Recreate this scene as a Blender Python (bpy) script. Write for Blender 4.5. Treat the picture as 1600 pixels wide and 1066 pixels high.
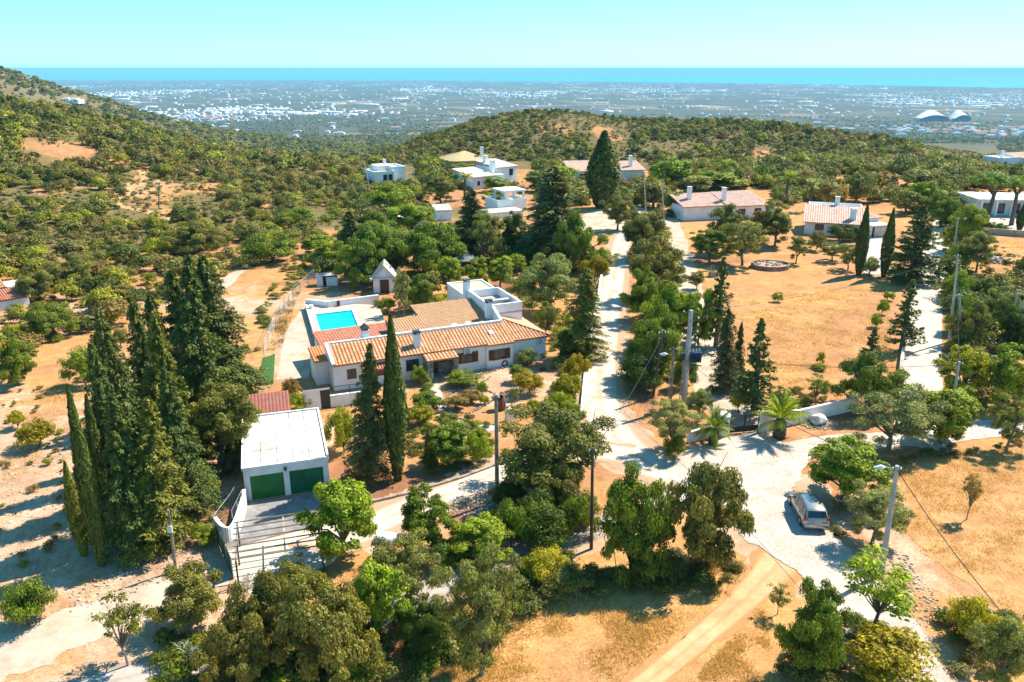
import bpy, math, random
import numpy as np
from mathutils import Vector, Matrix
random.seed(7); RNG = np.random.default_rng(11)
for o in list(bpy.data.objects): bpy.data.objects.remove(o)
SC = bpy.context.scene
R = math.radians
# ------------------------------------------------------------------ camera
F = 1244.4                                   # focal length in pixels of a 1600 px wide frame (28 mm)
TH = math.atan(426 / F); CZ = 30.0
cT, sT = math.cos(TH), math.sin(TH)
cam_d = bpy.data.cameras.new('camera'); cam = bpy.data.objects.new('camera', cam_d)
SC.collection.objects.link(cam)
cam_d.sensor_width = 36; cam_d.lens = 36 * F / 1600
cam_d.clip_start = 0.5; cam_d.clip_end = 200000
cam.location = (0, 0, CZ); cam.rotation_euler = (math.pi / 2 - TH, 0, 0)
SC.camera = cam
SC.render.resolution_x = 1024; SC.render.resolution_y = 682
# ------------------------------------------------------------------ sky, sun, exposure
SUN_AZ = math.atan2(0.82, 0.57); SUN_EL = R(50)
W = bpy.data.worlds.new('World'); SC.world = W; W.use_nodes = True
nt = W.node_tree; nt.nodes.clear()
sky = nt.nodes.new('ShaderNodeTexSky'); sky.sky_type = 'NISHITA'; sky.sun_disc = False
sky.sun_elevation = SUN_EL; sky.sun_rotation = SUN_AZ
sky.altitude = 200; sky.air_density = 1.0; sky.dust_density = 0.15; sky.ozone_density = 1.0
tint = nt.nodes.new('ShaderNodeMix'); tint.data_type = 'RGBA'; tint.blend_type = 'MULTIPLY'
tint.inputs['Factor'].default_value = 1.0
tint.inputs[7].default_value = (0.32, 0.86, 0.94, 1)
bg = nt.nodes.new('ShaderNodeBackground'); bg.inputs['Strength'].default_value = 0.135
wo = nt.nodes.new('ShaderNodeOutputWorld')
hs_ = nt.nodes.new('ShaderNodeHueSaturation'); hs_.inputs['Saturation'].default_value = 1.0
nt.links.new(sky.outputs[0], hs_.inputs['Color']); nt.links.new(hs_.outputs[0], tint.inputs[6]); nt.links.new(tint.outputs[2], bg.inputs[0]); nt.links.new(bg.outputs[0], wo.inputs[0])
sd = bpy.data.lights.new('sun', 'SUN'); sd.energy = 5.0; sd.angle = R(0.5); sd.color = (1.0, 0.925, 0.80)
sun = bpy.data.objects.new('sun', sd); SC.collection.objects.link(sun)
SV = Vector((math.sin(SUN_AZ) * math.cos(SUN_EL), math.cos(SUN_AZ) * math.cos(SUN_EL), math.sin(SUN_EL)))
sun.rotation_euler = (-SV).to_track_quat('-Z', 'Y').to_euler()
SC.view_settings.view_transform = 'Standard'; SC.view_settings.look = 'None'
SC.view_settings.exposure = 1.0; SC.view_settings.gamma = 1.0
SC.render.engine = 'CYCLES'
SC.cycles.max_bounces = 4; SC.cycles.diffuse_bounces = 3; SC.cycles.glossy_bounces = 2; SC.cycles.transmission_bounces = 2; SC.cycles.volume_bounces = 0; SC.cycles.caustics_reflective = False; SC.cycles.caustics_refractive = False

# ------------------------------------------------------------------ terrain
def _hash(ix, iy):
    n = (ix.astype(np.int64) * 374761393 + iy.astype(np.int64) * 668265263) & 0x7fffffff
    n = ((n ^ (n >> 13)) * 1274126177) & 0x7fffffff
    return ((n ^ (n >> 16)) & 0xffff) / 65535.0
def vnoise(x, y):
    x = np.asarray(x, float); y = np.asarray(y, float)
    ix = np.floor(x); iy = np.floor(y); fx = x - ix; fy = y - iy
    fx = fx * fx * (3 - 2 * fx); fy = fy * fy * (3 - 2 * fy)
    a = _hash(ix, iy); b = _hash(ix + 1, iy); c = _hash(ix, iy + 1); d = _hash(ix + 1, iy + 1)
    return (a + (b - a) * fx) * (1 - fy) + (c + (d - c) * fx) * fy
def fbm(x, y, o=4):
    s = 0; a = 0.5
    for i in range(o):
        s = s + a * vnoise(x * 2 ** i + 13.7 * i, y * 2 ** i + 5.1 * i); a *= 0.5
    return s / (1 - 0.5 ** o)
BS = [0, 250, 330, 420, 500, 800, 1200, 1800, 2500, 3200, 4000, 2e5]
BZ = [0, 0, -13, -28, -38, -63, -90, -127, -163, -188, -200, -200]
HILLS = [(-212, 335, 64, 92, 29), (-1000, 1250, 290, 250, 172), (-8, 472, 50, 66, 29),
         (108, 440, 80, 65, 28), (235, 400, 75, 70, 11), (-420, 400, 150, 130, 16)]
def sm(a, b, v):
    t = np.clip((v - a) / (b - a), 0, 1); return t * t * (3 - 2 * t)
def H(x, y):
    x = np.asarray(x, float); y = np.asarray(y, float)
    s = np.hypot(x * 0.6, np.maximum(y, 0))
    z = np.interp(s, BS, BZ)
    for cx, cy, sx, sy, A in HILLS:
        z = z + A * np.exp(-0.5 * (((x - cx) / sx) ** 2 + ((y - cy) / sy) ** 2)) * sm(120, 210, np.hypot(x, y))
    r = np.hypot(x, y)
    z = z + (fbm(x / 45, y / 45, 3) - 0.5) * 5 * sm(190, 330, r) * (1 - sm(2500, 4000, r))
    z = z + (fbm(x / 300, y / 300, 3) - 0.5) * 14 * sm(500, 1200, r) * (1 - sm(9000, 10000, r))
    ang = np.arctan2(x, np.maximum(y, 1.0))
    coast = 16000 - 7200 * np.clip(ang, -0.62, 0.6) + (fbm(x / 1500, y / 1500, 3) - 0.5) * 1500
    z = z - 14 * sm(0, 500, r - coast) * (y > 0)
    return np.where(z > 24, 24 + 14 * np.tanh((z - 24) / 14), z)
def h1(x, y): return float(H(x, y))
def ray(px, py):
    a = (px - 800) / F; b = (py - 533) / F
    return a, cT - b * sT, -sT - b * cT
def G(px, py, lift=0.0):
    """world ground point seen at photograph pixel (px, py)"""
    dx, dy, dz = ray(px, py)
    t = np.geomspace(28, 60000, 700)
    f = CZ + dz * t - H(dx * t, dy * t) - lift
    k = np.argmax(f < 0)
    lo, hi = t[max(k - 1, 0)], t[k]
    for _ in range(30):
        m = (lo + hi) / 2
        if CZ + dz * m - h1(dx * m, dy * m) - lift < 0: hi = m
        else: lo = m
    return Vector((dx * hi, dy * hi, h1(dx * hi, dy * hi)))
def PZ(px, py, z):
    dx, dy, dz = ray(px, py); t = (z - CZ) / dz
    return Vector((dx * t, dy * t, z))
def pix(x, y, z):
    zz = z - CZ; d = y * cT - zz * sT; dn = -y * sT - zz * cT
    return 800 + F * x / d, 533 + F * dn / d, F / d
def top_h(p, ty):
    lo, hi = 0.05, 60
    for _ in range(40):
        m = (lo + hi) / 2
        if pix(p[0], p[1], p[2] + m)[1] > ty: lo = m
        else: hi = m
    return lo

# ------------------------------------------------------------------ mesh helpers
COL = SC.collection
class MB:
    def __init__(s): s.v = []; s.f = []; s.r = []
    def add(s, vs, fs, r=None):
        n = len(s.v); s.v += [tuple(v) for v in vs]
        for f in fs: s.f.append(tuple(i + n for i in f)); s.r.append(random.random() if r is None else r)
        return s
    def box(s, c, d, rz=0.0, M=None, taper=1.0):
        x, y, z = d[0] / 2, d[1] / 2, d[2] / 2
        vs = [Vector((a * x * (taper if k > 0 else 1), b * y * (taper if k > 0 else 1), k * z)) for k in (-1, 1) for a, b in ((-1, -1), (1, -1), (1, 1), (-1, 1))]
        m = M if M is not None else Matrix.Rotation(rz, 4, 'Z')
        vs = [Vector(c) + (m @ v).to_3d() for v in vs]
        return s.add(vs, [(3, 2, 1, 0), (4, 5, 6, 7), (0, 1, 5, 4), (1, 2, 6, 5), (2, 3, 7, 6), (3, 0, 4, 7)])
    def prism(s, poly, z0, z1):
        n = len(poly); zz0 = z0 if hasattr(z0, '__len__') else [z0] * n; zz1 = z1 if hasattr(z1, '__len__') else [z1] * n
        a = sum(poly[i][0] * poly[(i + 1) % n][1] - poly[(i + 1) % n][0] * poly[i][1] for i in range(n))
        idx = list(range(n)) if a > 0 else list(range(n))[::-1]
        vs = [(poly[i][0], poly[i][1], zz0[i]) for i in idx] + [(poly[i][0], poly[i][1], zz1[i]) for i in idx]
        fs = [tuple(range(n))[::-1], tuple(range(n, 2 * n))] + [(i, (i + 1) % n, n + (i + 1) % n, n + i) for i in range(n)]
        return s.add(vs, fs)
    def tube(s, pts, rad, n=6, cap=True):
        pts = [Vector(p) for p in pts]; rs = rad if hasattr(rad, '__len__') else [rad] * len(pts)
        rings = []; vs = []
        for i, p in enumerate(pts):
            d = (pts[min(i + 1, len(pts) - 1)] - pts[max(i - 1, 0)]).normalized()
            u = d.cross(Vector((0, 0, 1)) if abs(d.z) < 0.95 else Vector((1, 0, 0))).normalized(); w = d.cross(u)
            for k in range(n):
                a = 2 * math.pi * k / n; vs.append(p + (u * math.cos(a) + w * math.sin(a)) * rs[i])
        fs = [(i * n + k, i * n + (k + 1) % n, (i + 1) * n + (k + 1) % n, (i + 1) * n + k) for i in range(len(pts) - 1) for k in range(n)]
        if cap: fs += [tuple(range(n))[::-1], tuple(range((len(pts) - 1) * n, len(pts) * n))]
        return s.add(vs, fs)
    def lathe(s, c, prof, n=16):
        vs = [(c[0] + r * math.cos(2 * math.pi * k / n), c[1] + r * math.sin(2 * math.pi * k / n), c[2] + z) for r, z in prof for k in range(n)]
        fs = [(i * n + k, i * n + (k + 1) % n, (i + 1) * n + (k + 1) % n, (i + 1) * n + k) for i in range(len(prof) - 1) for k in range(n)]
        fs += [tuple(range(n))[::-1], tuple(range((len(prof) - 1) * n, len(prof) * n))]
        return s.add(vs, fs)
    def rock(s, c, rx, ry, rz):
        vs = []; n = 6
        for k, (rr, zz) in enumerate(((0.75, -0.6), (1.0, 0.0), (0.6, 0.8))):
            for i in range(n):
                a = 2 * math.pi * (i + 0.5 * (k % 2)) / n; q = rr * random.uniform(0.75, 1.2)
                vs.append((c[0] + rx * q * math.cos(a), c[1] + ry * q * math.sin(a), c[2] + rz * (zz + random.uniform(-.2, .2))))
        fs = [(k * n + i, k * n + (i + 1) % n, (k + 1) * n + (i + 1) % n, (k + 1) * n + i) for k in range(2) for i in range(n)]
        fs += [tuple(range(n))[::-1], tuple(range(2 * n, 3 * n))]
        return s.add(vs, fs)
    def build(s, name, mat, parent=None, origin=None, smooth=False):
        me = bpy.data.meshes.new(name)
        v = s.v
        if origin is not None: v = [(a[0] - origin[0], a[1] - origin[1], a[2] - origin[2]) for a in v]
        me.from_pydata(v, [], s.f); me.update()
        at = me.attributes.new('rnd', 'FLOAT', 'FACE'); at.data.foreach_set('value', np.array(s.r, dtype=np.float32))
        me.materials.append(mat)
        if smooth: me.polygons.foreach_set('use_smooth', [True] * len(me.polygons))
        o = bpy.data.objects.new(name, me); COL.objects.link(o)
        if origin is not None: o.location = origin
        if parent is not None: o.parent = parent
        return o
def npmesh(name, V, Q, mat, rnd=None, col=None):
    """V (n,3) float, Q (m,4) or (m,3) int"""
    me = bpy.data.meshes.new(name); k = Q.shape[1]
    me.vertices.add(len(V)); me.vertices.foreach_set('co', V.astype(np.float32).ravel())
    me.loops.add(Q.size); me.loops.foreach_set('vertex_index', Q.astype(np.int32).ravel())
    me.polygons.add(len(Q)); me.polygons.foreach_set('loop_start', np.arange(0, Q.size, k, dtype=np.int32))
    me.update(calc_edges=True)
    at = me.attributes.new('rnd', 'FLOAT', 'FACE')
    at.data.foreach_set('value', (RNG.random(len(Q)) if rnd is None else rnd).astype(np.float32))
    if col is not None:
        ac = me.attributes.new('col', 'FLOAT_COLOR', 'FACE')
        c4 = np.ones((len(Q), 4), np.float32); c4[:, :3] = col; ac.data.foreach_set('color', c4.ravel())
    me.materials.append(mat)
    return me
def link(name, me, parent=None):
    o = bpy.data.objects.new(name, me); COL.objects.link(o)
    if parent is not None: o.parent = parent
    return o
def empty(name, loc, rz=0.0):
    o = bpy.data.objects.new(name, None); COL.objects.link(o); o.location = loc; o.rotation_euler = (0, 0, rz)
    o.empty_display_size = 0.3
    return o
def tag(o, label=None, cat=None, group=None, kind=None):
    if label: o['label'] = label
    if cat: o['category'] = cat
    if group: o['group'] = group
    if kind: o['kind'] = kind
    return o

# ------------------------------------------------------------------ materials
def newmat(name):
    m = bpy.data.materials.new(name); m.use_nodes = True; t = m.node_tree
    return m, t, t.nodes['Principled BSDF']
def N(t, ty, **kw):
    n = t.nodes.new(ty)
    for k, v in kw.items(): setattr(n, k, v)
    return n
def noise(t, scale, detail=4, rough=0.6, obj=False, vec=None, dist=0.0):
    n = N(t, 'ShaderNodeTexNoise'); n.inputs['Scale'].default_value = scale; n.inputs['Detail'].default_value = detail
    n.inputs['Roughness'].default_value = rough; n.inputs['Distortion'].default_value = dist
    if vec is None:
        g = N(t, 'ShaderNodeTexCoord') if obj else N(t, 'ShaderNodeNewGeometry')
        vec = g.outputs['Object' if obj else 'Position']
    t.links.new(vec, n.inputs['Vector'])
    return n.outputs['Fac']
def ramp(t, fac, stops):
    r = N(t, 'ShaderNodeValToRGB'); e = r.color_ramp.elements
    while len(e) < len(stops): e.new(0.5)
    for i, (p, c) in enumerate(stops):
        e[i].position = p; e[i].color = (*c, 1) if len(c) == 3 else c
    t.links.new(fac, r.inputs[0]); return r.outputs[0]
def mix(t, fac, a, b, mode='MIX'):
    m = N(t, 'ShaderNodeMix', data_type='RGBA', blend_type=mode)
    for sock, v in ((m.inputs['Factor'], fac), (m.inputs[6], a), (m.inputs[7], b)):
        if isinstance(v, (int, float)): sock.default_value = v
        elif isinstance(v, tuple): sock.default_value = (*v, 1) if len(v) == 3 else v
        else: t.links.new(v, sock)
    return m.outputs[2]
def attr(t, name, out='Fac'):
    a = N(t, 'ShaderNodeAttribute'); a.attribute_name = name; return a.outputs[out]
def maprange(t, v, a, b, c=0.0, d=1.0):
    m = N(t, 'ShaderNodeMapRange'); m.inputs[1].default_value = a; m.inputs[2].default_value = b; m.inputs[3].default_value = c; m.inputs[4].default_value = d
    t.links.new(v, m.inputs[0]); return m.outputs[0]
def bump(t, p, h, strength=0.3, dist=0.05):
    b = N(t, 'ShaderNodeBump'); b.inputs['Strength'].default_value = strength; b.inputs['Distance'].default_value = dist
    t.links.new(h, b.inputs['Height']); t.links.new(b.outputs[0], p.inputs['Normal'])
def plain(name, c, rough=0.7, var=0.12, scale=2.0, metal=0.0, spec=0.3, bmp=0.0, rndv=0.0):
    m, t, p = newmat(name)
    f = noise(t, scale, 5)
    dark = tuple(x * (1 - var * 1.8) for x in c); lite = tuple(min(1, x * (1 + var)) for x in c)
    col = ramp(t, f, [(0.3, dark), (0.7, lite)])
    if rndv:
        k = maprange(t, attr(t, 'rnd'), 0, 1, 1 - rndv, 1 + rndv * 0.6)
        mm = N(t, 'ShaderNodeVectorMath', operation='SCALE'); t.links.new(col, mm.inputs[0]); t.links.new(k, mm.inputs['Scale']); col = mm.outputs[0]
    t.links.new(col, p.inputs['Base Color'])
    p.inputs['Roughness'].default_value = rough; p.inputs['Metallic'].default_value = metal
    p.inputs['Specular IOR Level'].default_value = spec
    if bmp: bump(t, p, noise(t, scale * 8, 4), bmp, 0.03)
    return m
def weathered(name, c, stain, amount=0.5, scale=0.6):
    m, t, p = newmat(name)
    f = noise(t, scale, 6, 0.65); g = noise(t, scale * 9, 3)
    col = ramp(t, f, [(0.5 - 0.1 * amount, c), (0.85, stain)])
    col = mix(t, maprange(t, g, 0.35, 0.75, 0, 0.25 * amount), col, tuple(x * 0.75 for x in c))
    t.links.new(col, p.inputs['Base Color']); p.inputs['Roughness'].default_value = 0.85; p.inputs['Specular IOR Level'].default_value = 0.2
    bump(t, p, g, 0.15, 0.02)
    return m
def leafmat(name, vcol=False, trans=0.3):
    m, t, p = newmat(name)
    if vcol == 'INSTANCER':
        a_ = N(t, 'ShaderNodeAttribute', attribute_type='INSTANCER'); a_.attribute_name = 'col'; base = a_.outputs['Color']
    elif vcol: base = attr(t, 'col', 'Color')
    else:
        oi = N(t, 'ShaderNodeObjectInfo'); base = oi.outputs['Color']
    k = ramp(t, attr(t, 'rnd'), [(0.0, (0.5, 0.53, 0.5)), (0.5, (1.05, 1.05, 1.0)), (0.85, (1.6, 1.55, 1.25)), (1.0, (2.2, 2.0, 1.5))])
    col = mix(t, 1.0, base, k, 'MULTIPLY')
    t.links.new(col, p.inputs['Base Color']); p.inputs['Roughness'].default_value = 0.55; p.inputs['Specular IOR Level'].default_value = 0.15
    tr = N(t, 'ShaderNodeBsdfTranslucent')
    tc = mix(t, 1.0, col, (1.15, 1.2, 0.5), 'MULTIPLY'); t.links.new(tc, tr.inputs['Color'])
    ms = N(t, 'ShaderNodeMixShader'); ms.inputs[0].default_value = trans
    t.links.new(p.outputs[0], ms.inputs[1]); t.links.new(tr.outputs[0], ms.inputs[2])
    t.links.new(ms.outputs[0], t.nodes['Material Output'].inputs['Surface'])
    return m
LEAFI = leafmat('leaf_instance', 'INSTANCER', 0.25); LEAF = leafmat('leaf'); LEAFV = leafmat('leaf_scatter', True, 0.2); NEEDLE = leafmat('needle', False, 0.12)
BARK = plain('bark', (0.16, 0.125, 0.09), 0.9, 0.35, 3, bmp=0.6)
BARKG = plain('bark_grey', (0.2, 0.175, 0.15), 0.9, 0.3, 4, bmp=0.6)
WHITE = weathered('white_render', (0.80, 0.80, 0.80), (0.62, 0.59, 0.55), 0.5, 0.5)
WHITE2 = weathered('white_render_stained', (0.78, 0.78, 0.77), (0.45, 0.43, 0.41), 0.9, 0.8)
def tilemat(name, a, b, c):
    m, t, p = newmat(name)
    k = attr(t, 'rnd'); f = noise(t, 0.7, 5)
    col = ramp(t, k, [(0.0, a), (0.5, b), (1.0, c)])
    col = mix(t, maprange(t, f, 0.45, 0.75, 0, 0.45), col, (c[0] * 0.9, c[1] * 1.1, c[2] * 1.3))
    col = mix(t, maprange(t, noise(t, 5, 3), 0.55, 0.8, 0, 0.4), col, (0.12, 0.08, 0.06))
    t.links.new(col, p.inputs['Base Color']); p.inputs['Roughness'].default_value = 0.85; p.inputs['Specular IOR Level'].default_value = 0.2
    return m
TILE = tilemat('terracotta', (0.40, 0.14, 0.055), (0.52, 0.23, 0.10), (0.64, 0.37, 0.21))
TILET = tilemat('terracotta_tan', (0.36, 0.18, 0.085), (0.43, 0.24, 0.12), (0.5, 0.31, 0.17))
TILER = tilemat('terracotta_red', (0.33, 0.10, 0.055), (0.42, 0.15, 0.08), (0.5, 0.22, 0.13))
TILEP = tilemat('terracotta_pale', (0.46, 0.22, 0.14), (0.58, 0.35, 0.26), (0.7, 0.52, 0.42))
TILEY = tilemat('tile_yellow', (0.5, 0.36, 0.17), (0.58, 0.43, 0.21), (0.62, 0.48, 0.26))
DARK = plain('dark_opening', (0.018, 0.02, 0.022), 0.25, 0.1, spec=0.5)
GLASS = plain('window_glass', (0.03, 0.045, 0.055), 0.08, 0.1, spec=0.6)
WOODB = plain('brown_shutter', (0.13, 0.05, 0.025), 0.6, 0.25, 4)
STONE = plain('rubble_stone', (0.4, 0.33, 0.26), 0.9, 0.35, 2.5, bmp=0.6, rndv=0.3)
STONEW = plain('pale_stone', (0.52, 0.43, 0.34), 0.9, 0.3, 3, bmp=0.6, rndv=0.3)
CONC = plain('concrete', (0.42, 0.4, 0.37), 0.9, 0.2, 1.2, bmp=0.3)
CONCD = plain('concrete_dark', (0.16, 0.15, 0.15), 0.9, 0.2, 1.5)
POLEW = plain('weathered_wood', (0.25, 0.21, 0.17), 0.9, 0.3, 3, bmp=0.5)
POLEB = plain('tarred_wood', (0.12, 0.075, 0.05), 0.9, 0.3, 3, bmp=0.5)
METAL = plain('galvanised_metal', (0.36, 0.38, 0.39), 0.4, 0.1, 5, metal=0.7)
METALD = plain('dark_metal', (0.035, 0.037, 0.04), 0.5, 0.15, 5)
GREENM = plain('green_paint', (0.02, 0.2, 0.05), 0.5, 0.2, 1.2)
GREENM2 = plain('green_paint_blue', (0.008, 0.17, 0.075), 0.5, 0.2, 1.2)
CABLE = plain('cable', (0.03, 0.03, 0.035), 0.6)

# ------------------------------------------------------------------ the ground
def ground_material():
    m, t, p = newmat('dry_ground')
    f1 = noise(t, 0.05, 6, 0.65); f2 = noise(t, 0.6, 6, 0.7); f3 = noise(t, 6.0, 5, 0.7); f4 = noise(t, 0.22, 5, 0.7, dist=1.5)
    gold = ramp(t, f2, [(0.25, (0.36, 0.165, 0.05)), (0.5, (0.54, 0.27, 0.09)), (0.75, (0.68, 0.41, 0.16))])
    soil = ramp(t, f4, [(0.3, (0.27, 0.11, 0.045)), (0.55, (0.48, 0.225, 0.10)), (0.8, (0.56, 0.32, 0.17))])
    pale = ramp(t, f4, [(0.3, (0.40, 0.22, 0.13)), (0.55, (0.57, 0.37, 0.24)), (0.8, (0.68, 0.51, 0.38))])
    c = mix(t, maprange(t, f1, 0.4, 0.6), gold, soil)
    def soft(name):                                     # vertex weight broken up by noise
        a = N(t, 'ShaderNodeMath', operation='ADD'); t.links.new(attr(t, name), a.inputs[0])
        b = N(t, 'ShaderNodeMath', operation='MULTIPLY_ADD'); t.links.new(f4, b.inputs[0]); b.inputs[1].default_value = 0.9; b.inputs[2].default_value = -0.45
        t.links.new(b.outputs[0], a.inputs[1]); return maprange(t, a.outputs[0], 0.3, 0.7)
    c = mix(t, soft('soil'), c, soil); c = mix(t, soft('pale'), c, pale); c = mix(t, soft('gold'), c, gold)
    red = ramp(t, f2, [(0.3, (0.20, 0.075, 0.04)), (0.7, (0.36, 0.16, 0.085))])
    c = mix(t, soft('red'), c, red)
    scrub = ramp(t, f4, [(0.3, (0.09, 0.085, 0.025)), (0.52, (0.14, 0.115, 0.04)), (0.75, (0.30, 0.18, 0.075))])
    c = mix(t, soft('scrub'), c, scrub)
    # the coastal plain: orchards, woods and bare fields
    v = N(t, 'ShaderNodeTexVoronoi'); v.inputs['Scale'].default_value = 0.0045; g = N(t, 'ShaderNodeNewGeometry'); t.links.new(g.outputs['Position'], v.inputs['Vector'])
    w = N(t, 'ShaderNodeSeparateColor'); t.links.new(v.outputs['Color'], w.inputs[0])
    fields = ramp(t, w.outputs[0], [(0.0, (0.035, 0.045, 0.025)), (0.4, (0.055, 0.062, 0.035)), (0.62, (0.1, 0.095, 0.055)), (0.82, (0.24, 0.18, 0.11)), (0.94, (0.4, 0.31, 0.21))])
    fields.node.color_ramp.interpolation = 'CONSTANT'
    wood = mix(t, maprange(t, noise(t, 0.0012, 5), 0.44, 0.6, 0, .9), fields, (0.045, 0.055, 0.035))
    wood = mix(t, maprange(t, noise(t, 0.03, 4), 0.45, 0.65, 0, 0.7), wood, (0.045, 0.055, 0.03))
    c = mix(t, attr(t, 'plain'), c, wood)
    f5 = noise(t, 1.7, 5, 0.75, dist=0.8); c = mix(t, maprange(t, f5, 0.46, 0.7, 0, 0.65), c, (0.25, 0.135, 0.06)); c = mix(t, maprange(t, noise(t, 14, 3, 0.7), 0.56, 0.72, 0, 0.5), c, (0.62, 0.47, 0.27))
    k = maprange(t, f3, 0.25, 0.75, 0.62, 1.28)
    mm = N(t, 'ShaderNodeVectorMath', operation='SCALE'); t.links.new(c, mm.inputs[0]); t.links.new(k, mm.inputs['Scale'])
    t.links.new(mm.outputs[0], p.inputs['Base Color']); p.inputs['Roughness'].default_value = 0.95; p.inputs['Specular IOR Level'].default_value = 0.1
    ad = N(t, 'ShaderNodeMath', operation='ADD'); t.links.new(f3, ad.inputs[0]); t.links.new(f2, ad.inputs[1])
    bump(t, p, ad.outputs[0], 0.5, 0.12)
    return m
def patch(X, Y, lst):
    w = np.zeros_like(X); nx_ = fbm(X / 9 + 3, Y / 9, 3) - .5; ny_ = fbm(X / 9 + 41, Y / 9 + 17, 3) - .5
    for px, py, rx, ry, a in lst:
        c = G(px, py); w = np.maximum(w, a * np.exp(-((X + nx_ * rx * 2.4 - c.x) / rx) ** 2 - ((Y + ny_ * ry * 2.4 - c.y) / ry) ** 2))
    return w
def make_ground():
    ra = np.concatenate([[2, 8, 15], np.geomspace(22, 260, 240), np.geomspace(262, 21500, 170)])
    th = np.concatenate([np.linspace(-180, -52, 18)[:-1], np.linspace(-52, 52, 340), np.linspace(52, 180, 18)[1:]])
    rr, tt = np.meshgrid(ra, np.radians(th), indexing='ij')
    X = rr * np.sin(tt); Y = rr * np.cos(tt); Z = H(X, Y)
    V = np.stack([X.ravel(), Y.ravel(), Z.ravel()], 1)
    n, m = rr.shape; i, j = np.meshgrid(np.arange(n - 1), np.arange(m - 1), indexing='ij')
    a = (i * m + j).ravel(); Q = np.stack([a, a + 1, a + m + 1, a + m], 1)[:, ::-1]
    me = npmesh('ground', V, Q, ground_material())
    x, y = V[:, 0], V[:, 1]; r = np.hypot(x, y)
    A = {}
    A['pale'] = patch(x, y, [(60, 800, 16, 26, 1), (150, 930, 12, 12, .9), (300, 470, 20, 12, .8), (130, 650, 14, 22, .7), (400, 470, 12, 10, .8), (1180, 480, 8, 8, .4), (790, 600, 9, 6, .9), (1440, 900, 3, 9, .8), (450, 540, 4, 12, .8), (250, 900, 8, 5, 1), (230, 290, 14, 22, .6), (690, 820, 5, 3, .6)])
    A['soil'] = patch(x, y, [(1500, 800, 14, 16, .9), (1500, 930, 9, 9, .8), (1300, 620, 12, 8, .7), (1170, 420, 9, 8, .8), (1290, 490, 16, 13, .7), (1560, 400, 14, 10, .7), (1520, 600, 8, 8, .9), (100, 240, 30, 14, 1.2), (60, 230, 14, 12, 1.2), (1180, 235, 30, 20, 1), (260, 300, 20, 16, .6), (720, 310, 18, 10, .9), (1380, 290, 25, 10, .9), (1120, 690, 4, 3, .9), (990, 660, 4, 3, .9)])
    A['red'] = patch(x, y, [(600, 740, 6, 6, 1.1), (560, 730, 4, 5, 1.1), (690, 740, 4, 3, .9), (300, 800, 7, 6, .7), (780, 450, 6, 4, .8), (1000, 620, 3, 8, .7), (1110, 410, 8, 5, .8), (850, 570, 6, 4, .4), (500, 440, 10, 3, .6), (1290, 650, 6, 2.0, .9), (790, 790, 5, 2.5, .9), (1110, 600, 2, 6, .4)])
    A['gold'] = patch(x, y, [(1000, 950, 9, 8, 1.1), (1100, 920, 10, 8, 1.0), (1240, 470, 10, 8, .8), (1230, 420, 13, 6, .9), (1200, 580, 6, 5, .9), (700, 1000, 9, 7, .7), (1540, 390, 12, 8, .8), (420, 500, 5, 9, .5)])
    sc = sm(110, 200, r) * np.clip(0.25 + sm(-0.2, 0.05, -x / np.maximum(y, 1) - 0.15) + sm(250, 330, r), 0, 1)
    sc = sc * (1 - np.clip(patch(x, y, [(100, 240, 34, 16, 1.3), (60, 232, 18, 14, 1.2), (270, 305, 24, 20, 1.2), (720, 310, 24, 12, 1.2), (1380, 290, 34, 12, 1.2), (1560, 400, 40, 20, 1.2), (410, 400, 12, 14, 1.0), (1290, 480, 60, 40, 1.3), (860, 200, 14, 20, .8), (945, 210, 8, 20, 1), (1190, 240, 20, 14, 1)]), 0, 1))
    A['scrub'] = sc * 1.25
    A['plain'] = sm(900, 2600, r)
    for k, w in A.items():
        at = me.attributes.new(k, 'FLOAT', 'POINT'); at.data.foreach_set('value', w.astype(np.float32))
    me.polygons.foreach_set('use_smooth', np.ones(len(me.polygons), bool))
    tag(link('ground', me), 'dry golden grass and orange earth terrain falling away to the coastal plain', kind='structure')
make_ground()
def make_sea():
    m, t, p = newmat('sea_water')
    p.inputs['Base Color'].default_value = (0.0, 0.30, 0.36, 1); p.inputs['Roughness'].default_value = 0.5
    p.inputs['Specular IOR Level'].default_value = 0.15
    bump(t, p, noise(t, 0.02, 6), 0.6, 3.0)
    ra = np.geomspace(6000, 80000, 40); th = np.radians(np.linspace(-70, 70, 60))
    rr, tt = np.meshgrid(ra, th, indexing='ij'); n, mm = rr.shape
    V = np.stack([(rr * np.sin(tt)).ravel(), (rr * np.cos(tt)).ravel(), np.full(rr.size, -205.0)], 1)
    i, j = np.meshgrid(np.arange(n - 1), np.arange(mm - 1), indexing='ij'); a = (i * mm + j).ravel()
    Q = np.stack([a, a + 1, a + mm + 1, a + mm], 1)[:, ::-1]
    tag(link('sea', npmesh('sea', V, Q, m)), 'turquoise sea along the horizon beyond the plain', kind='structure')
make_sea()

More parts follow.
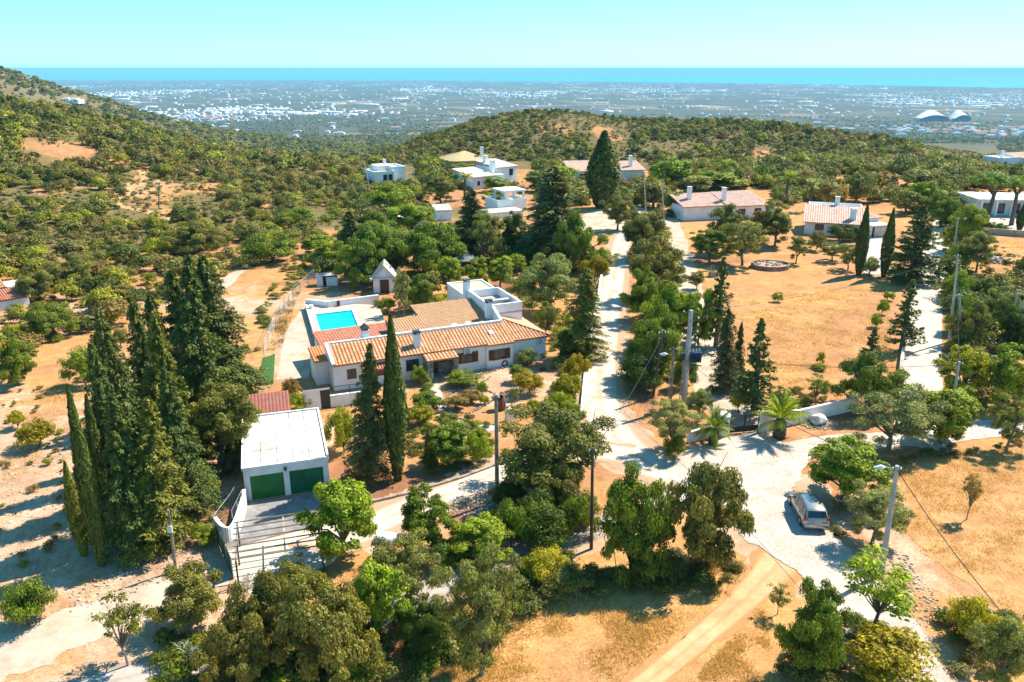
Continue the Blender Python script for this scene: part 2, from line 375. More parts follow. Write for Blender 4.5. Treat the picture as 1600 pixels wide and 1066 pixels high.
# ------------------------------------------------------------------ roads and paths (sheets draped on the ground)
def roadmat(name, a, b, c, fs=1.0, cob=0.0, ruts=False):
    m, t, p = newmat(name)
    f = noise(t, 0.5 * fs, 6, 0.7); g = noise(t, 7, 4, 0.7)
    col = ramp(t, f, [(0.28, a), (0.5, b), (0.75, c)])
    col = mix(t, maprange(t, g, 0.4, 0.75, 0, 0.4), col, tuple(x * 0.55 for x in b))
    col = mix(t, maprange(t, noise(t, 0.16, 5, 0.75, dist=2.0), 0.48, 0.7, 0, 0.5), col, (a[0] * .95, a[1] * .8, a[2] * .62))
    h = g
    if ruts:
        ab = N(t, 'ShaderNodeMath', operation='ABSOLUTE'); t.links.new(attr(t, 's'), ab.inputs[0]); wb = N(t, 'ShaderNodeMath', operation='MULTIPLY_ADD'); t.links.new(f, wb.inputs[0]); wb.inputs[1].default_value = .45; t.links.new(ab.outputs[0], wb.inputs[2])
        rr_ = ramp(t, wb.outputs[0], [(.22, (.45, .45, .45)), (.42, (0, 0, 0)), (.78, (0, 0, 0)), (.98, (.8, .8, .8))]); col = mix(t, rr_, col, (a[0] * .92, a[1] * .74, a[2] * .56))
    if cob:
        v = N(t, 'ShaderNodeTexVoronoi', feature='DISTANCE_TO_EDGE'); v.inputs['Scale'].default_value = cob
        gg = N(t, 'ShaderNodeNewGeometry'); t.links.new(gg.outputs['Position'], v.inputs['Vector'])
        j = maprange(t, v.outputs[0], 0.02, 0.1); col = mix(t, j, mix(t, 0.55, col, (0.3, 0.25, 0.2)), col); h = j
    t.links.new(col, p.inputs['Base Color']); p.inputs['Roughness'].default_value = 0.95; p.inputs['Specular IOR Level'].default_value = 0.1
    bump(t, p, h, 0.35, 0.04)
    return m
DUST = roadmat('pale_dust_road', (0.42, 0.31, 0.23), (0.60, 0.49, 0.39), (0.74, 0.64, 0.54), ruts=True)
COBB = roadmat('pale_cobbles', (0.42, 0.33, 0.26), (0.55, 0.46, 0.39), (0.66, 0.58, 0.51), cob=3.2)
GREYR = roadmat('grey_track', (0.32, 0.27, 0.23), (0.45, 0.39, 0.34), (0.57, 0.50, 0.44), ruts=True)
GRAV = roadmat('gravel', (0.36, 0.26, 0.18), (0.50, 0.39, 0.29), (0.62, 0.51, 0.41))
PAVE = roadmat('path_stone', (0.5, 0.42, 0.33), (0.6, 0.52, 0.42), (0.68, 0.60, 0.50), cob=2.0)
VERGE = roadmat('dusty_verge', (0.34, 0.19, 0.10), (0.47, 0.31, 0.19), (0.58, 0.44, 0.31))
def smooth_line(pts, n=14):
    P = [Vector(p).to_2d() if not isinstance(p, tuple) else Vector(p[:2]) for p in pts]
    P = [P[0] * 2 - P[1]] + P + [P[-1] * 2 - P[-2]]; out = []
    for i in range(1, len(P) - 2):
        for k in range(n):
            t = k / n; a, b, c, d = P[i - 1:i + 3]
            out.append(0.5 * (2 * b + (c - a) * t + (2 * a - 5 * b + 4 * c - d) * t * t + (3 * b - a - 3 * c + d) * t ** 3))
    out.append(P[-2]); return out
def road(name, pxs, width, mat, lift, label, rough=0.25, kind='structure'):
    L = smooth_line([G(*p) for p in pxs]); V = []; Fc = []; K = 6
    ws = np.interp(np.linspace(0, 1, len(L)), np.linspace(0, 1, len(width)), width) if hasattr(width, '__len__') else [width] * len(L)
    for i, p in enumerate(L):
        d = (L[min(i + 1, len(L) - 1)] - L[max(i - 1, 0)]).normalized(); nrm = Vector((-d.y, d.x))
        jl = (fbm(i * 0.3, 3.3, 3) - 0.5) * rough * 3; jr = (fbm(i * 0.3, 9.7, 3) - 0.5) * rough * 3
        for k in range(K + 1):
            s = k / K * 2 - 1; q = p + nrm * (s * ws[i] / 2 + (jl if k == 0 else jr if k == K else 0))
            V.append((q.x, q.y, h1(q.x, q.y) + lift))
    for i in range(len(L) - 1):
        for k in range(K): a = i * (K + 1) + k; Fc.append((a + 1, a, a + K + 1, a + K + 2))
    o = MB().add(V, Fc).build(name, mat); at = o.data.attributes.new('s', 'FLOAT', 'POINT'); at.data.foreach_set('value', np.tile(np.linspace(-1, 1, K + 1), len(L)).astype(np.float32))
    return tag(o, label, kind=kind)
def sheet(name, poly, z, mat, label, kind='structure', thick=None):
    b = MB(); P = [(p[0], p[1]) for p in poly]
    if thick: b.prism(P, z - thick, z)
    else:
        b.add([(x, y, h1(x, y) + z) for x, y in P], [tuple(range(len(P)))])
        f = b.f[0]; ar = sum(P[i][0] * P[(i + 1) % len(P)][1] - P[(i + 1) % len(P)][0] * P[i][1] for i in range(len(P)))
        if ar < 0: b.f[0] = f[::-1]
    return tag(b.build(name, mat), label, kind=kind)
def poly(pts):
    W_ = [G(*p) for p in pts]; n = len(W_); L = smooth_line([W_[-1]] + W_ + [W_[0], W_[1]], 9)[9:-9]
    return [(q.x + (vnoise(i * .7, 2.2) - .5) * .5, q.y + (vnoise(i * .7, 8.8) - .5) * .5) for i, q in enumerate(L)]
road('road_verge', [(985, 345), (970, 385), (958, 440), (945, 520), (937, 590), (945, 650), (985, 708), (1060, 738)], [4.6, 5.0, 5.2, 5.6, 6.6], VERGE, 0.006, 'dusty verges of the track beside the villa', .9)
road('track_verge', [(990, 712), (930, 705), (870, 712), (800, 730), (720, 765), (650, 790), (600, 812), (540, 838)], [5.0, 4.8, 4.8, 5.2], VERGE, 0.005, 'dusty verges of the garden track', .8)
road('lane_verge', [(1075, 745), (1040, 790), (960, 815), (900, 835), (830, 860), (720, 900), (620, 945), (500, 990), (330, 1030), (200, 1058), (60, 1100)], 4.0, VERGE, 0.004, 'dusty verges of the grey lane', .8)
road('access_verge', [(1195, 735), (1205, 800), (1235, 850), (1295, 885), (1345, 940), (1400, 1010), (1450, 1085), (1500, 1160)], [8, 10.5, 8.5, 6.6, 5.8, 5.2, 5], VERGE, 0.007, 'dusty verges of the cobbled road', 1.0)
road('road', [(1010, 318), (985, 345), (970, 385), (958, 440), (945, 520), (937, 590), (945, 650), (985, 708), (1060, 738), (1130, 745)], [3.8, 4.0, 4.3, 4.6, 4.8, 5.0, 5.6, 6.4], DUST, 0.020, 'pale dusty track running up beside the villa')
road('track', [(990, 712), (930, 705), (870, 712), (800, 730), (720, 765), (650, 790), (600, 812), (540, 838), (470, 830)], [4.0, 4.0, 3.8, 3.6, 3.6, 4.2], DUST, 0.028, 'pale track passing below the villa garden')
road('lane', [(1075, 745), (1040, 790), (960, 815), (900, 835), (830, 860), (720, 900), (620, 945), (500, 990), (330, 1030), (200, 1058), (60, 1100)], 2.6, GREYR, 0.012, 'narrow grey lane along the lower hedge', 0.15)
road('dirt_track', [(-60, 1055), (60, 1005), (160, 965), (270, 925), (350, 890), (400, 880)], [4.4, 4.2, 4.0, 3.4, 3.0, 2.4], GRAV, 0.016, 'stony dirt track at the lower left', 0.5)
sheet('forecourt', poly([(1040, 738), (1080, 700), (1120, 690), (1160, 678), (1195, 674), (1225, 692), (1252, 690), (1262, 722), (1250, 748), (1240, 768), (1262, 800), (1240, 850), (1165, 845), (1150, 790), (1090, 770)]), 0.036, COBB, 'bright cobbled forecourt before the gate')
road('access_road', [(1195, 775), (1225, 830), (1290, 880), (1345, 940), (1400, 1010), (1450, 1085), (1500, 1160)], [7.2, 5.8, 4.6, 4.0, 3.6, 3.4], COBB, 0.044, 'bright cobbled road leaving towards the lower right', 0.3)
road('side_road', [(1210, 715), (1290, 695), (1380, 688), (1470, 680), (1560, 668), (1680, 650)], [3.2, 3.0, 3.0, 3.0], COBB, 0.030, 'cobbled side road along the white wall', 0.15)
road('paved_drive', [(1438, 700), (1438, 600), (1441, 540), (1447, 480), (1456, 420), (1470, 360), (1476, 343)], [4.2, 4.0, 4.0, 3.8, 3.6, 3.6], PAVE, 0.040, 'long straight paved drive between wall and hedge', 0.05)
road('gravel_drive', [(1160, 672), (1143, 640), (1120, 600), (1098, 550), (1085, 500), (1076, 450), (1066, 410), (1055, 370), (1045, 340)], [4.2, 5.0, 5.4, 5.0, 4.0, 3.6, 3.6, 3.6], GRAV, 0.024, 'gravel drive behind the black gate', 0.4)
road('field_trail', [(1225, 870), (1170, 930), (1090, 1000), (1000, 1075), (930, 1130)], [3.6, 2.2, 1.8, 1.8], roadmat('straw_trail', (0.42, 0.24, 0.11), (0.54, 0.34, 0.17), (0.63, 0.44, 0.25), ruts=True), 0.010, 'straw coloured trail over the dry field', 0.5)
road('hill_path', [(455, 365), (420, 385), (390, 410), (340, 450), (280, 470)], 2.2, GRAV, 0.03, 'sandy footpath over the left slope', 0.6)
road('scrub_path', [(195, 240), (215, 262), (225, 285), (190, 300), (180, 318), (225, 330), (275, 345)], 2.4, roadmat('orange_path', (0.45, 0.22, 0.09), (0.55, 0.3, 0.14), (0.6, 0.38, 0.2)), 0.06, 'orange footpath through the hillside scrub', 0.8)
sheet('yard', poly([(905, 345), (930, 328), (985, 330), (985, 350), (950, 362), (915, 360)]), 0.035, GRAV, 'dusty turning yard at the top of the track')
m_, t_, p_ = newmat('ploughed_soil'); a_, c_ = G(1430, 750), G(1600, 960); ang_ = math.atan2(c_.y - a_.y, c_.x - a_.x)
mp_ = N(t_, 'ShaderNodeMapping'); mp_.inputs['Rotation'].default_value = (0, 0, -ang_ + math.pi / 2); gg_ = N(t_, 'ShaderNodeNewGeometry'); t_.links.new(gg_.outputs['Position'], mp_.inputs['Vector'])
wv_ = N(t_, 'ShaderNodeTexWave'); wv_.inputs['Scale'].default_value = .9; wv_.inputs['Distortion'].default_value = 2.2; wv_.inputs['Detail'].default_value = 4; wv_.inputs['Detail Scale'].default_value = 2; t_.links.new(mp_.outputs[0], wv_.inputs['Vector'])
sc_ = ramp(t_, noise(t_, .5, 6, .75, dist=1.0), [(.3, (.30, .13, .05)), (.5, (.46, .23, .09)), (.75, (.60, .37, .17))]); sc_ = mix(t_, maprange(t_, wv_.outputs[1], .3, .9, 0, .2), sc_, (.55, .34, .17)); sc_ = mix(t_, maprange(t_, noise(t_, 5, 5, .75), .52, .75, 0, .6), sc_, (.2, .1, .045))
t_.links.new(sc_, p_.inputs['Base Color']); p_.inputs['Roughness'].default_value = 1; p_.inputs['Specular IOR Level'].default_value = .05; bump(t_, p_, noise(t_, 4, 5, .75), .6, .12)
sheet('field', poly([(1415, 735), (1500, 715), (1660, 705), (1700, 900), (1640, 1020), (1540, 930), (1440, 860), (1412, 800)]), .014, m_, 'ploughed orange field at the lower right')
# driveway in front of the garage
sheet('driveway', [PZ(*p, 0) for p in ((388, 785), (520, 768), (535, 800), (500, 820), (352, 858), (358, 832))], 0.032, roadmat('stained_concrete', (0.15, 0.14, 0.14), (0.26, 0.24, 0.23), (0.44, 0.39, 0.36), 1.6), 'stained dark concrete apron before the garage')
sheet('parking', [PZ(*p, 0) for p in ((352, 860), (500, 822), (560, 830), (520, 880), (400, 935), (372, 915))], 0.018, roadmat('pale_concrete', (0.45, 0.37, 0.29), (0.56, 0.49, 0.41), (0.64, 0.57, 0.5)), 'pale concrete pad under the bare carport frame')

# ------------------------------------------------------------------ roofs of half-round tiles
def tile_roof(b, P, pitch=0.36, row=0.45, amp=0.085):
    """P: convex roof polygon (3-D, planar); P[0]->P[1] is the eave. Adds rounded tile courses to builder b."""
    P = [Vector(p) for p in P]; o = P[0]; s = (P[1] - P[0]).normalized()
    nrm = None
    for k in range(2, len(P)):
        nrm = s.cross(P[k] - o)
        if nrm.length > 1e-3: break
    nrm.normalize()
    if nrm.z < 0: nrm = -nrm
    t = nrm.cross(s); 
    if t.z < -1e-6: t = -t
    Q = [((p - o).dot(s), (p - o).dot(t)) for p in P]
    s0 = min(q[0] for q in Q); s1 = max(q[0] for q in Q)
    def rng(x):
        ts = []
        for i in range(len(Q)):
            (a, c), (d, e) = Q[i], Q[(i + 1) % len(Q)]
            if abs(a - d) < 1e-9: 
                if abs(x - a) < 1e-6: ts += [c, e]
                continue
            u = (x - a) / (d - a)
            if -1e-6 <= u <= 1 + 1e-6: ts.append(c + (e - c) * u)
        return (min(ts), max(ts)) if ts else (0, 0)
    n = max(2, int(round((s1 - s0) / pitch))); pw = (s1 - s0) / n; prof = [0, 0.75, 1.0, 0.75]
    tmax = max(q[1] for q in Q); nr = max(1, int(round(tmax / row)))
    for i in range(n):
        cols = []
        for k in range(5):
            x = s0 + (i + k / 4) * pw; x = min(max(x, s0 + 1e-4), s1 - 1e-4); a, c = rng(x); cols.append((x, a, c, prof[k % 4]))
        for j in range(nr):
            vs = []; r = random.random()
            if cols[2][2] - cols[2][1] < 0.05: continue
            for e in (0, 1):
                for x, a, c, hgt in cols:
                    tt = a + (c - a) * (j + e) / nr
                    z = amp * hgt + (0.018 if e == 0 else 0.0)
                    vs.append(o + s * x + t * tt + nrm * (z + 0.01))
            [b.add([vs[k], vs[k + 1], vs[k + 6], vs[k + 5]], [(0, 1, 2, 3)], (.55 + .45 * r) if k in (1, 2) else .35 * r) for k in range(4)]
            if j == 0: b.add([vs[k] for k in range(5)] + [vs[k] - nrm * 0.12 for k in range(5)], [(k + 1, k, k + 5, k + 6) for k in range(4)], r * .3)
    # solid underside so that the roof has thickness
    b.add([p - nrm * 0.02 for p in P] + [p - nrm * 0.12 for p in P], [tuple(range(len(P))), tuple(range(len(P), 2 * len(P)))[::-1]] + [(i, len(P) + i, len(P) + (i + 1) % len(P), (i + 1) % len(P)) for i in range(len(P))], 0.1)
    return b
class Frame:
    """local u (along the front), v (to the back), z"""
    def __init__(s, o, ang): s.o = Vector((o[0], o[1], o[2] if len(o) > 2 else 0)); s.u = Vector((math.cos(ang), math.sin(ang), 0)); s.v = Vector((-math.sin(ang), math.cos(ang), 0)); s.a = ang
    def __call__(s, u, v, z=0.0): return s.o + s.u * u + s.v * v + Vector((0, 0, z))
    def block(s, b, u0, u1, v0, v1, z0, z1):
        return b.prism([s(u0, v0)[:2], s(u1, v0)[:2], s(u1, v1)[:2], s(u0, v1)[:2]], s.o.z + z0, s.o.z + z1)
def rim(fr, b, u0, u1, v0, v1, z0, z1, w=0.2):
    fr.block(b, u0, u1, v0, v0 + w, z0, z1); fr.block(b, u0, u1, v1 - w, v1, z0, z1)
    fr.block(b, u0, u0 + w, v0 + w, v1 - w, z0, z1 - 0.004); fr.block(b, u1 - w, u1, v0 + w, v1 - w, z0, z1 - 0.004)
def window_front(fr, root, u, z, w, h, v=0.0, shutters=False, frame=None, name='window', glass=None):
    """a window in the front (v = const) wall: recessed-looking frame, pane, sill and shutters"""
    f = MB(); t = 0.07
    for a, c, d, e in ((u - w / 2, u + w / 2, z + h - t, z + h), (u - w / 2, u + w / 2, z, z + t), (u - w / 2, u - w / 2 + t, z + t, z + h - t), (u + w / 2 - t, u + w / 2, z + t, z + h - t), (u - t / 3, u + t / 3, z + t, z + h - t)):
        fr.block(f, a, c, v - 0.05, v + 0.02, d, e)
    o = f.build(name, frame or WOODB, root)
    fr.block(MB(), u - w / 2 + t, u + w / 2 - t, v - 0.012, v + 0.02, z + t, z + h - t).build('pane', glass or GLASS, o)
    fr.block(MB(), u - w / 2 - 0.1, u + w / 2 + 0.1, v - 0.12, v + 0.02, z - 0.09, z - 0.003).build('sill', WHITE2, o)
    if shutters:
        for sg in (-1, 1):
            sh = MB(); c = u + sg * (w / 2 + 0.28); fr.block(sh, c - 0.26, c + 0.26, v - 0.06, v - 0.004, z, z + h)
            for k in range(7): fr.block(sh, c - 0.21, c + 0.21, v - 0.085, v - 0.058, z + 0.08 + k * (h - .12) / 7, z + 0.08 + (k + 0.6) * (h - .12) / 7)
            sh.build('shutter', WOODB, root)
    return o
def chimney(fr, root, u, v, z0, z1, w=0.7, d=0.7, cap='pyr', capmat=None):
    b = MB(); fr.block(b, u - w / 2, u + w / 2, v - d / 2, v + d / 2, z0, z1)
    o = b.build('chimney', WHITE, root); c = MB(); cm = capmat or METALD
    if cap == 'pyr':
        fr.block(c, u - w * .4, u + w * .4, v - d * .4, v + d * .4, z1 + .002, z1 + 0.18)
        q = [fr(u - w * .6, v - d * .6, z1 + .18), fr(u + w * .6, v - d * .6, z1 + .18), fr(u + w * .6, v + d * .6, z1 + .18), fr(u - w * .6, v + d * .6, z1 + .18), fr(u, v, z1 + 0.75)]
        c.add(q, [(3, 2, 1, 0), (0, 1, 4), (1, 2, 4), (2, 3, 4), (3, 0, 4)])
    else:
        for a in (-1, 1):
            for e in (-1, 1): fr.block(c, u + a * w * .36 - .07, u + a * w * .36 + .07, v + e * d * .36 - .07, v + e * d * .36 + .07, z1 + .002, z1 + .22)
        fr.block(c, u - w * .56, u + w * .56, v - d * .56, v + d * .56, z1 + .222, z1 + .32)
    c.build('chimney_cap', cm, o); return o
def ac_unit(fr, root, u, z, v=0.0):
    b = MB(); fr.block(b, u - .42, u + .42, v - .36, v - .05, z, z + .6); o = b.build('air_conditioner', WHITE2, root)
    g = MB(); c = fr(u - .08, v - .365, z + .3)
    for k in range(12):
        a0, a1 = 2 * math.pi * k / 12, 2 * math.pi * (k + 1) / 12; q = []
        for rr in (.25, .19):
            for a in (a0, a1): q.append(c + fr.u * rr * math.cos(a) + Vector((0, 0, rr * math.sin(a))))
        g.add(q, [(0, 1, 3, 2)])
    for k in range(4): fr.block(g, u - .25, u + .1, v - .372, v - .364, z + .12 + k * .11, z + .145 + k * .11)
    g.build('fan_grille', METALD, o)
    [fr.block(MB(), u + a_, u + a_ + .05, v - .35, v, z - .08, z - .002).build('bracket', METAL, o) for a_ in (-.4, .35)]

# ------------------------------------------------------------------ the villa
VC = PZ(852.5, 561, 0)
V = Frame(VC, R(23.5))
villa = empty('villa', V(-12, 5)); villa.rotation_euler = (0, 0, 0)
tag(villa, 'long white villa with orange tiled roofs beside the swimming pool', 'house')
class Under:            # builds children in world coordinates under a root placed elsewhere
    pass
def under(o, root):
    o.parent = root; o.matrix_parent_inverse = Matrix.Translation(root.location).inverted(); return o
_b = MB.build
def _build(self, name, mat, parent=None, origin=None, smooth=False):
    o = _b(self, name, mat, None, origin, smooth)
    if parent is not None:
        base = parent
        while base.parent is not None: base = base.parent
        o.parent = parent
        o.matrix_parent_inverse = (Matrix.Translation(base.location) @ Matrix.Rotation(base.rotation_euler.z, 4, 'Z')).inverted() if parent is base else Matrix.Identity(4)
    return o
MB.build = _build
b = MB()
V.block(b, -23, -7.0, 0, 4.0, -.3, 2.7)                    # front range, left and centre
V.block(b, -7.0, -4.0, -.35, 3.9, -.3, 2.68)               # projecting bay
V.block(b, -4.0, 0, 0, 7.8, -.3, 2.66)                     # right corner
V.block(b, -24.3, -23, 2.2, 5.2, -.3, 2.55)                # left lean-to
V.block(b, -22.9, -15.3, 4.0, 10.4, -.3, 2.62)             # under the red roof
V.block(b, -15.3, -4.3, 4.0, 8.1, -.3, 3.3)
V.block(b, -11.6, -4.9, 8.1, 10.9, -.3, 3.5)
V.block(b, -4.35, -.5, 5.2, 12.1, 2.0, 4.25)
V.block(b, -4.2, .6, 7.8, 12.0, -.3, 2.9)
V.block(b, -4.1, .6, 12.0, 20.6, -.3, 3.85)
b.build('wall', WHITE, villa)
c = MB()                                                   # white parapets
V.block(c, -23.05, -16.2, 3.0, 3.3, 2.6, 4.0)
V.block(c, -16.2, -4.2, 2.75, 3.05, 2.6, 4.15)
V.block(c, -23.1, -22.8, -.2, 3.0, 2.5, 2.75)
c.prism([V(-23.1, -.2)[:2], V(-22.8, -.2)[:2], V(-22.8, 3.0)[:2], V(-23.1, 3.0)[:2]], 2.4, [2.9, 2.9, 4.0, 4.0])
c.prism([V(-4.2, 2.75)[:2], V(-3.9, 2.75)[:2], V(-3.9, 5.2)[:2], V(-4.2, 5.2)[:2]], 2.6, [4.15, 4.15, 5.1, 5.1])
rim(V, c, -4.4, -.5, 5.2, 12.15, 4.0, 5.2, .22)
rim(V, c, -4.15, .65, 12.15, 20.65, 3.6, 4.05, .2)
c.build('parapet', WHITE, villa)
d = MB(); V.block(d, -4.15, -.75, 5.45, 11.9, 4.2, 4.27); d.build('terrace_floor', plain('terrace_floor', (.42, .36, .31), .9, .2), villa)
d = MB(); V.block(d, -3.9, .4, 12.4, 20.4, 3.7, 3.9); d.build('flat_roof', plain('ochre_roof', (.62, .46, .3), .9, .15, 1.5), villa)
rf = MB()
tile_roof(rf, [V(-22.85, -.35, 2.72), V(-7.0, -.35, 2.72), V(-7.0, 2.85, 3.85), V(-22.85, 2.85, 3.85)])
tile_roof(rf, [V(-7.0, -.62, 2.66), V(-4.0, -.62, 2.66), V(-4.0, 2.85, 3.85), V(-7.0, 2.85, 3.85)])
tile_roof(rf, [V(-4.0, -.35, 2.72), V(.35, -.35, 2.72), V(-3.7, 3.6, 3.95), V(-4.0, 3.6, 3.95)])
rf.build('front_roof', TILE, villa)
rf = MB()
tile_roof(rf, [V(.38, -.35, 2.70), V(.38, 7.9, 2.70), V(-3.7, 7.9, 3.95), V(-3.7, 3.6, 3.95)], .28, .5, .03)
rf.build('side_roof', tilemat('terracotta_salmon', (.5, .25, .14), (.57, .31, .19), (.62, .38, .25)), villa)
rf = MB()
tile_roof(rf, [V(-15.5, 3.0, 3.35), V(-4.4, 3.0, 3.35), V(-4.4, 8.2, 4.05), V(-15.5, 8.2, 4.05)], .3, .5, .05)
tile_roof(rf, [V(-11.8, 8.2, 4.05), V(-4.42, 8.2, 4.05), V(-4.42, 11.2, 4.45), V(-11.8, 11.2, 4.45)], .3, .5, .05)
rf.build('upper_roof', TILET, villa)
rf = MB(); tile_roof(rf, [V(-23.1, 10.6, 2.66), V(-15.0, 10.9, 2.66), V(-15.0, 3.3, 3.0), V(-23.1, 3.3, 3.0)][::-1] if False else [V(-23.1, 3.3, 2.70), V(-15.3, 3.3, 2.70), V(-15.0, 10.8, 2.95), V(-23.1, 10.6, 2.95)], .33, .5, .025)
rf.build('rear_roof', TILER, villa)
rf = MB(); tile_roof(rf, [V(-24.45, 1.95, 2.58), V(-23.1, 1.95, 2.58), V(-23.1, 5.3, 3.0), V(-24.45, 5.3, 3.0)], .28); rf.build('lean_to_roof', tilemat('terracotta_new', (.55, .18, .05), (.62, .23, .07), (.66, .3, .12)), villa)
rd = MB(); rd.tube([V(.38, -.35, 2.8), V(-3.7, 3.6, 4.03)], .1, 6); rd.tube([V(-3.7, 3.6, 4.03), V(-3.7, 5.2, 4.03)], .1, 6); rd.build('ridge_tiles', TILER, villa)
chimney(V, villa, -18.8, 3.75, 2.8, 4.7, .75, .75)
chimney(V, villa, -14.2, .9, 2.8, 4.5, .65, .65, 'slab', METALD)
chimney(V, villa, -4.4, 12.6, 3.6, 6.2, .7, .7, 'slab', CONCD)
chimney(V, villa, -4.5, 5.4, 3.3, 5.5, .7, .6, 'slab', METALD)
for u, v, z in ((-8.9, 4.2, 3.55), (-7.3, 4.3, 3.55), (-5.9, 1.2, 3.3)):      # small vent pots on the roof
    q = MB(); q.prism([V(u - .25, v - .25)[:2], V(u + .25, v - .25)[:2], V(u + .25, v + .25)[:2], V(u - .25, v + .25)[:2]], z - .2, [z + .1, z + .1, z + .35, z + .35]); q.build('roof_vent', WHITE, villa)
# porch
pr = MB(); tile_roof(pr, [V(-14.0, -1.75, 2.32), V(-10.6, -1.75, 2.32), V(-10.6, -.02, 2.66), V(-14.0, -.02, 2.66)]); pr.build('porch_roof', TILE, villa)
def stone_pillar(u0, u1, v0, v1, z1):
    p = MB(); k = 0; z = 0
    V.block(p, u0 + .04, u1 - .04, v0 + .04, v1 - .04, 0, z1)
    while z < z1 - .12:
        h_ = random.uniform(.18, .3); h_ = min(h_, z1 - z); off = random.uniform(.3, .7)
        for a, e in ((u0, u0 + (u1 - u0) * off), (u0 + (u1 - u0) * off, u1)):
            V.block(p, a + .012, e - .012, v0 - random.uniform(0, .03), v1 + random.uniform(0, .03), z + .01, z + h_ - .012)
        z += h_
    o = p.build('porch_pillar', STONE, villa); return o
stone_pillar(-13.95, -13.35, -1.7, -.05, 2.3); stone_pillar(-11.1, -10.65, -1.7, -.05, 2.3)
p = MB(); V.block(p, -12.35, -11.1, -.25, -.02, 0.3, 2.3); p.build('porch_wall', plain('porch_stone', (.42, .33, .23), .9, .3, 3, bmp=.5), villa)
p = MB(); V.block(p, -13.3, -12.4, -.1, -.006, .32, 2.2)
dr = p.build('front_door', WOODB, villa)
p = MB(); V.block(p, -13.15, -12.55, -.125, -.1, .75, 2.05); p.build('door_pane', plain('warm_glass', (.2, .12, .05), .2, .2), dr)
p = MB(); p.tube([V(-12.5, -.13, 1.2), V(-12.5, -.13, 1.35)], .025, 6); p.build('door_handle', METAL, dr)
p = MB(); V.block(p, -13.3, -11.15, -1.6, -.26, 0, .3); V.block(p, -13.3, -11.15, -2.0, -1.6, 0, .15); p.build('doorstep', STONE, villa)
p = MB(); V.block(p, -12.2, -11.4, -.29, -.25, 1.5, 2.05); p.build('porch_window', DARK, villa)
window_front(V, villa, -15.0, .95, 1.35, 1.2); window_front(V, villa, -18.4, .95, 1.3, 1.2)
window_front(V, villa, -9.1, .9, 1.35, 1.15, 0, True); window_front(V, villa, -5.6, .9, 1.35, 1.15, -.35, True)
ac_unit(V, villa, -9.1, 2.05); ac_unit(V, villa, -.75, 1.95)
p = MB(); c0 = V(-5.0, -.4, .35)
for k in range(16):
    a0, a1 = 2 * math.pi * k / 16, 2 * math.pi * (k + 1) / 16
    p.tube([c0 + V.u * .3 * math.cos(a) + Vector((0, 0, .3 * math.sin(a))) for a in (a0, a1)], .07, 5)
hose = p.build('garden_hose', METALD, None); tag(hose, 'coiled black hose hung on the villa front wall', 'hose')
q = MB(); c0 = V(-2.4, 9.6, 4.75)
q.tube([V(-3.3, 8.0, 4.75), V(-1.0, 8.0, 4.75)], .3, 12); q.build('water_tank', METAL, villa)
[MB().tube([V(u, 8.0, 4.27), V(u, 8.0, 4.5)], .04, 5).build('tank_stand', METALD, villa) for u in (-3.0, -1.3)]
q = MB(); dc = V(-3.0, 14.4, 4.75); dn = Vector((.55, -.5, .65)).normalized(); du = dn.cross(Vector((0, 0, 1))).normalized(); dw = dn.cross(du)
vs = [dc - dn * .12]; fs = []
for rr, hh in ((.25, -.09), (.5, 0.0), (.52, -.02)):
    for k in range(14): vs.append(dc + dn * hh + (du * math.cos(k * math.pi / 7) + dw * math.sin(k * math.pi / 7)) * rr)
fs += [(0, 1 + k, 1 + (k + 1) % 14) for k in range(14)] + [(1 + 14 * j + k, 15 + 14 * j + k, 15 + 14 * j + (k + 1) % 14, 1 + 14 * j + (k + 1) % 14) for j in range(2) for k in range(14)]
q.add(vs, fs); q.tube([dc - dn * .12, dc - dn * .3, V(-3.0, 14.4, 3.9)], .04, 5); q.tube([dc - dw * .45, dc + dn * .5], .015, 4); q.build('satellite_dish', WHITE2, villa)
p = MB(); p.add([V(-4.104, 15.5, .6), V(-4.104, 17.2, .6), V(-4.104, 17.2, 2.7), V(-4.104, 15.5, 2.7)], [(0, 1, 2, 3)][::1]); p.prism([V(-4.16, 15.4)[:2], V(-4.1, 15.4)[:2], V(-4.1, 17.3)[:2], V(-4.16, 17.3)[:2]], .5, 2.8); p.build('side_window', GLASS, villa)
# small tiled canopy seen through the fir on the front
p = MB(); tile_roof(p, [V(-20.3, -1.0, 1.95), V(-17.6, -1.0, 1.95), V(-17.6, -.02, 2.3), V(-20.3, -.02, 2.3)], .28); p.build('window_canopy', TILER, villa)
window_front(V, villa, -21.2, 1.05, .9, 1.0)
# lower yard at the left end of the villa: a wall with a doorway, a terrace roof of red tiles
T = Frame(PZ(497, 640, 0), R(20))
yard = empty('yard_wall', T(0, 0)); tag(yard, 'low grey white yard wall with dark doorway left of the villa', 'wall')
p = MB(); T.block(p, -1.2, .3, 0, .25, -.1, 2.0); T.block(p, 1.2, 4.2, 0, .25, -.1, 1.2); T.block(p, .3, 1.2, 0, .25, 1.85, 2.0); p.build('wall', WHITE2, yard)
p = MB(); T.block(p, .32, 1.18, .06, .14, 0, 1.84); p.build('door', METALD, yard)
p = MB(); p.tube([T(-1.2, -.1, 2.1), T(5.5, -.1, 2.1)], .04, 5); p.tube([T(5.5, -.1, 0), T(5.5, -.1, 2.1)], .04, 5); p.tube([T(3.0, -.1, 1.2), T(3.0, -.1, 2.1)], .04, 5); p.build('pipe_frame', METALD, yard)

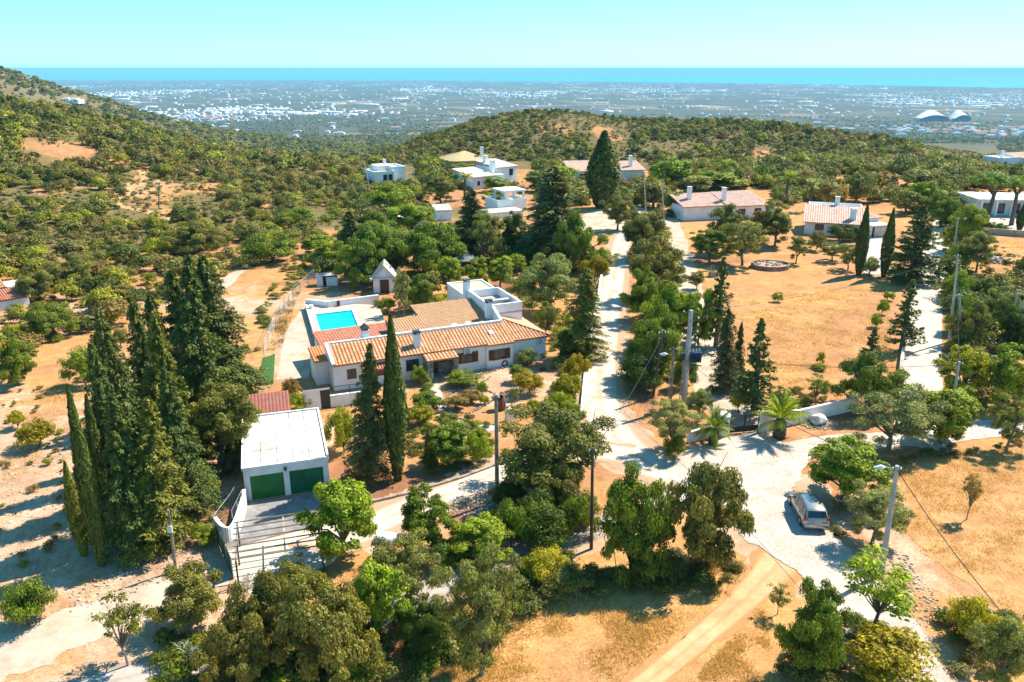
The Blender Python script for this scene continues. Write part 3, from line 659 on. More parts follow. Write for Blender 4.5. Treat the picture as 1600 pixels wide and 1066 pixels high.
# ------------------------------------------------------------------ outbuilding with the red roof behind the garage
GA = math.atan2(53.22 - 51.39, -13.63 + 19.46); GF = Frame((-19.46, 51.39, 0), GA); GL = 6.05; GD = 9.45
ob = empty('outbuilding', GF(1, 13)); tag(ob, 'low outbuilding with dull red tiled roof behind the garage', 'shed')
p = MB(); GF.block(p, .25, 3.6, 9.75, 14.4, -.1, 1.95); p.build('wall', WHITE2, ob)
p = MB(); tile_roof(p, [GF(0.0, 9.52, 2.0), GF(3.85, 9.52, 2.0), GF(3.85, 14.7, 2.5), GF(0.0, 14.7, 2.5)], .3, .4, .035); p.build('roof', tilemat('red_dull', (.22, .07, .05), (.29, .10, .075), (.34, .14, .1)), ob)
# ------------------------------------------------------------------ garage
gar = empty('garage', GF(GL / 2, 0)); tag(gar, 'white flat roofed double garage with two green doors', 'garage')
p = MB()
for u0, u1 in ((0, .42), (2.78, 3.2), (5.63, 6.05)): GF.block(p, u0, u1, 0, .3, -.1, 1.95)
GF.block(p, 0, GL, 0, .3, 1.95, 2.55)
GF.block(p, 0, .25, .3, GD, -.1, 2.5); GF.block(p, GL - .25, GL, .3, GD, -.1, 2.5); GF.block(p, .25, GL - .25, GD - .25, GD, -.1, 2.5)
p.build('wall', WHITE2, gar)
gr = MB(); nx, ny = 5, 7
m_, t_, p_ = newmat('roof_slabs'); f_ = noise(t_, .45, 6, .7); g_ = noise(t_, 2.2, 5, .7)
cc = ramp(t_, f_, [(.36, (.70, .69, .67)), (.5, (.62, .58, .54)), (.68, (.34, .28, .23))]); cc = mix(t_, maprange(t_, g_, .5, .8, 0, .35), cc, (.4, .36, .32))
kk = N(t_, 'ShaderNodeVectorMath', operation='SCALE'); t_.links.new(cc, kk.inputs[0]); t_.links.new(maprange(t_, attr(t_, 'rnd'), 0, 1, .94, 1.04), kk.inputs['Scale'])
t_.links.new(kk.outputs[0], p_.inputs['Base Color']); p_.inputs['Roughness'].default_value = .9
p = MB(); GF.block(p, -.05, GL + .05, -.05, GD + .05, 2.5, 2.58); roofg = p.build('roof', CONCD, gar)
for i in range(nx):
    for j in range(ny):
        q = MB(); dz = random.uniform(0, .008); GF.block(q, .12 + i * (GL - .24) / nx + .02, .12 + (i + 1) * (GL - .24) / nx - .02, .12 + j * (GD - .24) / ny + .02, .12 + (j + 1) * (GD - .24) / ny - .02, 2.56, 2.605 + dz); q.build('roof_slab', m_, roofg)
p = MB(); rim(GF, p, -.08, GL + .08, -.08, GD + .08, 2.5, 2.72, .16); p.build('parapet', WHITE2, gar)
for u0, u1, mt in ((.42, 2.78, GREENM), (3.2, 5.63, GREENM2)):
    p = MB(); n = 26
    GF.block(p, u0, u1, .14, .18, 0, 1.95)
    for k in range(n):
        a = u0 + (u1 - u0) * k / n; GF.block(p, a + .01, a + (u1 - u0) / n * .6, .105, .14, .02, 1.93)
    o = p.build('garage_door', mt, gar)
    q = MB(); q.tube([GF((u0 + u1) / 2 - .08, .09, .9), GF((u0 + u1) / 2 + .08, .09, .9)], .025, 5); q.build('handle', METALD, o)
p = MB(); p.tube([GF(2.95, -.02, 2.25), GF(2.95, -.16, 2.3)], [.1, .12], 10); p.tube([GF(2.95, -.03, 2.12), GF(2.95, -.12, 2.1)], [.06, .06], 8); p.build('wall_lamp', METALD, gar)

# curved white wall with railing beside the drive
cw = empty('curved_wall', PZ(372, 800, 0)); tag(cw, 'white curved wall with wire fence beside the garage drive', 'wall')
L = smooth_line([PZ(*q, 0) for q in ((384, 788), (380, 808), (368, 838), (352, 848), (340, 838))], 6); p = MB()
hh = np.interp(np.linspace(0, 1, len(L)), [0, .35, .6, .75, 1], [1.25, 1.2, 1.0, 1.3, 1.5])
for i in range(len(L) - 1):
    a, c = L[i], L[i + 1]; n_ = Vector((-(c - a).y, (c - a).x)).normalized() * .12
    p.prism([tuple(a - n_), tuple(c - n_), tuple(c + n_), tuple(a + n_)], -.1, [hh[i], hh[i + 1], hh[i + 1], hh[i]] if True else hh[i])
p.build('wall', WHITE, cw)
def wire_fence(name, pxs, hgt, label, step=.22, post=2.4, mat=METAL, z0=0.0, parent=None):
    L = [Vector((*PZ(*q, 0)[:2], 0)) for q in pxs]; root = parent
    if root is None: root = empty(name, L[0]); tag(root, label, 'fence')
    pan = MB()
    for a, c in zip(L[:-1], L[1:]):
        n = max(1, int((c - a).length / post))
        for k in range(n + 1):
            q = a + (c - a) * k / n; MB().tube([q + Vector((0, 0, z0 - .1)), q + Vector((0, 0, z0 + hgt + .05))], .035, 6).build('post', mat, root)
        ln = (c - a).length; d = (c - a).normalized(); s = -hgt
        pan.tube([a + Vector((0, 0, z0 + hgt)), c + Vector((0, 0, z0 + hgt))], .02, 4, False)
        while s < ln:
            for sg in (1, -1):
                s0, s1 = s, s + hgt; z_0, z_1 = 0, hgt
                if s0 < 0: z_0 = -s0; s0 = 0
                if s1 > ln: z_1 = hgt - (s1 - ln); s1 = ln
                za, zb = (z_0, z_1) if sg > 0 else (hgt - z_0, hgt - z_1)
                pan.tube([a + d * s0 + Vector((0, 0, z0 + za)), a + d * s1 + Vector((0, 0, z0 + zb))], .004, 3, False)
            s += step
    pan.build('wire_mesh', mat, root)
    return root
wire_fence('wire_fence', [(384, 762), (364, 800), (336, 838)], 1.5, 'wire mesh fence rising behind the curved white wall', .2)
wire_fence('rail_fence', [(381, 800), (366, 832)], .55, '', .2, 1.2, z0=1.15, parent=cw)
wire_fence('pool_fence', [(413, 558), (431, 510), (458, 468), (492, 438)], 1.7, 'wire mesh fence down the left side of the pool garden', .34, 3.0)
gs = empty('screen_fence', PZ(338, 848, 0)); tag(gs, 'dark green screened fence panel below the curved wall', 'fence')
a, c = PZ(340, 846, 0), PZ(365, 905, 0); n_ = Vector((-(c - a).y, (c - a).x, 0)).normalized() * .02
MB().prism([(a - n_)[:2], (c - n_)[:2], (c + n_)[:2], (a + n_)[:2]], .05, 1.5).build('screen', plain('green_screen', (.012, .06, .05), .7, .2), gs)
for k in range(4): q = a + (c - a) * k / 3; MB().tube([q, q + Vector((0, 0, 1.55))], .035, 6).build('post', METAL, gs)

# bare carport frame
cf = empty('carport_frame', PZ(420, 890, 0)); tag(cf, 'bare carport frame of thin dark beams over pale concrete', 'pergola')
CF = Frame(PZ(392, 912, 0), R(17))
for k in range(7):
    MB().tube([CF(-.9 + .18 * k * .0, k * .72, 1.9), CF(4.6, k * .72, 1.9)], .045, 5).build('beam', POLEW, cf)
for u in (-.7, 2.2, 4.4): MB().tube([CF(u, -.1, 1.83), CF(u, 4.5, 1.83)], .045, 5).build('rail', POLEW if u != 2.2 else STONEW, cf)
for u in (-.7, 4.4):
    for v in (0, 2.2, 4.4): MB().tube([CF(u, v, -.05), CF(u, v, 1.8)], .055, 6).build('post', POLEB, cf)

# ------------------------------------------------------------------ pool and terrace
TZ = .75
def Tp(px, py, z=TZ): return PZ(px, py, z)
pool_px = [(501, 520), (560, 509.5), (550, 484.8), (492.3, 491.5)]
ter = [Tp(499, 541), Tp(606, 515), Tp(592, 477), Tp(575, 471), Tp(512, 478), Tp(478, 474)]
pp = [Tp(*q) for q in pool_px]
cen = sum(pp, Vector()) / 4
# terrace as a ring of slabs round the pool basin
terr = empty('pool_terrace', (cen.x, cen.y, 0)); terr['kind'] = 'structure'; terr['label'] = 'pale pink terrace paved round the swimming pool'
paving = roadmat('terrace_paving', (.52, .36, .28), (.6, .45, .36), (.66, .53, .45), cob=1.6)
def clip_quad(a, b_, c_, d_): MB().prism([q[:2] for q in (a, b_, c_, d_)], -.1, TZ).build('terrace_slab', paving, terr)
fl, fr_, br, bl = pp
clip_quad(ter[0], ter[1], fr_, fl); clip_quad(fr_, ter[1], ter[2], br); clip_quad(br, ter[2], (ter[3] + ter[4]) / 2, bl + (br - bl) * .5)
clip_quad(bl + (br - bl) * .5, (ter[3] + ter[4]) / 2, ter[5], bl); clip_quad(bl, ter[5], ter[0], fl)
pool = empty('swimming_pool', (cen.x, cen.y, 0)); tag(pool, 'turquoise rectangular swimming pool with white coping', 'pool')
p = MB()
for i in range(4):
    a, c = pp[i], pp[(i + 1) % 4]; oa = cen + (a - cen) * 1.11; oc = cen + (c - cen) * 1.11; ia = cen + (a - cen) * .985; ic = cen + (c - cen) * .985
    p.prism([q[:2] for q in (ia, ic, oc, oa)], TZ - .02, TZ + .06)
p.build('coping', WHITE, pool)
m_, t_, p_ = newmat('pool_lining'); p_.inputs['Base Color'].default_value = (.05, .62, .78, 1); p_.inputs['Roughness'].default_value = .4
t_.links.new(ramp(t_, noise(t_, .6, 3), [(.3, (.02, .55, .74)), (.7, (.06, .68, .82))]), p_.inputs['Base Color'])
p = MB(); q4 = [q.copy() for q in pp]; vs = [(q.x, q.y, TZ - .25) for q in q4] + [(q.x, q.y, TZ - .62) for q in q4]
p.add(vs, [(4, 5, 6, 7)] + [(i, (i + 1) % 4, 4 + (i + 1) % 4, 4 + i) for i in range(4)])
p.build('basin', m_, pool)
m_, t_, p_ = newmat('pool_water'); p_.inputs['Base Color'].default_value = (.0, .58, .78, 1); p_.inputs['Roughness'].default_value = .06; p_.inputs['Specular IOR Level'].default_value = .35
t_.links.new(ramp(t_, noise(t_, .25, 3), [(.35, (.0, .42, .66)), (.6, (.0, .62, .80))]), p_.inputs['Base Color']); bump(t_, p_, noise(t_, 3, 3), .15, .05)
MB().add([(q.x, q.y, TZ - .1) for q in pp], [(0, 1, 2, 3)]).build('water', m_, pool)
pw = empty('pool_wall', Tp(500, 475, 0)); tag(pw, 'low white wall around the back and left of the pool', 'wall')
for (a, c, h0, h1_) in ((Tp(478, 474), Tp(499, 542), TZ + .05, TZ + .05), (Tp(479, 474), Tp(512, 480), TZ + .55, TZ + .8), (Tp(512.5, 480), Tp(592, 469), TZ + .8, TZ + .75)):
    n_ = Vector((-(c - a).y, (c - a).x, 0)).normalized() * .15
    MB().prism([(a - n_)[:2], (c - n_)[:2], (c + n_)[:2], (a + n_)[:2]], -.1, [h0, h1_, h1_, h0]).build('wall', WHITE, pw)
q = Tp(531, 478); p = MB(); p.box((q.x - .1, q.y - .3, TZ + .4), (.35, .12, .7)); p.build('niche', METALD, pw)
st = empty('pool_heater', Tp(486, 480)); tag(st, 'small white stool in the far left corner of the pool terrace', 'stool')
MB().lathe(Tp(486, 482), [(.28, 0), (.3, .35), (.34, .4), (.3, .45)], 12).build('seat', WHITE, st)
sheet('stepping_path', [PZ(*q, 0) for q in ((450, 512), (474, 480), (484, 520), (490, 545), (482, 592), (432, 594), (440, 550))], .022, GRAV, 'paved strip beside the pool wall')
sheet('lawn_strip', [PZ(*q, 0) for q in ((410, 560), (430, 553), (427, 600), (402, 602))], .026, plain('lawn', (.05, .12, .02), .9, .3, 3, bmp=.6), 'narrow green lawn strip left of the pool path')
# ------------------------------------------------------------------ garden house, shed, gazebo
def gable_house(fr, root, Lu, Lv, wh, rh, roofm, over=.3, wallm=None):
    b = MB(); fr.block(b, 0, Lu, 0, Lv, -.2, wh)
    z = fr.o.z
    for v in (0, Lv):
        sg = .001 if v == 0 else -.001
        b.add([fr(0, v, wh), fr(Lu, v, wh), fr(Lu / 2, v, wh + rh)], [(0, 1, 2) if v == 0 else (2, 1, 0)])
    b.build('wall', wallm or WHITE, root)
    r = MB()
    k = rh / (Lu / 2)
    for sg in (0, 1):
        e0 = fr(-over if sg == 0 else Lu + over, -over, wh - k * over + .06); e1 = fr(-over if sg == 0 else Lu + over, Lv + over, wh - k * over + .06)
        t0 = fr(Lu / 2, -over, wh + rh + .06); t1 = fr(Lu / 2, Lv + over, wh + rh + .06)
        tile_roof(r, [e0, e1, t1, t0] if sg else [e1, e0, t0, t1], .3, .5, .04)
    r.build('roof', roofm, root)
SF = Frame(PZ(584, 458, 0), R(8))
sh = empty('pool_house', SF(1.6, 0)); tag(sh, 'small white garden house with steep gable and dark door', 'shed')
gable_house(SF, sh, 3.1, 3.4, 2.2, 1.75, tilemat('pale_tile', (.5, .44, .38), (.58, .52, .46), (.64, .58, .53)), .42)
p = MB(); SF.block(p, -.4, 3.5, -.42, .0, 2.02, 2.16); p.build('fascia', WHITE2, sh)
p = MB(); SF.block(p, .95, 2.15, -.05, -.003, 0, 1.98); dd = p.build('door', DARK, sh)
p = MB(); [SF.block(p, u, u + .07, -.09, -.05, 0, 1.98) for u in (.93, 1.52, 2.1)]; p.build('door_frame', WOODB, dd)
SF2 = Frame(PZ(495, 448, 0), R(10)); s2 = empty('store_shed', SF2(1.5, 0)); tag(s2, 'tiny white store shed overgrown with ivy beyond the pool', 'shed')
p = MB(); SF2.block(p, 0, .9, 0, 1.5, -.1, 1.5); SF2.block(p, 1.4, 3.0, 0, 1.5, -.1, 1.3); SF2.block(p, .9, 1.4, .6, 1.5, -.1, 1.48); p.build('wall', WHITE2, s2)
p = MB(); SF2.block(p, -.1, 3.1, -.1, 1.6, 1.5, 1.6); p.build('roof', CONC, s2)
p = MB(); SF2.block(p, .92, 1.38, .55, .59, 0, 1.4); p.build('door', DARK, s2)
gz = empty('gazebo', PZ(729, 425, 0)); tag(gz, 'gazebo with shallow grey pyramid roof among the fruit trees', 'gazebo')
q = PZ(729, 425, 0); p = MB()
for i in range(6):
    a = i * math.pi / 3; MB().tube([q + Vector((1.7 * math.cos(a), 1.7 * math.sin(a), 0)), q + Vector((1.7 * math.cos(a), 1.7 * math.sin(a), 2.1))], .07, 6).build('post', POLEW, gz)
vs = [q + Vector((2.1 * math.cos(i * math.pi / 3), 2.1 * math.sin(i * math.pi / 3), 2.1)) for i in range(6)]
p.add(vs + [q + Vector((0, 0, 3.1))] + [v - Vector((0, 0, .1)) for v in vs], [(i, (i + 1) % 6, 6) for i in range(6)] + [tuple(range(7, 13))[::-1]] + [(i, 7 + i, 7 + (i + 1) % 6, (i + 1) % 6) for i in range(6)])
p.build('roof', plain('grey_felt', (.2, .23, .23), .9, .2), gz)

# ------------------------------------------------------------------ neighbouring houses
def frame_px(a, c, z=None):
    A_, C_ = G(*a), G(*c)
    if z is not None: A_, C_ = PZ(*a, z), PZ(*c, z)
    fr = Frame((A_.x, A_.y, min(A_.z, C_.z)), math.atan2(C_.y - A_.y, C_.x - A_.x)); return fr, (C_ - A_).to_2d().length
def shed_roof(fr, root, u0, u1, v0, v1, z0, z1, mat, name='roof', pitch=.3):
    r = MB(); tile_roof(r, [fr(u0, v0, z0), fr(u1, v0, z0), fr(u1, v1, z1), fr(u0, v1, z1)], pitch, .5); return r.build(name, mat, root)
def hip_roof(fr, root, u0, u1, v0, v1, z0, z1, mat, pitch=.4):
    d = (v1 - v0) / 2; r = MB(); a, b_ = fr(u0 + d, v0 + d, z1), fr(u1 - d, v0 + d, z1)
    tile_roof(r, [fr(u0, v0, z0), fr(u1, v0, z0), b_, a], pitch, .5); tile_roof(r, [fr(u1, v1, z0), fr(u0, v1, z0), a, b_], pitch, .5)
    tile_roof(r, [fr(u1, v0, z0), fr(u1, v1, z0), b_], pitch, .5); tile_roof(r, [fr(u0, v1, z0), fr(u0, v0, z0), a], pitch, .5)
    return r.build('roof', mat, root)
def walls(fr, root, blocks, mat=None):
    b = MB()
    for q in blocks: fr.block(b, *q)
    return b.build('wall', mat or WHITE, root)
# house across the dry field
g, L = frame_px((1256, 366), (1350, 372)); hs = empty('field_house', g(L / 2, 3)); tag(hs, 'white house with faded pink tiled roof across the dry field', 'house')
walls(g, hs, [(0, L, 0, 8, -.5, 2.5), (0.5, L - .6, 8, 11, -.5, 3.6)]); shed_roof(g, hs, -.5, L + .3, -.6, 7.8, 2.45, 4.5, TILEP, 'roof', .42)
p = MB(); rim(g, p, .3, L - .5, 7.9, 11.2, 3.5, 4.6, .2); p.build('terrace_wall', WHITE, hs)
p = MB(); [p.tube([g(u, 8.0, 4.6), g(u, 8.0, 5.0)], .05, 4) for u in np.arange(3, L - 1, .5)]; p.tube([g(3, 8, 5.0), g(L - 1, 8, 5.0)], .05, 4); p.build('terrace_railing', WHITE, hs)
p = MB(); g.block(p, L + .0, L + .35, -.8, 7.0, -.5, 3.2); p.build('gable_wall', WHITE, hs)
chimney(g, hs, 5.5, 8.6, 3.6, 5.9, .8, .8, 'slab', WHITE); chimney(g, hs, L - 2.3, 1.8, 2.6, 4.9, 1.1, .8, 'slab', WHITE)
window_front(g, hs, 2.6, .9, 1.6, 1.2); window_front(g, hs, 7.2, .9, 1.8, 1.2)
g2, L2 = frame_px((1356, 371), (1386, 369)); an = empty('field_annex', g2(L2 / 2, 2)); tag(an, 'white annex with garage door right of the field house', 'house')
walls(g2, an, [(0, L2, .2, 7, -.5, 2.3), (-.2, L2 + .2, 3, 9, 2.3, 3.0)]); shed_roof(g2, an, -.4, L2 + .5, 2.5, 9.2, 3.0, 4.0, TILEP, 'roof', .42)
p = MB(); g2.block(p, L2 * .42, L2 * .95, .12, .19, 0, 1.9); p.build('garage_door', plain('cream_door', (.6, .57, .5), .6), an)
p = MB(); g2.block(p, L2 * .22, L2 * .33, .12, .19, 0, 1.9); p.build('door', DARK, an)
p = MB(); g2.block(p, -.3, L2 + .3, -.9, .2, 2.05, 2.28); p.build('canopy', CONC, an)
sheet('courtyard', poly([(1350, 392), (1353, 374), (1388, 371), (1392, 392), (1385, 425), (1350, 425)]), .03, roadmat('court_pink', (.5, .38, .31), (.6, .48, .41), (.66, .55, .49)), 'pinkish courtyard before the annex')
# house with two chimneys left of the field
g, L = frame_px((1138, 344), (1196, 341)); hs = empty('chimney_house', g(L / 2, 3)); tag(hs, 'white house with salmon roof and two tall chimneys beyond the field trees', 'house')
walls(g, hs, [(0, L, 0, 8, -.5, 2.9), (-9.5, -.01, 1.5, 8, -.5, 2.9)]); shed_roof(g, hs, -.4, L + .4, -.5, 8, 2.85, 4.7, TILEP, 'roof', .42); shed_roof(g, hs, -10, -.4, 1.0, 8, 2.9, 4.6, TILEP, 'left_roof', .42)
chimney(g, hs, .3, 3.2, 3.2, 6.0, .8, .8, 'slab', WHITE); chimney(g, hs, -6.8, 5, 3.2, 6.2, .8, .8, 'slab', WHITE)
window_front(g, hs, 3, .9, 1.6, 1.3); window_front(g, hs, L - 2, .9, 1.6, 1.3)
# house behind the tall cypress
g, L = frame_px((892, 283), (1005, 282)); hs = empty('wide_house', g(L / 2, 3)); tag(hs, 'wide white house with pale pink roof behind the tall cypress', 'house')
walls(g, hs, [(0, L, 0, 8, -.5, 3.0)]); shed_roof(g, hs, -.5, L * .36, -.6, 8, 2.95, 4.9, TILEP, 'left_roof', .45); shed_roof(g, hs, L * .62, L + .5, -.6, 8, 2.95, 4.6, TILEP, 'right_roof', .45)
p = MB(); g.block(p, L * .36 + .01, L * .62 - .01, 0, 8, 2.99, 4.4); p.build('middle_wall', WHITE, hs)
window_front(g, hs, 3.3, .9, 1.6, 1.3, frame=METALD); window_front(g, hs, 6.6, .9, 1.6, 1.3, frame=METALD); chimney(g, hs, L - 3, 3, 3.5, 6.3, .9, .9, 'slab', WHITE)
# stepped white house
g, L = frame_px((741, 297), (788, 291)); hs = empty('stepped_house', g(L / 2, 3)); tag(hs, 'stepped white house with low cream roofs above the orange clearing', 'house')
walls(g, hs, [(0, L, 0, 9, -1, 3.2), (L, L + 7, 3, 12, -1, 4.6)]); shed_roof(g, hs, -.4, L * .7, -.5, 9, 3.2, 4.6, tilemat('cream_tile', (.6, .5, .38), (.68, .58, .46), (.72, .64, .54)), 'lower_roof', .5); shed_roof(g, hs, L - .3, L + 7.4, 2.5, 12.3, 4.6, 5.8, bpy.data.materials['cream_tile'], 'upper_roof', .5)
chimney(g, hs, L - 1.2, 3.5, 3.4, 6.4, 1.2, 1.2, 'slab', WHITE); chimney(g, hs, L + 1, 9, 4.6, 7, 1, 1, 'slab', WHITE)
for u in (1.5, 4): window_front(g, hs, u, 1, .9, 1.1, frame=METALD)
window_front(g, hs, L + 5, 2.2, 1.3, 1.8, 3.0, frame=METALD)
# ochre house
g, L = frame_px((705, 268), (762, 266)); hs = empty('ochre_house', g(L / 2, 5)); tag(hs, 'ochre house with broad yellow hipped roof amid trees', 'house')
walls(g, hs, [(0, L, 0, 11, -.5, 3.0)], plain('ochre_wall', (.6, .42, .2), .9, .1)); hip_roof(g, hs, -.8, L + .8, -.8, 11.8, 3.0, 5.4, TILEY, .5); chimney(g, hs, L - 1, 2.5, 3.4, 6.4, .9, .9, 'slab', WHITE)
for u in (3, 7): window_front(g, hs, u, .9, 1.5, 1.3)
# white house on the left of the clearing
g, L = frame_px((586, 287), (637, 284)); hs = empty('terraced_house', g(L / 2, 4)); tag(hs, 'white flat roofed house with sun terrace at the valley edge', 'house')
walls(g, hs, [(0, L * .6, 0, 8, -1.5, 2.8), (L * .6, L, 1.5, 9, -1.5, 3.6), (L * .25, L * .75, 4, 9.5, 2.8, 4.2)]); p = MB(); rim(g, p, -.1, L * .6 + .1, -.1, 8.1, 2.7, 3.2, .25); rim(g, p, L * .6 - .1, L + .1, 1.4, 9.1, 3.5, 4.1, .25); p.build('parapet', WHITE, hs)
p = MB(); g.block(p, .2, L * .58, .2, 3.9, 2.79, 2.86); p.build('terrace_floor', plain('sand_floor', (.62, .48, .3), .9), hs)
for u in (L * .32, L * .48): window_front(g, hs, u, .7, 1.2, 1.6, frame=METALD)
p = MB(); g.block(p, -2.5, L * .5, -5, -.05, -1.2, -.4); p.build('lower_terrace', plain('brown_floor', (.34, .2, .15), .9), hs); chimney(g, hs, L * .55, 6, 4.2, 5.4, .7, .7, 'slab', WHITE)
# white pergola roof terrace
g, L = frame_px((778, 334), (822, 330)); hs = empty('pergola_house', g(L / 2, 2)); tag(hs, 'white house with open columned roof terrace behind dark trees', 'house')
walls(g, hs, [(0, L, 0, 6, -.5, 2.2), (-4.5, L * .5, -5, -.01, -.5, 1.0)]); p = MB(); rim(g, p, -.1, L + .1, -.1, 6.1, 2.1, 2.9, .2); p.build('parapet', WHITE, hs)
for u in (L * .3, L * .62, L * .95):
    for v in (.6, 5.4): p = MB(); g.block(p, u - .2, u + .2, v - .2, v + .2, 2.2, 4.4); p.build('column', WHITE, hs)
p = MB(); g.block(p, L * .22, L * 1.02, .2, 5.8, 4.4, 4.75); p.build('terrace_roof', WHITE, hs)
p = MB(); g.block(p, -4.8, L * .5 + .3, -5.2, .0, 1.0, 1.25); p.build('lower_roof', weathered('patchy_roof', (.6, .55, .5), (.4, .35, .3), .8), hs)
for nm, a, c, dp, hh, lb in (('white_roof_shed', (630, 362), (667, 356), 3.2, 1.9, 'long low shed with plain white roof among green trees'), ('grey_roof_shed', (681, 345), (706, 344), 5, 2.0, 'low shed with grey white roof below the orange clearing')):
    g, L = frame_px(a, c); hs = empty(nm, g(L / 2, 1)); tag(hs, lb, 'shed'); walls(g, hs, [(0, L, 0, dp, -.3, hh)])
    p = MB(); p.prism([g(-.2, -.3)[:2], g(L + .2, -.3)[:2], g(L + .2, dp + .3)[:2], g(-.2, dp + .3)[:2]], g.o.z + hh, [g.o.z + hh + .15] * 2 + [g.o.z + hh + .6] * 2); p.build('roof', WHITE2 if 'white' in nm else CONC, hs)
# house at the left edge
g, L = frame_px((-60, 486), (47, 468)); hs = empty('edge_house', g(L / 2, 2)); tag(hs, 'white house with red roofs cut off by the left edge', 'house')
walls(g, hs, [(0, L, 0, 3.5, -.5, 2.2), (0, L * .9, -3.5, -.01, -.5, 1.4)]); shed_roof(g, hs, 0, L * .88, -3.7, -.1, 1.35, 2.0, TILER, 'lower_roof'); shed_roof(g, hs, 0, L * .7, -.05, 3.5, 2.2, 2.7, TILE, 'upper_roof')
window_front(g, hs, L * .93, .9, .8, 1.0, frame=METALD)
# houses at the right edge
g, L = frame_px((1522, 336), (1640, 338)); hs = empty('pine_house', g(L / 2, 3)); tag(hs, 'long white house behind the umbrella pines at right', 'house')
walls(g, hs, [(0, L, 0, 8, -.5, 3.4)]); p = MB(); g.block(p, -.6, L + .5, -1.8, 8.5, 3.4, 3.7); p.build('roof', WHITE2, hs)
for k in range(6): window_front(g, hs, 2 + k * 3.1, .4, 1.7, 2.2, frame=METALD)
for k in range(7): p = MB(); g.block(p, .3 + k * 3.1, .7 + k * 3.1, -1.6, -1.2, -.3, 3.39); p.build('column', WHITE, hs)
sheet('terrace_court', poly([(1512, 360), (1520, 338), (1640, 340), (1640, 362)]), .03, COBB, 'white terrace of the house behind the pines')
g, L = frame_px((1566, 258), (1640, 258)); hs = empty('ridge_house', g(L / 2, 3)); tag(hs, 'white house with chimney on the ridge at the right edge', 'house')
walls(g, hs, [(0, L, 0, 9, -.5, 3.4)]); shed_roof(g, hs, L * .35, L + .5, -.5, 9, 3.4, 4.6, TILEP, 'roof', .5); p = MB(); rim(g, p, -.1, L * .35, -.1, 9.1, 3.3, 3.9, .25); p.build('parapet', WHITE, hs); chimney(g, hs, 3, 3, 3.4, 6, 1, 1, 'slab', WHITE); window_front(g, hs, 1.6, 1, 1.5, 1.3, frame=METALD)
# ochre boundary wall at right
a, c = G(1527, 365), G(1660, 375); n_ = Vector((-(c - a).y, (c - a).x, 0)).normalized() * .15
tag(MB().prism([(a - n_)[:2], (c - n_)[:2], (c + n_)[:2], (a + n_)[:2]], -.2, 1.2).build('boundary_wall', plain('ochre_render', (.42, .33, .25), .9, .2, 1)), 'ochre boundary wall below the house with pines', 'wall')

# ------------------------------------------------------------------ walls along roads
def low_wall(name, pxs, h_, w, mat, label, z0=-.1):
    L = [G(*q) for q in pxs]; b = MB()
    for i in range(len(L) - 1):
        a, c = L[i].to_2d(), L[i + 1].to_2d(); d0 = (c - (L[i - 1].to_2d() if i else a)).normalized(); d1 = ((L[i + 2].to_2d() if i + 2 < len(L) else c) - a).normalized()
        na = Vector((-d0.y, d0.x)) * w / 2; nc = Vector((-d1.y, d1.x)) * w / 2
        b.prism([tuple(a - na), tuple(c - nc), tuple(c + nc), tuple(a + na)], [L[i].z + z0, L[i + 1].z + z0] * 1 + [L[i + 1].z + z0, L[i].z + z0], [L[i].z + h_, L[i + 1].z + h_, L[i + 1].z + h_, L[i].z + h_])
    return tag(b.build(name, mat), label, 'wall')
low_wall('drive_wall', [(1404, 620), (1408, 570), (1414, 530), (1424, 470), (1433, 430)], .75, .35, STONEW, 'pale stone wall along the left of the straight drive')
low_wall('road_wall', [(908, 655), (914, 590), (922, 530), (932, 480), (938, 440), (950, 400)], .45, .25, WHITE2, 'low white kerb wall along the dusty track')
low_wall('track_kerb', [(575, 787), (640, 772), (720, 748), (790, 722)], .18, .2, STONE, 'low stone kerb between red garden soil and track')
gw = empty('gate_wall', G(1260, 660)); tag(gw, 'white wall curving right from the gate', 'wall')
def wall_run(pxs, h0, h1_, w, root):
    L = [G(*q) for q in pxs]; n = len(L); b = MB()
    for i in range(n - 1):
        a, c = L[i], L[i + 1]; nn = Vector((-(c - a).y, (c - a).x, 0)).normalized() * w / 2; za = h0 + (h1_ - h0) * i / (n - 1); zc = h0 + (h1_ - h0) * (i + 1) / (n - 1)
        b.prism([(a - nn)[:2], (c - nn)[:2], (c + nn)[:2], (a + nn)[:2]], -.1, [za, zc, zc, za])
    return b.build('wall', WHITE, root)
wall_run([(1187, 676), (1212, 668), (1245, 662)], 2.0, 1.35, .3, gw); wall_run([(1246, 662), (1290, 651), (1338, 640)], 1.33, 1.25, .25, gw)
gw2 = empty('left_gate_wall', G(1090, 690)); tag(gw2, 'short low white wall left of the gate', 'wall'); wall_run([(1074, 692), (1108, 684), (1122, 680)], 1.0, 1.2, .25, gw2)
gp = empty('gate_pier', G(1128, 679)); tag(gp, 'round white gate pier with letterbox', 'pier')
q = G(1128, 679); MB().lathe(q, [(.52, -.1), (.52, 1.75), (.6, 1.78), (.6, 1.9), (.5, 2.0), (.2, 2.05)], 24).build('column', WHITE, gp, smooth=False)
MB().box((q.x + .2, q.y - .5, 1.15), (.3, .14, .4)).build('letterbox', METALD, gp)
ga, gc = G(1140, 678), G(1184, 674); gate = empty('gate', (ga + gc) / 2); tag(gate, 'black double gate of thin vertical bars between white piers', 'gate')
gd = (gc - ga).normalized(); gl = (gc - ga).length
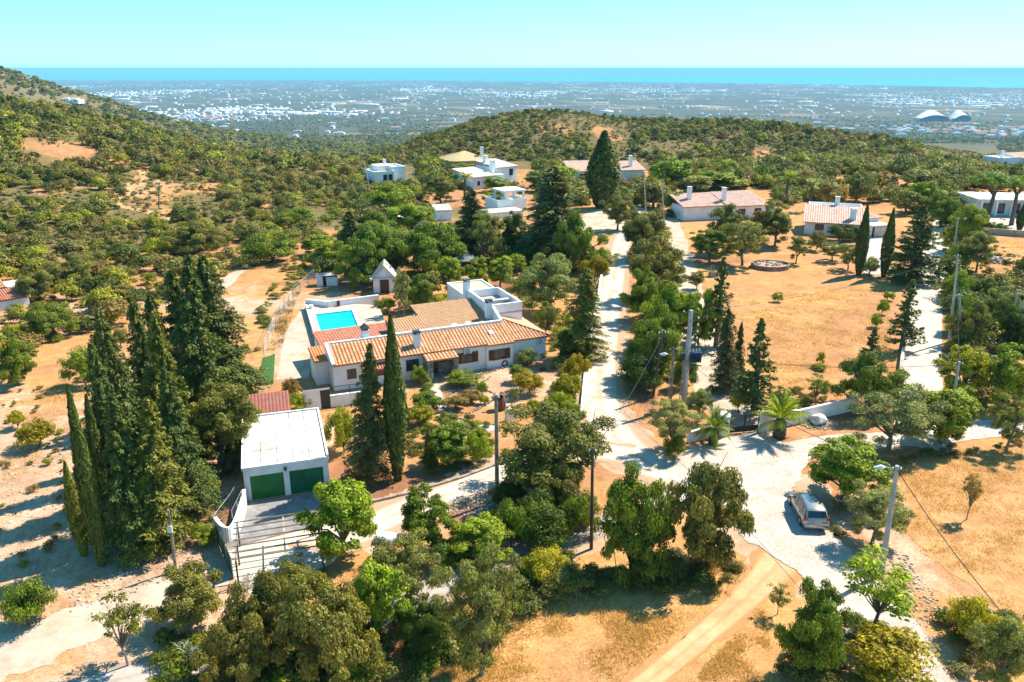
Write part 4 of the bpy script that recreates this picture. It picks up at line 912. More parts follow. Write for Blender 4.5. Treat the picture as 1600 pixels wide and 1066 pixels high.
for k, (s0, s1) in enumerate(((.03, gl / 2 - .03), (gl / 2 + .03, gl - .03))):
    p = MB()
    for s in (s0, s1): p.tube([ga + gd * s + Vector((0, 0, .05)), ga + gd * s + Vector((0, 0, 1.75))], .045, 6)
    for z in (.12, .62, 1.7): p.tube([ga + gd * s0 + Vector((0, 0, z)), ga + gd * s1 + Vector((0, 0, z))], .035, 6)
    leaf = p.build('gate_leaf', METALD, gate)
    nrm = Vector((-gd.y, gd.x, 0)); MB().prism([(ga + gd * s0 - nrm * .012)[:2], (ga + gd * s1 - nrm * .012)[:2], (ga + gd * s1 + nrm * .012)[:2], (ga + gd * s0 + nrm * .012)[:2]], .1, .6).build('kick_panel', METALD, leaf)
    n = 14
    for i in range(n):
        s = s0 + (s1 - s0) * (i + .5) / n; MB().tube([ga + gd * s + Vector((0, 0, .66)), ga + gd * s + Vector((0, 0, 1.68))], .014, 4).build('bar', METALD, leaf)
# white boulder on a bed of pebbles
q = G(1278, 663); br_ = MB()
for k in range(1): br_.rock((q.x, q.y, .45), .95, .7, .5)
tag(br_.build('boulder', plain('white_rock', (.66, .63, .58), .95, .2, 2, bmp=.8), None), 'large white boulder on a pebble bed by the wall', 'rock')
p = MB()
for _ in range(260):
    a = random.uniform(0, 6.28); rr = math.sqrt(random.random()) * 1.7; p.rock((q.x + rr * math.cos(a), q.y + rr * .75 * math.sin(a), .03), *(random.uniform(.05, .11),) * 3)
tag(p.build('pebble_bed', STONEW), 'pale pebbles around the boulder', 'pebbles', kind='stuff')

# round stone planter in the field
q = G(1203, 418); pl = empty('round_planter', q); tag(pl, 'round stone planter with white rocks in the dry field', 'planter')
p = MB(); NR = 34
for k in range(NR):
    for j in range(3):
        a = (k + .5 * (j % 2)) * 2 * math.pi / NR; s = MB(); s.box(q + Vector((2.85 * math.cos(a), 2.5 * math.sin(a), .13 + .22 * j)), (.3, .5 * random.uniform(.92, 1.02), .2), math.atan2(2.5 * math.sin(a), 2.85 * math.cos(a)))
        s.build('stone', plain('planter_stone', (.34, .2, .15), .9, .35, 3, bmp=.6, rndv=.3) if (k, j) == (0, 0) else bpy.data.materials['planter_stone'], pl)
MB().lathe(q, [(2.7, 0), (2.65, .5), (.3, .6)], 24).build('soil', plain('planter_soil', (.4, .28, .2), .95), pl)
for k in range(26):
    a = random.uniform(0, 6.28); rr = random.uniform(.3, 2.3); s = random.uniform(.15, .4); MB().rock((q.x + rr * math.cos(a), q.y + rr * .85 * math.sin(a), .6), s, s * .8, s * .7).build('rock', STONEW, pl)
wl = empty('well_head', G(1113, 432)); tag(wl, 'small round stone well at the left of the field', 'well'); q = G(1113, 432)
MB().lathe(q, [(.62, -.1), (.6, .7), (.66, .72), (.66, .85), (.45, .86), (.45, .4), (.1, .4)], 14).build('shaft', STONE, wl); MB().tube([q + Vector((-.55, 0, .85)), q + Vector((-.5, 0, 1.5)), q + Vector((.5, 0, 1.5)), q + Vector((.55, 0, .85))], .05, 5).build('frame', METALD, wl)

# ------------------------------------------------------------------ garden paths, beds and ornaments
gp_ = road('garden_path', [(668, 590), (677, 610), (680, 625), (692, 645), (715, 660), (745, 668), (775, 668)], [1.3, 1.5, 1.6, 1.5, 1.4, 1.3], PAVE, .03, 'curving pale stone path to the porch', .08)
def stone_line(name, pxs, s, mat, label, closed=False):
    L = smooth_line([G(*q) for q in pxs], 14); b = MB(); last = None; root = empty(name, (L[0].x, L[0].y, h1(*L[0]))); k = 0
    for q in L:
        if last is not None and (q - last).length < s * 1.7: continue
        last = q; rs = s * random.uniform(.7, 1.2); MB().rock((q.x, q.y, h1(q.x, q.y) + rs * .3), rs, rs * .8, rs * .6).build('stone', mat, root); k += 1
    tag(root, label, 'edging'); return root
stone_line('path_edging', [(685, 622), (695, 640), (715, 654), (745, 662), (775, 665)], .16, CONCD, 'dark stone edging on the inner curve of the garden path')
stone_line('bed_edging', [(700, 640), (730, 646), (755, 635), (775, 622), (765, 612), (740, 608), (710, 612), (695, 625)], .17, STONE, 'ring of stones round the brown garden bed')
stone_line('juniper_edging', [(707, 600), (730, 605), (755, 597), (768, 588)], .16, STONEW, 'stones edging the juniper bed below the windows')
stone_line('wall_edging', [(735, 588), (765, 582), (800, 572), (830, 565)], .17, STONE, 'rough stones along the foot of the villa wall')
stone_line('soil_edging', [(580, 755), (588, 735), (573, 722), (558, 712)], .2, STONEW, 'pale stones winding over the red soil under the fir')
for i, (px, py, lb) in enumerate(((681, 646, 'red stone block nearest the path bend'), (696, 653, 'middle one of three red stone blocks by path'), (710, 657, 'red stone block furthest right by path'))):
    q = G(px, py); tag(MB().rock((q.x, q.y, .15), .42, .3, .22).build('stone_block', plain('red_stone', (.3, .12, .08), .9, .25) if i == 0 else bpy.data.materials['red_stone']), lb, 'rock', 'red blocks by the path')
q = G(782, 640); sc_ = empty('sculpture', q); tag(sc_, 'rusty red upright trunk sculpture in the gravel garden', 'sculpture')
p = MB(); p.tube([q + Vector((0, 0, 0)), q + Vector((.1, 0, .6)), q + Vector((-.05, .1, 1.1)), q + Vector((.15, 0, 1.6))], [.5, .42, .5, .3], 9); p.build('body', plain('rust', (.2, .08, .055), .9, .4, 4, bmp=.9), sc_); p = MB(); p.tube([q + Vector((-.3, 0, .8)), q + Vector((-.75, -.1, 1.3)), q + Vector((-.4, 0, 1.7))], [.16, .14, .05], 6); p.build('arm', bpy.data.materials['rust'], sc_)
def arch_stone(px, py, w, h_, ang, label):
    q = G(px, py); pts = [(-w / 2, 0)] + [(-w / 2 * math.cos(a), h_ - w / 2 + w / 2 * math.sin(a)) for a in np.linspace(0, math.pi, 9)] + [(w / 2, 0)]
    d = Vector((math.cos(ang), math.sin(ang), 0)); n = Vector((-d.y, d.x, 0)); b = MB()
    vs = [q + d * x + Vector((0, 0, z)) - n * .2 for x, z in pts] + [q + d * x + Vector((0, 0, z)) + n * .2 for x, z in pts]; k = len(pts)
    b.add(vs, [tuple(range(k))[::-1], tuple(range(k, 2 * k))] + [(i, (i + 1) % k, k + (i + 1) % k, k + i) for i in range(k)])
    tag(b.build('arched_stub', WHITE), label, 'wall')
arch_stone(798, 656, 1.0, 1.15, R(35), 'white arched wall stub beside the utility pole'); arch_stone(851, 646, 1.0, 1.2, R(115), 'white arched wall stub beside the dusty track')
q = G(848, 578); tag(MB().rock((q.x, q.y, .25), .4, .3, .35).build('garden_rock', bpy.data.materials['rust']), 'dark rusty garden ornament near the villa corner', 'rock')
# covered heap by the track
q = G(605, 846); hp = empty('covered_heap', q); tag(hp, 'white tarpaulin covered heap beside the track', 'tarpaulin')
vs = []; fs = []; n = 14
for j, (rr, zz) in enumerate(((1.0, .0), (.95, .25), (.75, .45), (.4, .55), (.02, .58))):
    for k in range(n):
        a = 2 * math.pi * k / n; r_ = rr * random.uniform(.9, 1.08); vs.append((q.x + 1.0 * r_ * math.cos(a), q.y + .62 * r_ * math.sin(a), zz * random.uniform(.85, 1.1)))
fs = [(j * n + k, j * n + (k + 1) % n, (j + 1) * n + (k + 1) % n, (j + 1) * n + k) for j in range(4) for k in range(n)]
MB().add(vs, fs).build('tarpaulin', plain('tarp', (.62, .66, .7), .6, .2), hp, smooth=True); MB().rock((q.x + .85, q.y + .1, .25), .35, .4, .3).build('dark_bundle', plain('blue_bundle', (.03, .05, .08), .6), hp)

# ------------------------------------------------------------------ utility poles and cables
TOPS = {}
def pole(key, name, bp, tp, r0, r1, mat, label, arm=None, square=False, lean=True):
    q = G(*bp); hgt = top_h(q, tp[1]); tip = Vector((q.x, q.y, q.z + hgt))
    if lean: # the real pole leans: put the tip where it stands at the same depth
        dpx = tp[0] - pix(*tip)[0]; tip.x += dpx / pix(*tip)[2]
    root = empty(name, q); tag(root, label, 'pole'); p = MB()
    if square:
        n = 4; d = (tip - q)
        p.tube([q - Vector((0, 0, .2)), tip], [r0, r1], 4)
    else: p.tube([q - Vector((0, 0, .2)), q + (tip - q) * .5, tip], [r0, (r0 + r1) / 2, r1], 9)
    p.build('shaft', mat, root); TOPS[key] = tip
    return root, q, tip
def lamp_arm(root, tip, at, dx, dy=0.0):
    s = tip - Vector((0, 0, at)); e = s + Vector((dx, dy, .25)); MB().tube([s, s + Vector((dx * .5, dy * .5, .22)), e], .035, 6).build('arm', METAL, root)
    b = MB(); d = 1 if dx > 0 else -1; b.tube([e - Vector((.05 * d, 0, 0)), e + Vector((.2 * d, 0, .03)), e + Vector((.65 * d, 0, 0))], [.06, .15, .05], 8); hd = b.build('lamp_head', plain('lamp_shell', (.65, .68, .7), .4), root); MB().box(e + Vector((.3 * d, 0, -.12)), (.4, .16, .05)).build('lens', plain('lamp_lens', (.5, .55, .58), .2), hd)
def insulators(root, tip, n=3, w=.5, ang=0.0, drop=.25):
    d = Vector((math.cos(ang), math.sin(ang), 0)); c = tip - Vector((0, 0, drop)); MB().tube([c - d * w, c + d * w], .04, 5).build('cross_arm', METALD, root)
    for k in range(n): q = c + d * w * (2 * k / (n - 1) - 1) * .95; MB().lathe(q, [(.03, 0), (.06, .05), (.03, .09), (.06, .13), (.02, .18)], 8).build('insulator', WHITE2, root)
rt, q, t_ = pole('garden', 'utility_pole', (777, 784), (775, 617), .17, .12, POLEW, 'tall dark grey wooden pole before the villa garden'); insulators(rt, t_, 2, .2)
rt, q, t_ = pole('lane', 'utility_pole', (924, 858), (926, 700), .12, .09, POLEB, 'brown wooden pole beside the grey lane'); insulators(rt, t_, 2, .2)
rt, q, t_ = pole('lamp', 'lamp_pole', (1377, 897), (1402, 728), .19, .12, CONC, 'concrete lamp pole at the edge of the ploughed field'); lamp_arm(rt, t_, .35, -.75); insulators(rt, t_, 2, .25)
MB().tube([q + (t_ - q) * .22, q + (t_ - q) * .24], .205, 9).build('band', METAL, rt)
rt, q, t_ = pole('trafo', 'transformer_pole', (1068, 632), (1080, 485), .3, .2, CONC, 'thick concrete pole carrying a blue transformer', square=True)
c = q + (t_ - q) * .52 + Vector((.75, 0, 0)); tb = MB(); tb.box(c, (.95, .7, .95)); tr = tb.build('transformer', plain('trafo_blue', (.02, .05, .11), .5, .15), rt)
for k in range(7): MB().box(c + Vector((-.42 + .14 * k, -.4, -.05)), (.05, .12, .75)).build('fin', bpy.data.materials['trafo_blue'], tr)
for k in range(3): MB().lathe(c + Vector((-.3 + .3 * k, 0, .475)), [(.05, 0), (.09, .08), (.05, .14), (.09, .2), (.03, .3)], 8).build('bushing', STONEW, tr)
MB().tube([q + (t_ - q) * .44 + Vector((-.35, 0, 0)), q + (t_ - q) * .42 + Vector((1.35, 0, 0))], .06, 5).build('platform', METALD, rt)
for k in range(5): z = .62 + .07 * k; s = q + (t_ - q) * z; MB().tube([s, s + Vector((.75, 0, .12))], .04, 5).build('bracket', METALD, rt); MB().lathe(s + Vector((.72, 0, .1)), [(.04, 0), (.09, .06), (.04, .1), (.09, .16), (.03, .24)], 8).build('insulator', WHITE2, rt)
insulators(rt, t_, 3, .8, R(20), .1)
MB().tube([q + Vector((-.45, -.1, 0)), q + (t_ - q) * .5 + Vector((-.35, -.1, 0))], .05, 6).build('conduit', METAL, rt); MB().box(q + (t_ - q) * .5 + Vector((-.45, 0, .2)), (.35, .3, .6)).build('switch_box', METALD, rt)
rt, q, t_ = pole('lean', 'utility_pole', (1020, 620), (1037, 517), .15, .11, POLEB, 'leaning brown wooden pole beside the transformer'); insulators(rt, t_, 4, .45, R(10))
rt, q, t_ = pole('street', 'street_lamp_pole', (1047, 640), (1053, 543), .14, .1, POLEW, 'wooden pole with street lamp next to the transformer pole'); lamp_arm(rt, t_, .9, -.6); insulators(rt, t_, 2, .3)
MB().tube([q + Vector((-.22, 0, 0)), q + (t_ - q) * .6 + Vector((-.2, 0, 0))], .04, 6).build('conduit', METAL, rt)
for key, bp, tp, lb in (('d1', (1478, 690), (1499, 565), 'concrete pole behind the light green tree by the drive'), ('d2', (1483, 535), (1497, 398), 'tall concrete pole midway along the drive hedge'), ('d2b', (1503, 540), (1499, 460), 'thin concrete pole leaning against the drive hedge'), ('d3', (1489, 400), (1497, 340), 'concrete pole near the far end of the drive hedge')):
    rt, q, t_ = pole(key, 'utility_pole', bp, tp, .16, .1, CONC, lb); insulators(rt, t_, 2, .3)
for key, bp, tp, lb in (('e1', (1572, 535), (1590, 458), 'left one of two poles in the scrub at right'), ('e2', (1580, 540), (1600, 470), 'right one of two poles in the scrub at right')):
    rt, q, t_ = pole(key, 'utility_pole', bp, tp, .13, .1, CONC, lb)
rt, q, t_ = pole('w', 'short_pole', (275, 892), (263, 797), .1, .07, POLEW, 'short wooden post before the conifers at left'); MB().box(t_ - Vector((.05, .1, 1.3)), (.3, .1, .45)).build('sign_plate', plain('pale_plate', (.6, .65, .7), .6), rt)
for i, (bp, tp, lb) in enumerate((((1010, 345), (1006, 268), 'grey pole behind the road oaks'), ((1038, 352), (1034, 280), 'pole with lamp right of the road oaks'), ((1339, 268), (1340, 240), 'distant pole on the right hand ridge'), ((641, 300), (640, 270), 'thin pole near the valley edge house'), ((578, 300), (571, 262), 'thin pole left of the round pine'), ((248, 325), (249, 285), 'thin pole on the bare hillside patch'), ((272, 470), (270, 440), 'thin stake on the left slope'))):
    rt, q, t_ = pole('f%d' % i, 'utility_pole', bp, tp, .14, .1, CONC if i < 5 else POLEW, lb); insulators(rt, t_, 2, .4)
def cable(a, c, sag, label, r=.018, off=(0, 0, 0)):
    a = Vector(a) + Vector(off); c = Vector(c) + Vector(off); pts = [a + (c - a) * k / 20 - Vector((0, 0, sag * 4 * (k / 20) * (1 - k / 20))) for k in range(21)]
    tag(MB().tube(pts, r, 4, False).build('overhead_cable', CABLE), label, 'cable')
cable(TOPS['lamp'] - Vector((0, 0, .2)), PZ(1640, 1040, 4.0), .5, 'thick black cable from lamp pole towards the lower right', .03)
cable(TOPS['lamp'] - Vector((0, 0, .2)), TOPS['street'] - Vector((0, 0, .4)), .9, 'black cable from lamp pole up to the transformer poles', .022)
cable(TOPS['lean'] - Vector((0, 0, .2)), TOPS['lane'] - Vector((0, 0, .2)), .6, 'black cable crossing the dusty track to the lane pole')
cable(TOPS['lane'] - Vector((0, 0, .2)), TOPS['garden'] - Vector((0, 0, .2)), .5, 'cable between the lane pole and the garden pole', .014)
cable(TOPS['garden'] - Vector((0, 0, .2)), GF(5.9, -.1, 2.3), .5, 'cable from the garden pole to the garage', .014)
cable(TOPS['w'] - Vector((0, 0, .1)), GF(.1, -.1, 1.6), .4, 'thin cable from the short post to the garage', .012)
cable(TOPS['w'] - Vector((0, 0, .1)), PZ(-40, 800, 2.5), .5, 'thin cable from the short post out to the left', .012)
cable(TOPS['trafo'] - Vector((0, 0, .1)), TOPS['d2'] - Vector((0, 0, .1)), .9, 'power line from transformer pole over the dry field', .014)
cable(TOPS['street'] - Vector((0, 0, .2)), TOPS['d1'] - Vector((0, 0, .2)), .9, 'lower cable from the street lamp pole over the field', .02)
cable(TOPS['d1'], TOPS['d2'], .4, 'line between the first two drive poles', .016); cable(TOPS['d2'], TOPS['d3'], .4, 'line between the far drive poles', .016)
cable(TOPS['d2'] - Vector((0, 0, .3)), TOPS['e1'], .5, 'line from the drive poles to the scrub poles', .014); cable(TOPS['d1'] - Vector((0, 0, .3)), PZ(1680, 640, 5.0), .4, 'line from the near drive pole off to the right', .016)
for k in range(4): cable(TOPS['lean'] + Vector((-.35 + .22 * k, 0, -.2)), G(975 + 9 * k, 648 + 6 * k) + Vector((0, 0, .1)), .05, ('leftmost', 'second', 'third', 'rightmost')[k] + ' of four stay wires of the leaning pole', .012)
a_ = G(964, 895); tag(MB().tube([a_, PZ(953, 812, 3.2)], .03, 5).build('stay_guard', plain('yellow_guard', (.55, .45, .06), .6)), 'slanting yellow stay guard before the big bushes', 'guard')

# ------------------------------------------------------------------ car
def make_car(loc, heading):
    root = empty('car', loc, heading); tag(root, 'silver beige estate car parked on the cobbled forecourt', 'car')
    paint = plain('car_paint', (.41, .40, .37), .26, .04, 1, metal=.6, spec=.6); glass = plain('car_glass', (.01, .022, .03), .05, .05, spec=.9)
    Lh, Wd = 4.45, 1.76
    def loft(sec, name, mat, parent, smooth=True, caps=True):
        n = len(sec[0]); vs = [v for s in sec for v in s]; fs = [(i * n + k, i * n + (k + 1) % n, (i + 1) * n + (k + 1) % n, (i + 1) * n + k) for i in range(len(sec) - 1) for k in range(n)]
        if caps: fs += [tuple(range(n))[::-1], tuple(range((len(sec) - 1) * n, len(sec) * n))]
        me = bpy.data.meshes.new(name); me.from_pydata(vs, [], fs); me.materials.append(mat); me.polygons.foreach_set('use_smooth', [smooth] * len(fs))
        o = bpy.data.objects.new(name, me); COL.objects.link(o); o.parent = parent; return o
    # lower body: y is forward
    body = []
    for y, w, zb, zt, r in ((-2.22, .74, .42, .78, .1), (-2.17, .82, .3, .95, .1), (-1.9, .87, .25, 1.0, .1), (-1.0, .88, .22, .98, .1), (.2, .88, .22, .95, .1), (1.1, .87, .22, .92, .1), (1.7, .84, .24, .84, .12), (2.08, .77, .3, .7, .12), (2.22, .62, .4, .58, .08)):
        body.append([(-w + r, y, zb), (w - r, y, zb), (w, y, zb + r), (w + .0, y, (zb + zt) / 2), (w - .03, y, zt - r), (w - r - .02, y, zt), (-w + r + .02, y, zt), (-w + .03, y, zt - r), (-w, y, (zb + zt) / 2), (-w, y, zb + r)])
    bo = loft(body, 'body', paint, root)
    # glasshouse
    cab = []
    for y, w0, w1, z0, z1 in ((-2.1, .78, .7, .95, 1.02), (-1.86, .80, .63, .96, 1.48), (-1.5, .81, .63, .96, 1.55), (-.4, .82, .64, .94, 1.6), (.35, .82, .63, .93, 1.55), (.75, .81, .64, .92, 1.34), (1.45, .78, .72, .88, .93)):
        cab.append([(-w0, y, z0), (w0, y, z0), (w1 + (w0 - w1) * .15, y, z1 - .08), (w1 - .06, y, z1), (-w1 + .06, y, z1), (-w1 - (w0 - w1) * .15, y, z1 - .08)])
    loft(cab, 'cabin', paint, root)
    def pane(q, name='window', mat=None, par=None, th=.012):
        q = [Vector(v) for v in q]; n = (q[1] - q[0]).cross(q[-1] - q[0]).normalized() * th; k = len(q)
        me = bpy.data.meshes.new(name); me.from_pydata([v + n for v in q] + [v - n for v in q], [], [tuple(range(k)), tuple(range(k, 2 * k))[::-1]] + [(i, k + i, k + (i + 1) % k, (i + 1) % k) for i in range(k)]); me.materials.append(mat or glass)
        o = bpy.data.objects.new(name, me); COL.objects.link(o); o.parent = par or root; return o
    pane([(-.66, -2.09, 1.03), (.66, -2.09, 1.03), (.57, -1.875, 1.44), (-.57, -1.875, 1.44)], 'rear_window')
    pane([(.62, 1.36, .99), (-.62, 1.36, .99), (-.56, .80, 1.32), (.56, .80, 1.32)], 'windscreen')
    for s in (-1, 1):
        for y0, y1, y2, y3 in ((-1.92, -1.25, -1.3, -1.72), (-1.18, -.12, -.1, -1.22), (-.04, 1.12, .62, -.02)):
            q = [(s * .825, y0, 1.0), (s * .825, y1, .98), (s * .70, y2, 1.42), (s * .70, y3, 1.42)]; pane(q if s > 0 else q[::-1], 'side_window')
        pane([(s * .845, -2.02, .72), (s * .845, -1.86, .74), (s * .80, -1.93, 1.12), (s * .79, -2.05, 1.08)][::s], 'tail_light', plain('tail_red', (.45, .015, .01), .25, .05) if s < 0 else bpy.data.materials['tail_red'], th=.03)
        pane([(s * .55, -2.205, .76), (s * .80, -2.15, .76), (s * .77, -2.12, 1.05), (s * .66, -2.14, 1.02)][::-s], 'tail_lamp', bpy.data.materials['tail_red'], th=.02)
        pane([(s * .5, 2.16, .6), (s * .74, 2.06, .62), (s * .72, 1.98, .76), (s * .5, 2.06, .74)][::s], 'headlight', plain('lamp_clear', (.6, .62, .65), .1, .05), th=.02)
        me = bpy.data.meshes.new('mirror'); bmx = MB(); bmx.rock((s * .95, .78, 1.02), .1, .07, .09); me.from_pydata(bmx.v, [], bmx.f); me.materials.append(paint); o = bpy.data.objects.new('mirror', me); COL.objects.link(o); o.parent = root
        for y in (-.06, -1.2): pane([(s * .882, y - .008, .35), (s * .882, y + .008, .35), (s * .875, y + .008, .93), (s * .875, y - .008, .93)], 'door_gap', METALD, th=.004)
        for y in (.15, -.95): pane([(s * .885, y - .1, .82), (s * .885, y + .1, .82), (s * .885, y + .1, .86), (s * .885, y - .1, .86)], 'door_handle', METALD, th=.012)
        pane([(s * .6, -1.55, 1.58), (s * .6, .25, 1.6), (s * .63, .25, 1.62), (s * .63, -1.55, 1.6)], 'roof_rail', METALD, th=.015)
        for y in (-1.3, 1.42):
            w = MB(); w.v = []; c = Vector((s * .80, y, .32)); prof = [(.20, .095), (.29, .105), (.325, .06), (.325, -.06), (.29, -.105)]
            def ringset(pf, nm, mat, par):
                vs = []; n = 20
                for r_, x in pf:
                    for k in range(n): a = 2 * math.pi * k / n; vs.append(c + Vector((s * x, r_ * math.cos(a), r_ * math.sin(a))))
                fs = [(i * n + k, i * n + (k + 1) % n, (i + 1) * n + (k + 1) % n, (i + 1) * n + k) for i in range(len(pf) - 1) for k in range(n)] + [tuple(range(n)), tuple(range((len(pf) - 1) * n, len(pf) * n))]
                me = bpy.data.meshes.new(nm); me.from_pydata(vs, [], fs); me.materials.append(mat); o = bpy.data.objects.new(nm, me); COL.objects.link(o); o.parent = par; return o
            wh = ringset(prof, 'wheel', plain('tyre', (.02, .02, .02), .9) if (s, y) == (-1, -1.3) else bpy.data.materials['tyre'], root)
            ringset([(.21, .06), (.2, .11), (.06, .125), (.03, .13)], 'rim', METAL, wh)
    bmp_ = loft([[(-.8, y, z0), (.8, y, z0), (.8, y, z1), (-.8, y, z1)] for y, z0, z1 in ((-2.28, .40, .56), (-2.24, .30, .66), (-2.1, .26, .66))], 'rear_bumper', paint, root)
    pane([(-.26, -2.235, .72), (.26, -2.235, .72), (.26, -2.225, .84), (-.26, -2.225, .84)], 'number_plate', plain('plate_white', (.75, .75, .74), .4, .03), bo, .006)
    pane([(-.26, -2.243, .72), (-.215, -2.243, .72), (-.215, -2.233, .84), (-.26, -2.233, .84)], 'plate_band', plain('plate_blue', (.01, .05, .4), .4), bo, .004)
    for x in (-.16, -.08, .02, .1, .18): pane([(x - .02, -2.243, .745), (x + .02, -2.243, .745), (x + .02, -2.235, .815), (x - .02, -2.235, .815)], 'plate_mark', METALD, bo, .004)
    wp = bpy.data.meshes.new('rear_wiper'); q = MB().tube([(0, -2.11, 1.06), (.32, -2.02, 1.16)], .012, 4); wp.from_pydata(q.v, [], q.f); wp.materials.append(METALD); o = bpy.data.objects.new('rear_wiper', wp); COL.objects.link(o); o.parent = root
cr = (PZ(1250, 820, 0) + PZ(1288, 823, 0)) / 2; cf_ = PZ(1231, 788, 0) + Vector((.85, -.05, 0))
hd = math.atan2(cf_.y - cr.y, cf_.x - cr.x) - math.pi / 2 - R(2)
make_car((cr + Vector((-math.sin(hd), math.cos(hd), 0)) * 1.3) + Vector((0, 0, .045)), hd)

# ------------------------------------------------------------------ vegetation templates (numpy leaf faces)
def unit(n):
    v = RNG.normal(size=(n, 3)); return v / np.linalg.norm(v, axis=1, keepdims=True)
def leaf_quads(P, Nn, L, Wd, up=None):
    """kite-shaped leaves at P with normals Nn"""
    n = len(P); a = np.cross(Nn, unit(n) if up is None else up); a /= np.linalg.norm(a, axis=1, keepdims=True) + 1e-9
    c = np.cross(Nn, a); L = np.broadcast_to(L, n)[:, None]; Wd = np.broadcast_to(Wd, n)[:, None]
    Vv = np.stack([P - a * L * .5, P + c * Wd * .5 + a * L * .05 + Nn * L * .08, P + a * L * .5, P - c * Wd * .5 + a * L * .05 - Nn * L * .05], 1).reshape(-1, 3)
    Q = np.arange(4 * n).reshape(n, 4); return Vv, Q
def crown_points(nc, rx, ry, rz, cz, cr, nl, fill=.55, low=-.55, flat=.75, vz=1.0):
    C = []; lob = unit(6)
    while len(C) < nc:
        d = unit(1)[0]
        if d[2] < low: continue
        lf = .68 + .42 * max(0, float((lob @ d).max())) ** 3
        rr = (RNG.random() ** .45) * lf * (1 - cr * .25 / max(rx, rz)); C.append(np.array([d[0] * rx * rr, d[1] * ry * rr, cz + d[2] * rz * rr]))
    C = np.array(C); rad = cr * RNG.uniform(.65, 1.25, nc)
    idx = RNG.choice(nc, nl, p=rad ** 2 / (rad ** 2).sum()); d = unit(nl); d[:, 2] = np.where(d[:, 2] < -.3, -d[:, 2] * .6, d[:, 2]); d /= np.linalg.norm(d, axis=1, keepdims=True)
    rr = RNG.random(nl) ** (fill); off = d * (rad[idx] * rr)[:, None]; off[:, 2] *= flat
    P = C[idx] + off
    nrm = d * .9 + (P - np.array([0, 0, cz - rz * .3])) / np.array([rx, ry, rz]) * .5 + unit(nl) * .75; nrm /= np.linalg.norm(nrm, axis=1, keepdims=True)
    return C, P, nrm, idx
def trunk_mesh(name, C, h0, r0, mat, nb=7, lean=(0, 0), fork=.5):
    b = MB(); top = Vector((lean[0], lean[1], h0)); b.tube([(0, 0, -.25), (lean[0] * .4 + .03, lean[1] * .4, h0 * .5), top], [r0 * 1.25, r0, r0 * .85], 7)
    sel = C[RNG.choice(len(C), min(nb, len(C)), replace=False)]
    for c in sel:
        c = Vector(c); m1 = top.lerp(c, .5) + Vector((random.uniform(-.2, .2), random.uniform(-.2, .2), .15)); b.tube([top * .92, m1, c], [r0 * .6, r0 * .35, r0 * .12], 5, False)
        for _ in range(2):
            e = c + Vector((random.uniform(-.7, .7), random.uniform(-.7, .7), random.uniform(0, .6))); b.tube([m1.lerp(c, .6), e], [r0 * .2, r0 * .05], 4, False)
    me = bpy.data.meshes.new(name); me.from_pydata(b.v, [], b.f); me.materials.append(mat); at = me.attributes.new('rnd', 'FLOAT', 'FACE'); return me
TPL = {}
def tpl(kind, crown, trunk, w, h_): TPL.setdefault(kind, []).append((crown, trunk, w, h_))
def clump_rnd(idx, k=.45):
    base = RNG.random(idx.max() + 1); return np.clip(base[idx] * k + RNG.random(len(idx)) * (1 - k), 0, 1)
def broad(kind, n, nc, R_, Hc, cz, cr, nl, ls, lw, mat=LEAF, bark=BARK, tr=.16, h0=1.6, fill=.45, flat=.75, nb=8, low=-.55):
    for i in range(n):
        C, P, nrm, idx = crown_points(nc, R_ * RNG.uniform(.85, 1.1), R_ * RNG.uniform(.85, 1.1), Hc, cz, cr, nl, fill, low, flat)
        s = RNG.uniform(.5, 1.5, nl); Vv, Q = leaf_quads(P, nrm, ls * s, lw * s)
        ex = np.percentile(np.abs(P[:, :2]), 98.5); tp = np.percentile(P[:, 2], 99.3)
        tpl(kind, npmesh(kind + '_crown', Vv, Q, mat, clump_rnd(idx)), trunk_mesh(kind + '_trunk', C, h0, tr, bark, nb, (RNG.uniform(-.2, .2), RNG.uniform(-.2, .2))), 2 * ex, tp)
broad('oak', 4, 78, 2.55, 2.0, 2.0, .46, 30000, .11, .065, h0=.8, tr=.13, low=-.9)            # dense round evergreen
broad('mound', 4, 84, 2.45, 1.65, 1.5, .46, 30000, .11, .065, h0=.4, tr=.12, low=-.95)
broad('olive', 3, 70, 2.25, 2.0, 2.2, .42, 20000, .145, .045, bark=BARKG, h0=.9, tr=.11, fill=.6, nb=12, low=-.85)
broad('fig', 3, 88, 2.3, 1.95, 2.0, .42, 20000, .14, .09, bark=BARKG, h0=.9, tr=.1, fill=.55, nb=16, low=-.85)     # light, open
broad('thin', 2, 34, 1.9, 1.6, 2.7, .5, 2200, .18, .09, bark=BARKG, h0=1.2, tr=.07, fill=.7, nb=22)
broad('bush', 4, 60, 1.5, 1.0, .8, .42, 10000, .105, .06, h0=.25, tr=.07, low=-.5, nb=6)
broad('clipped', 2, 90, 1.3, 1.15, 1.15, .32, 6000, .11, .07, h0=.3, tr=.06, low=-.7, fill=.25)
broad('heather', 2, 60, 1.2, .85, .7, .3, 5000, .20, .045, h0=.2, tr=.05, low=-.1, fill=.5)
broad('pinetop', 2, 70, 2.8, 1.0, 5.2, .6, 10000, .25, .06, mat=NEEDLE, h0=4.0, tr=.2, low=-.1, flat=.6)
broad('midtree', 4, 50, 2.4, 1.8, 2.1, .65, 3600, .30, .20, h0=.9, tr=.18, nb=4, low=-.8)
for i in range(6): pass
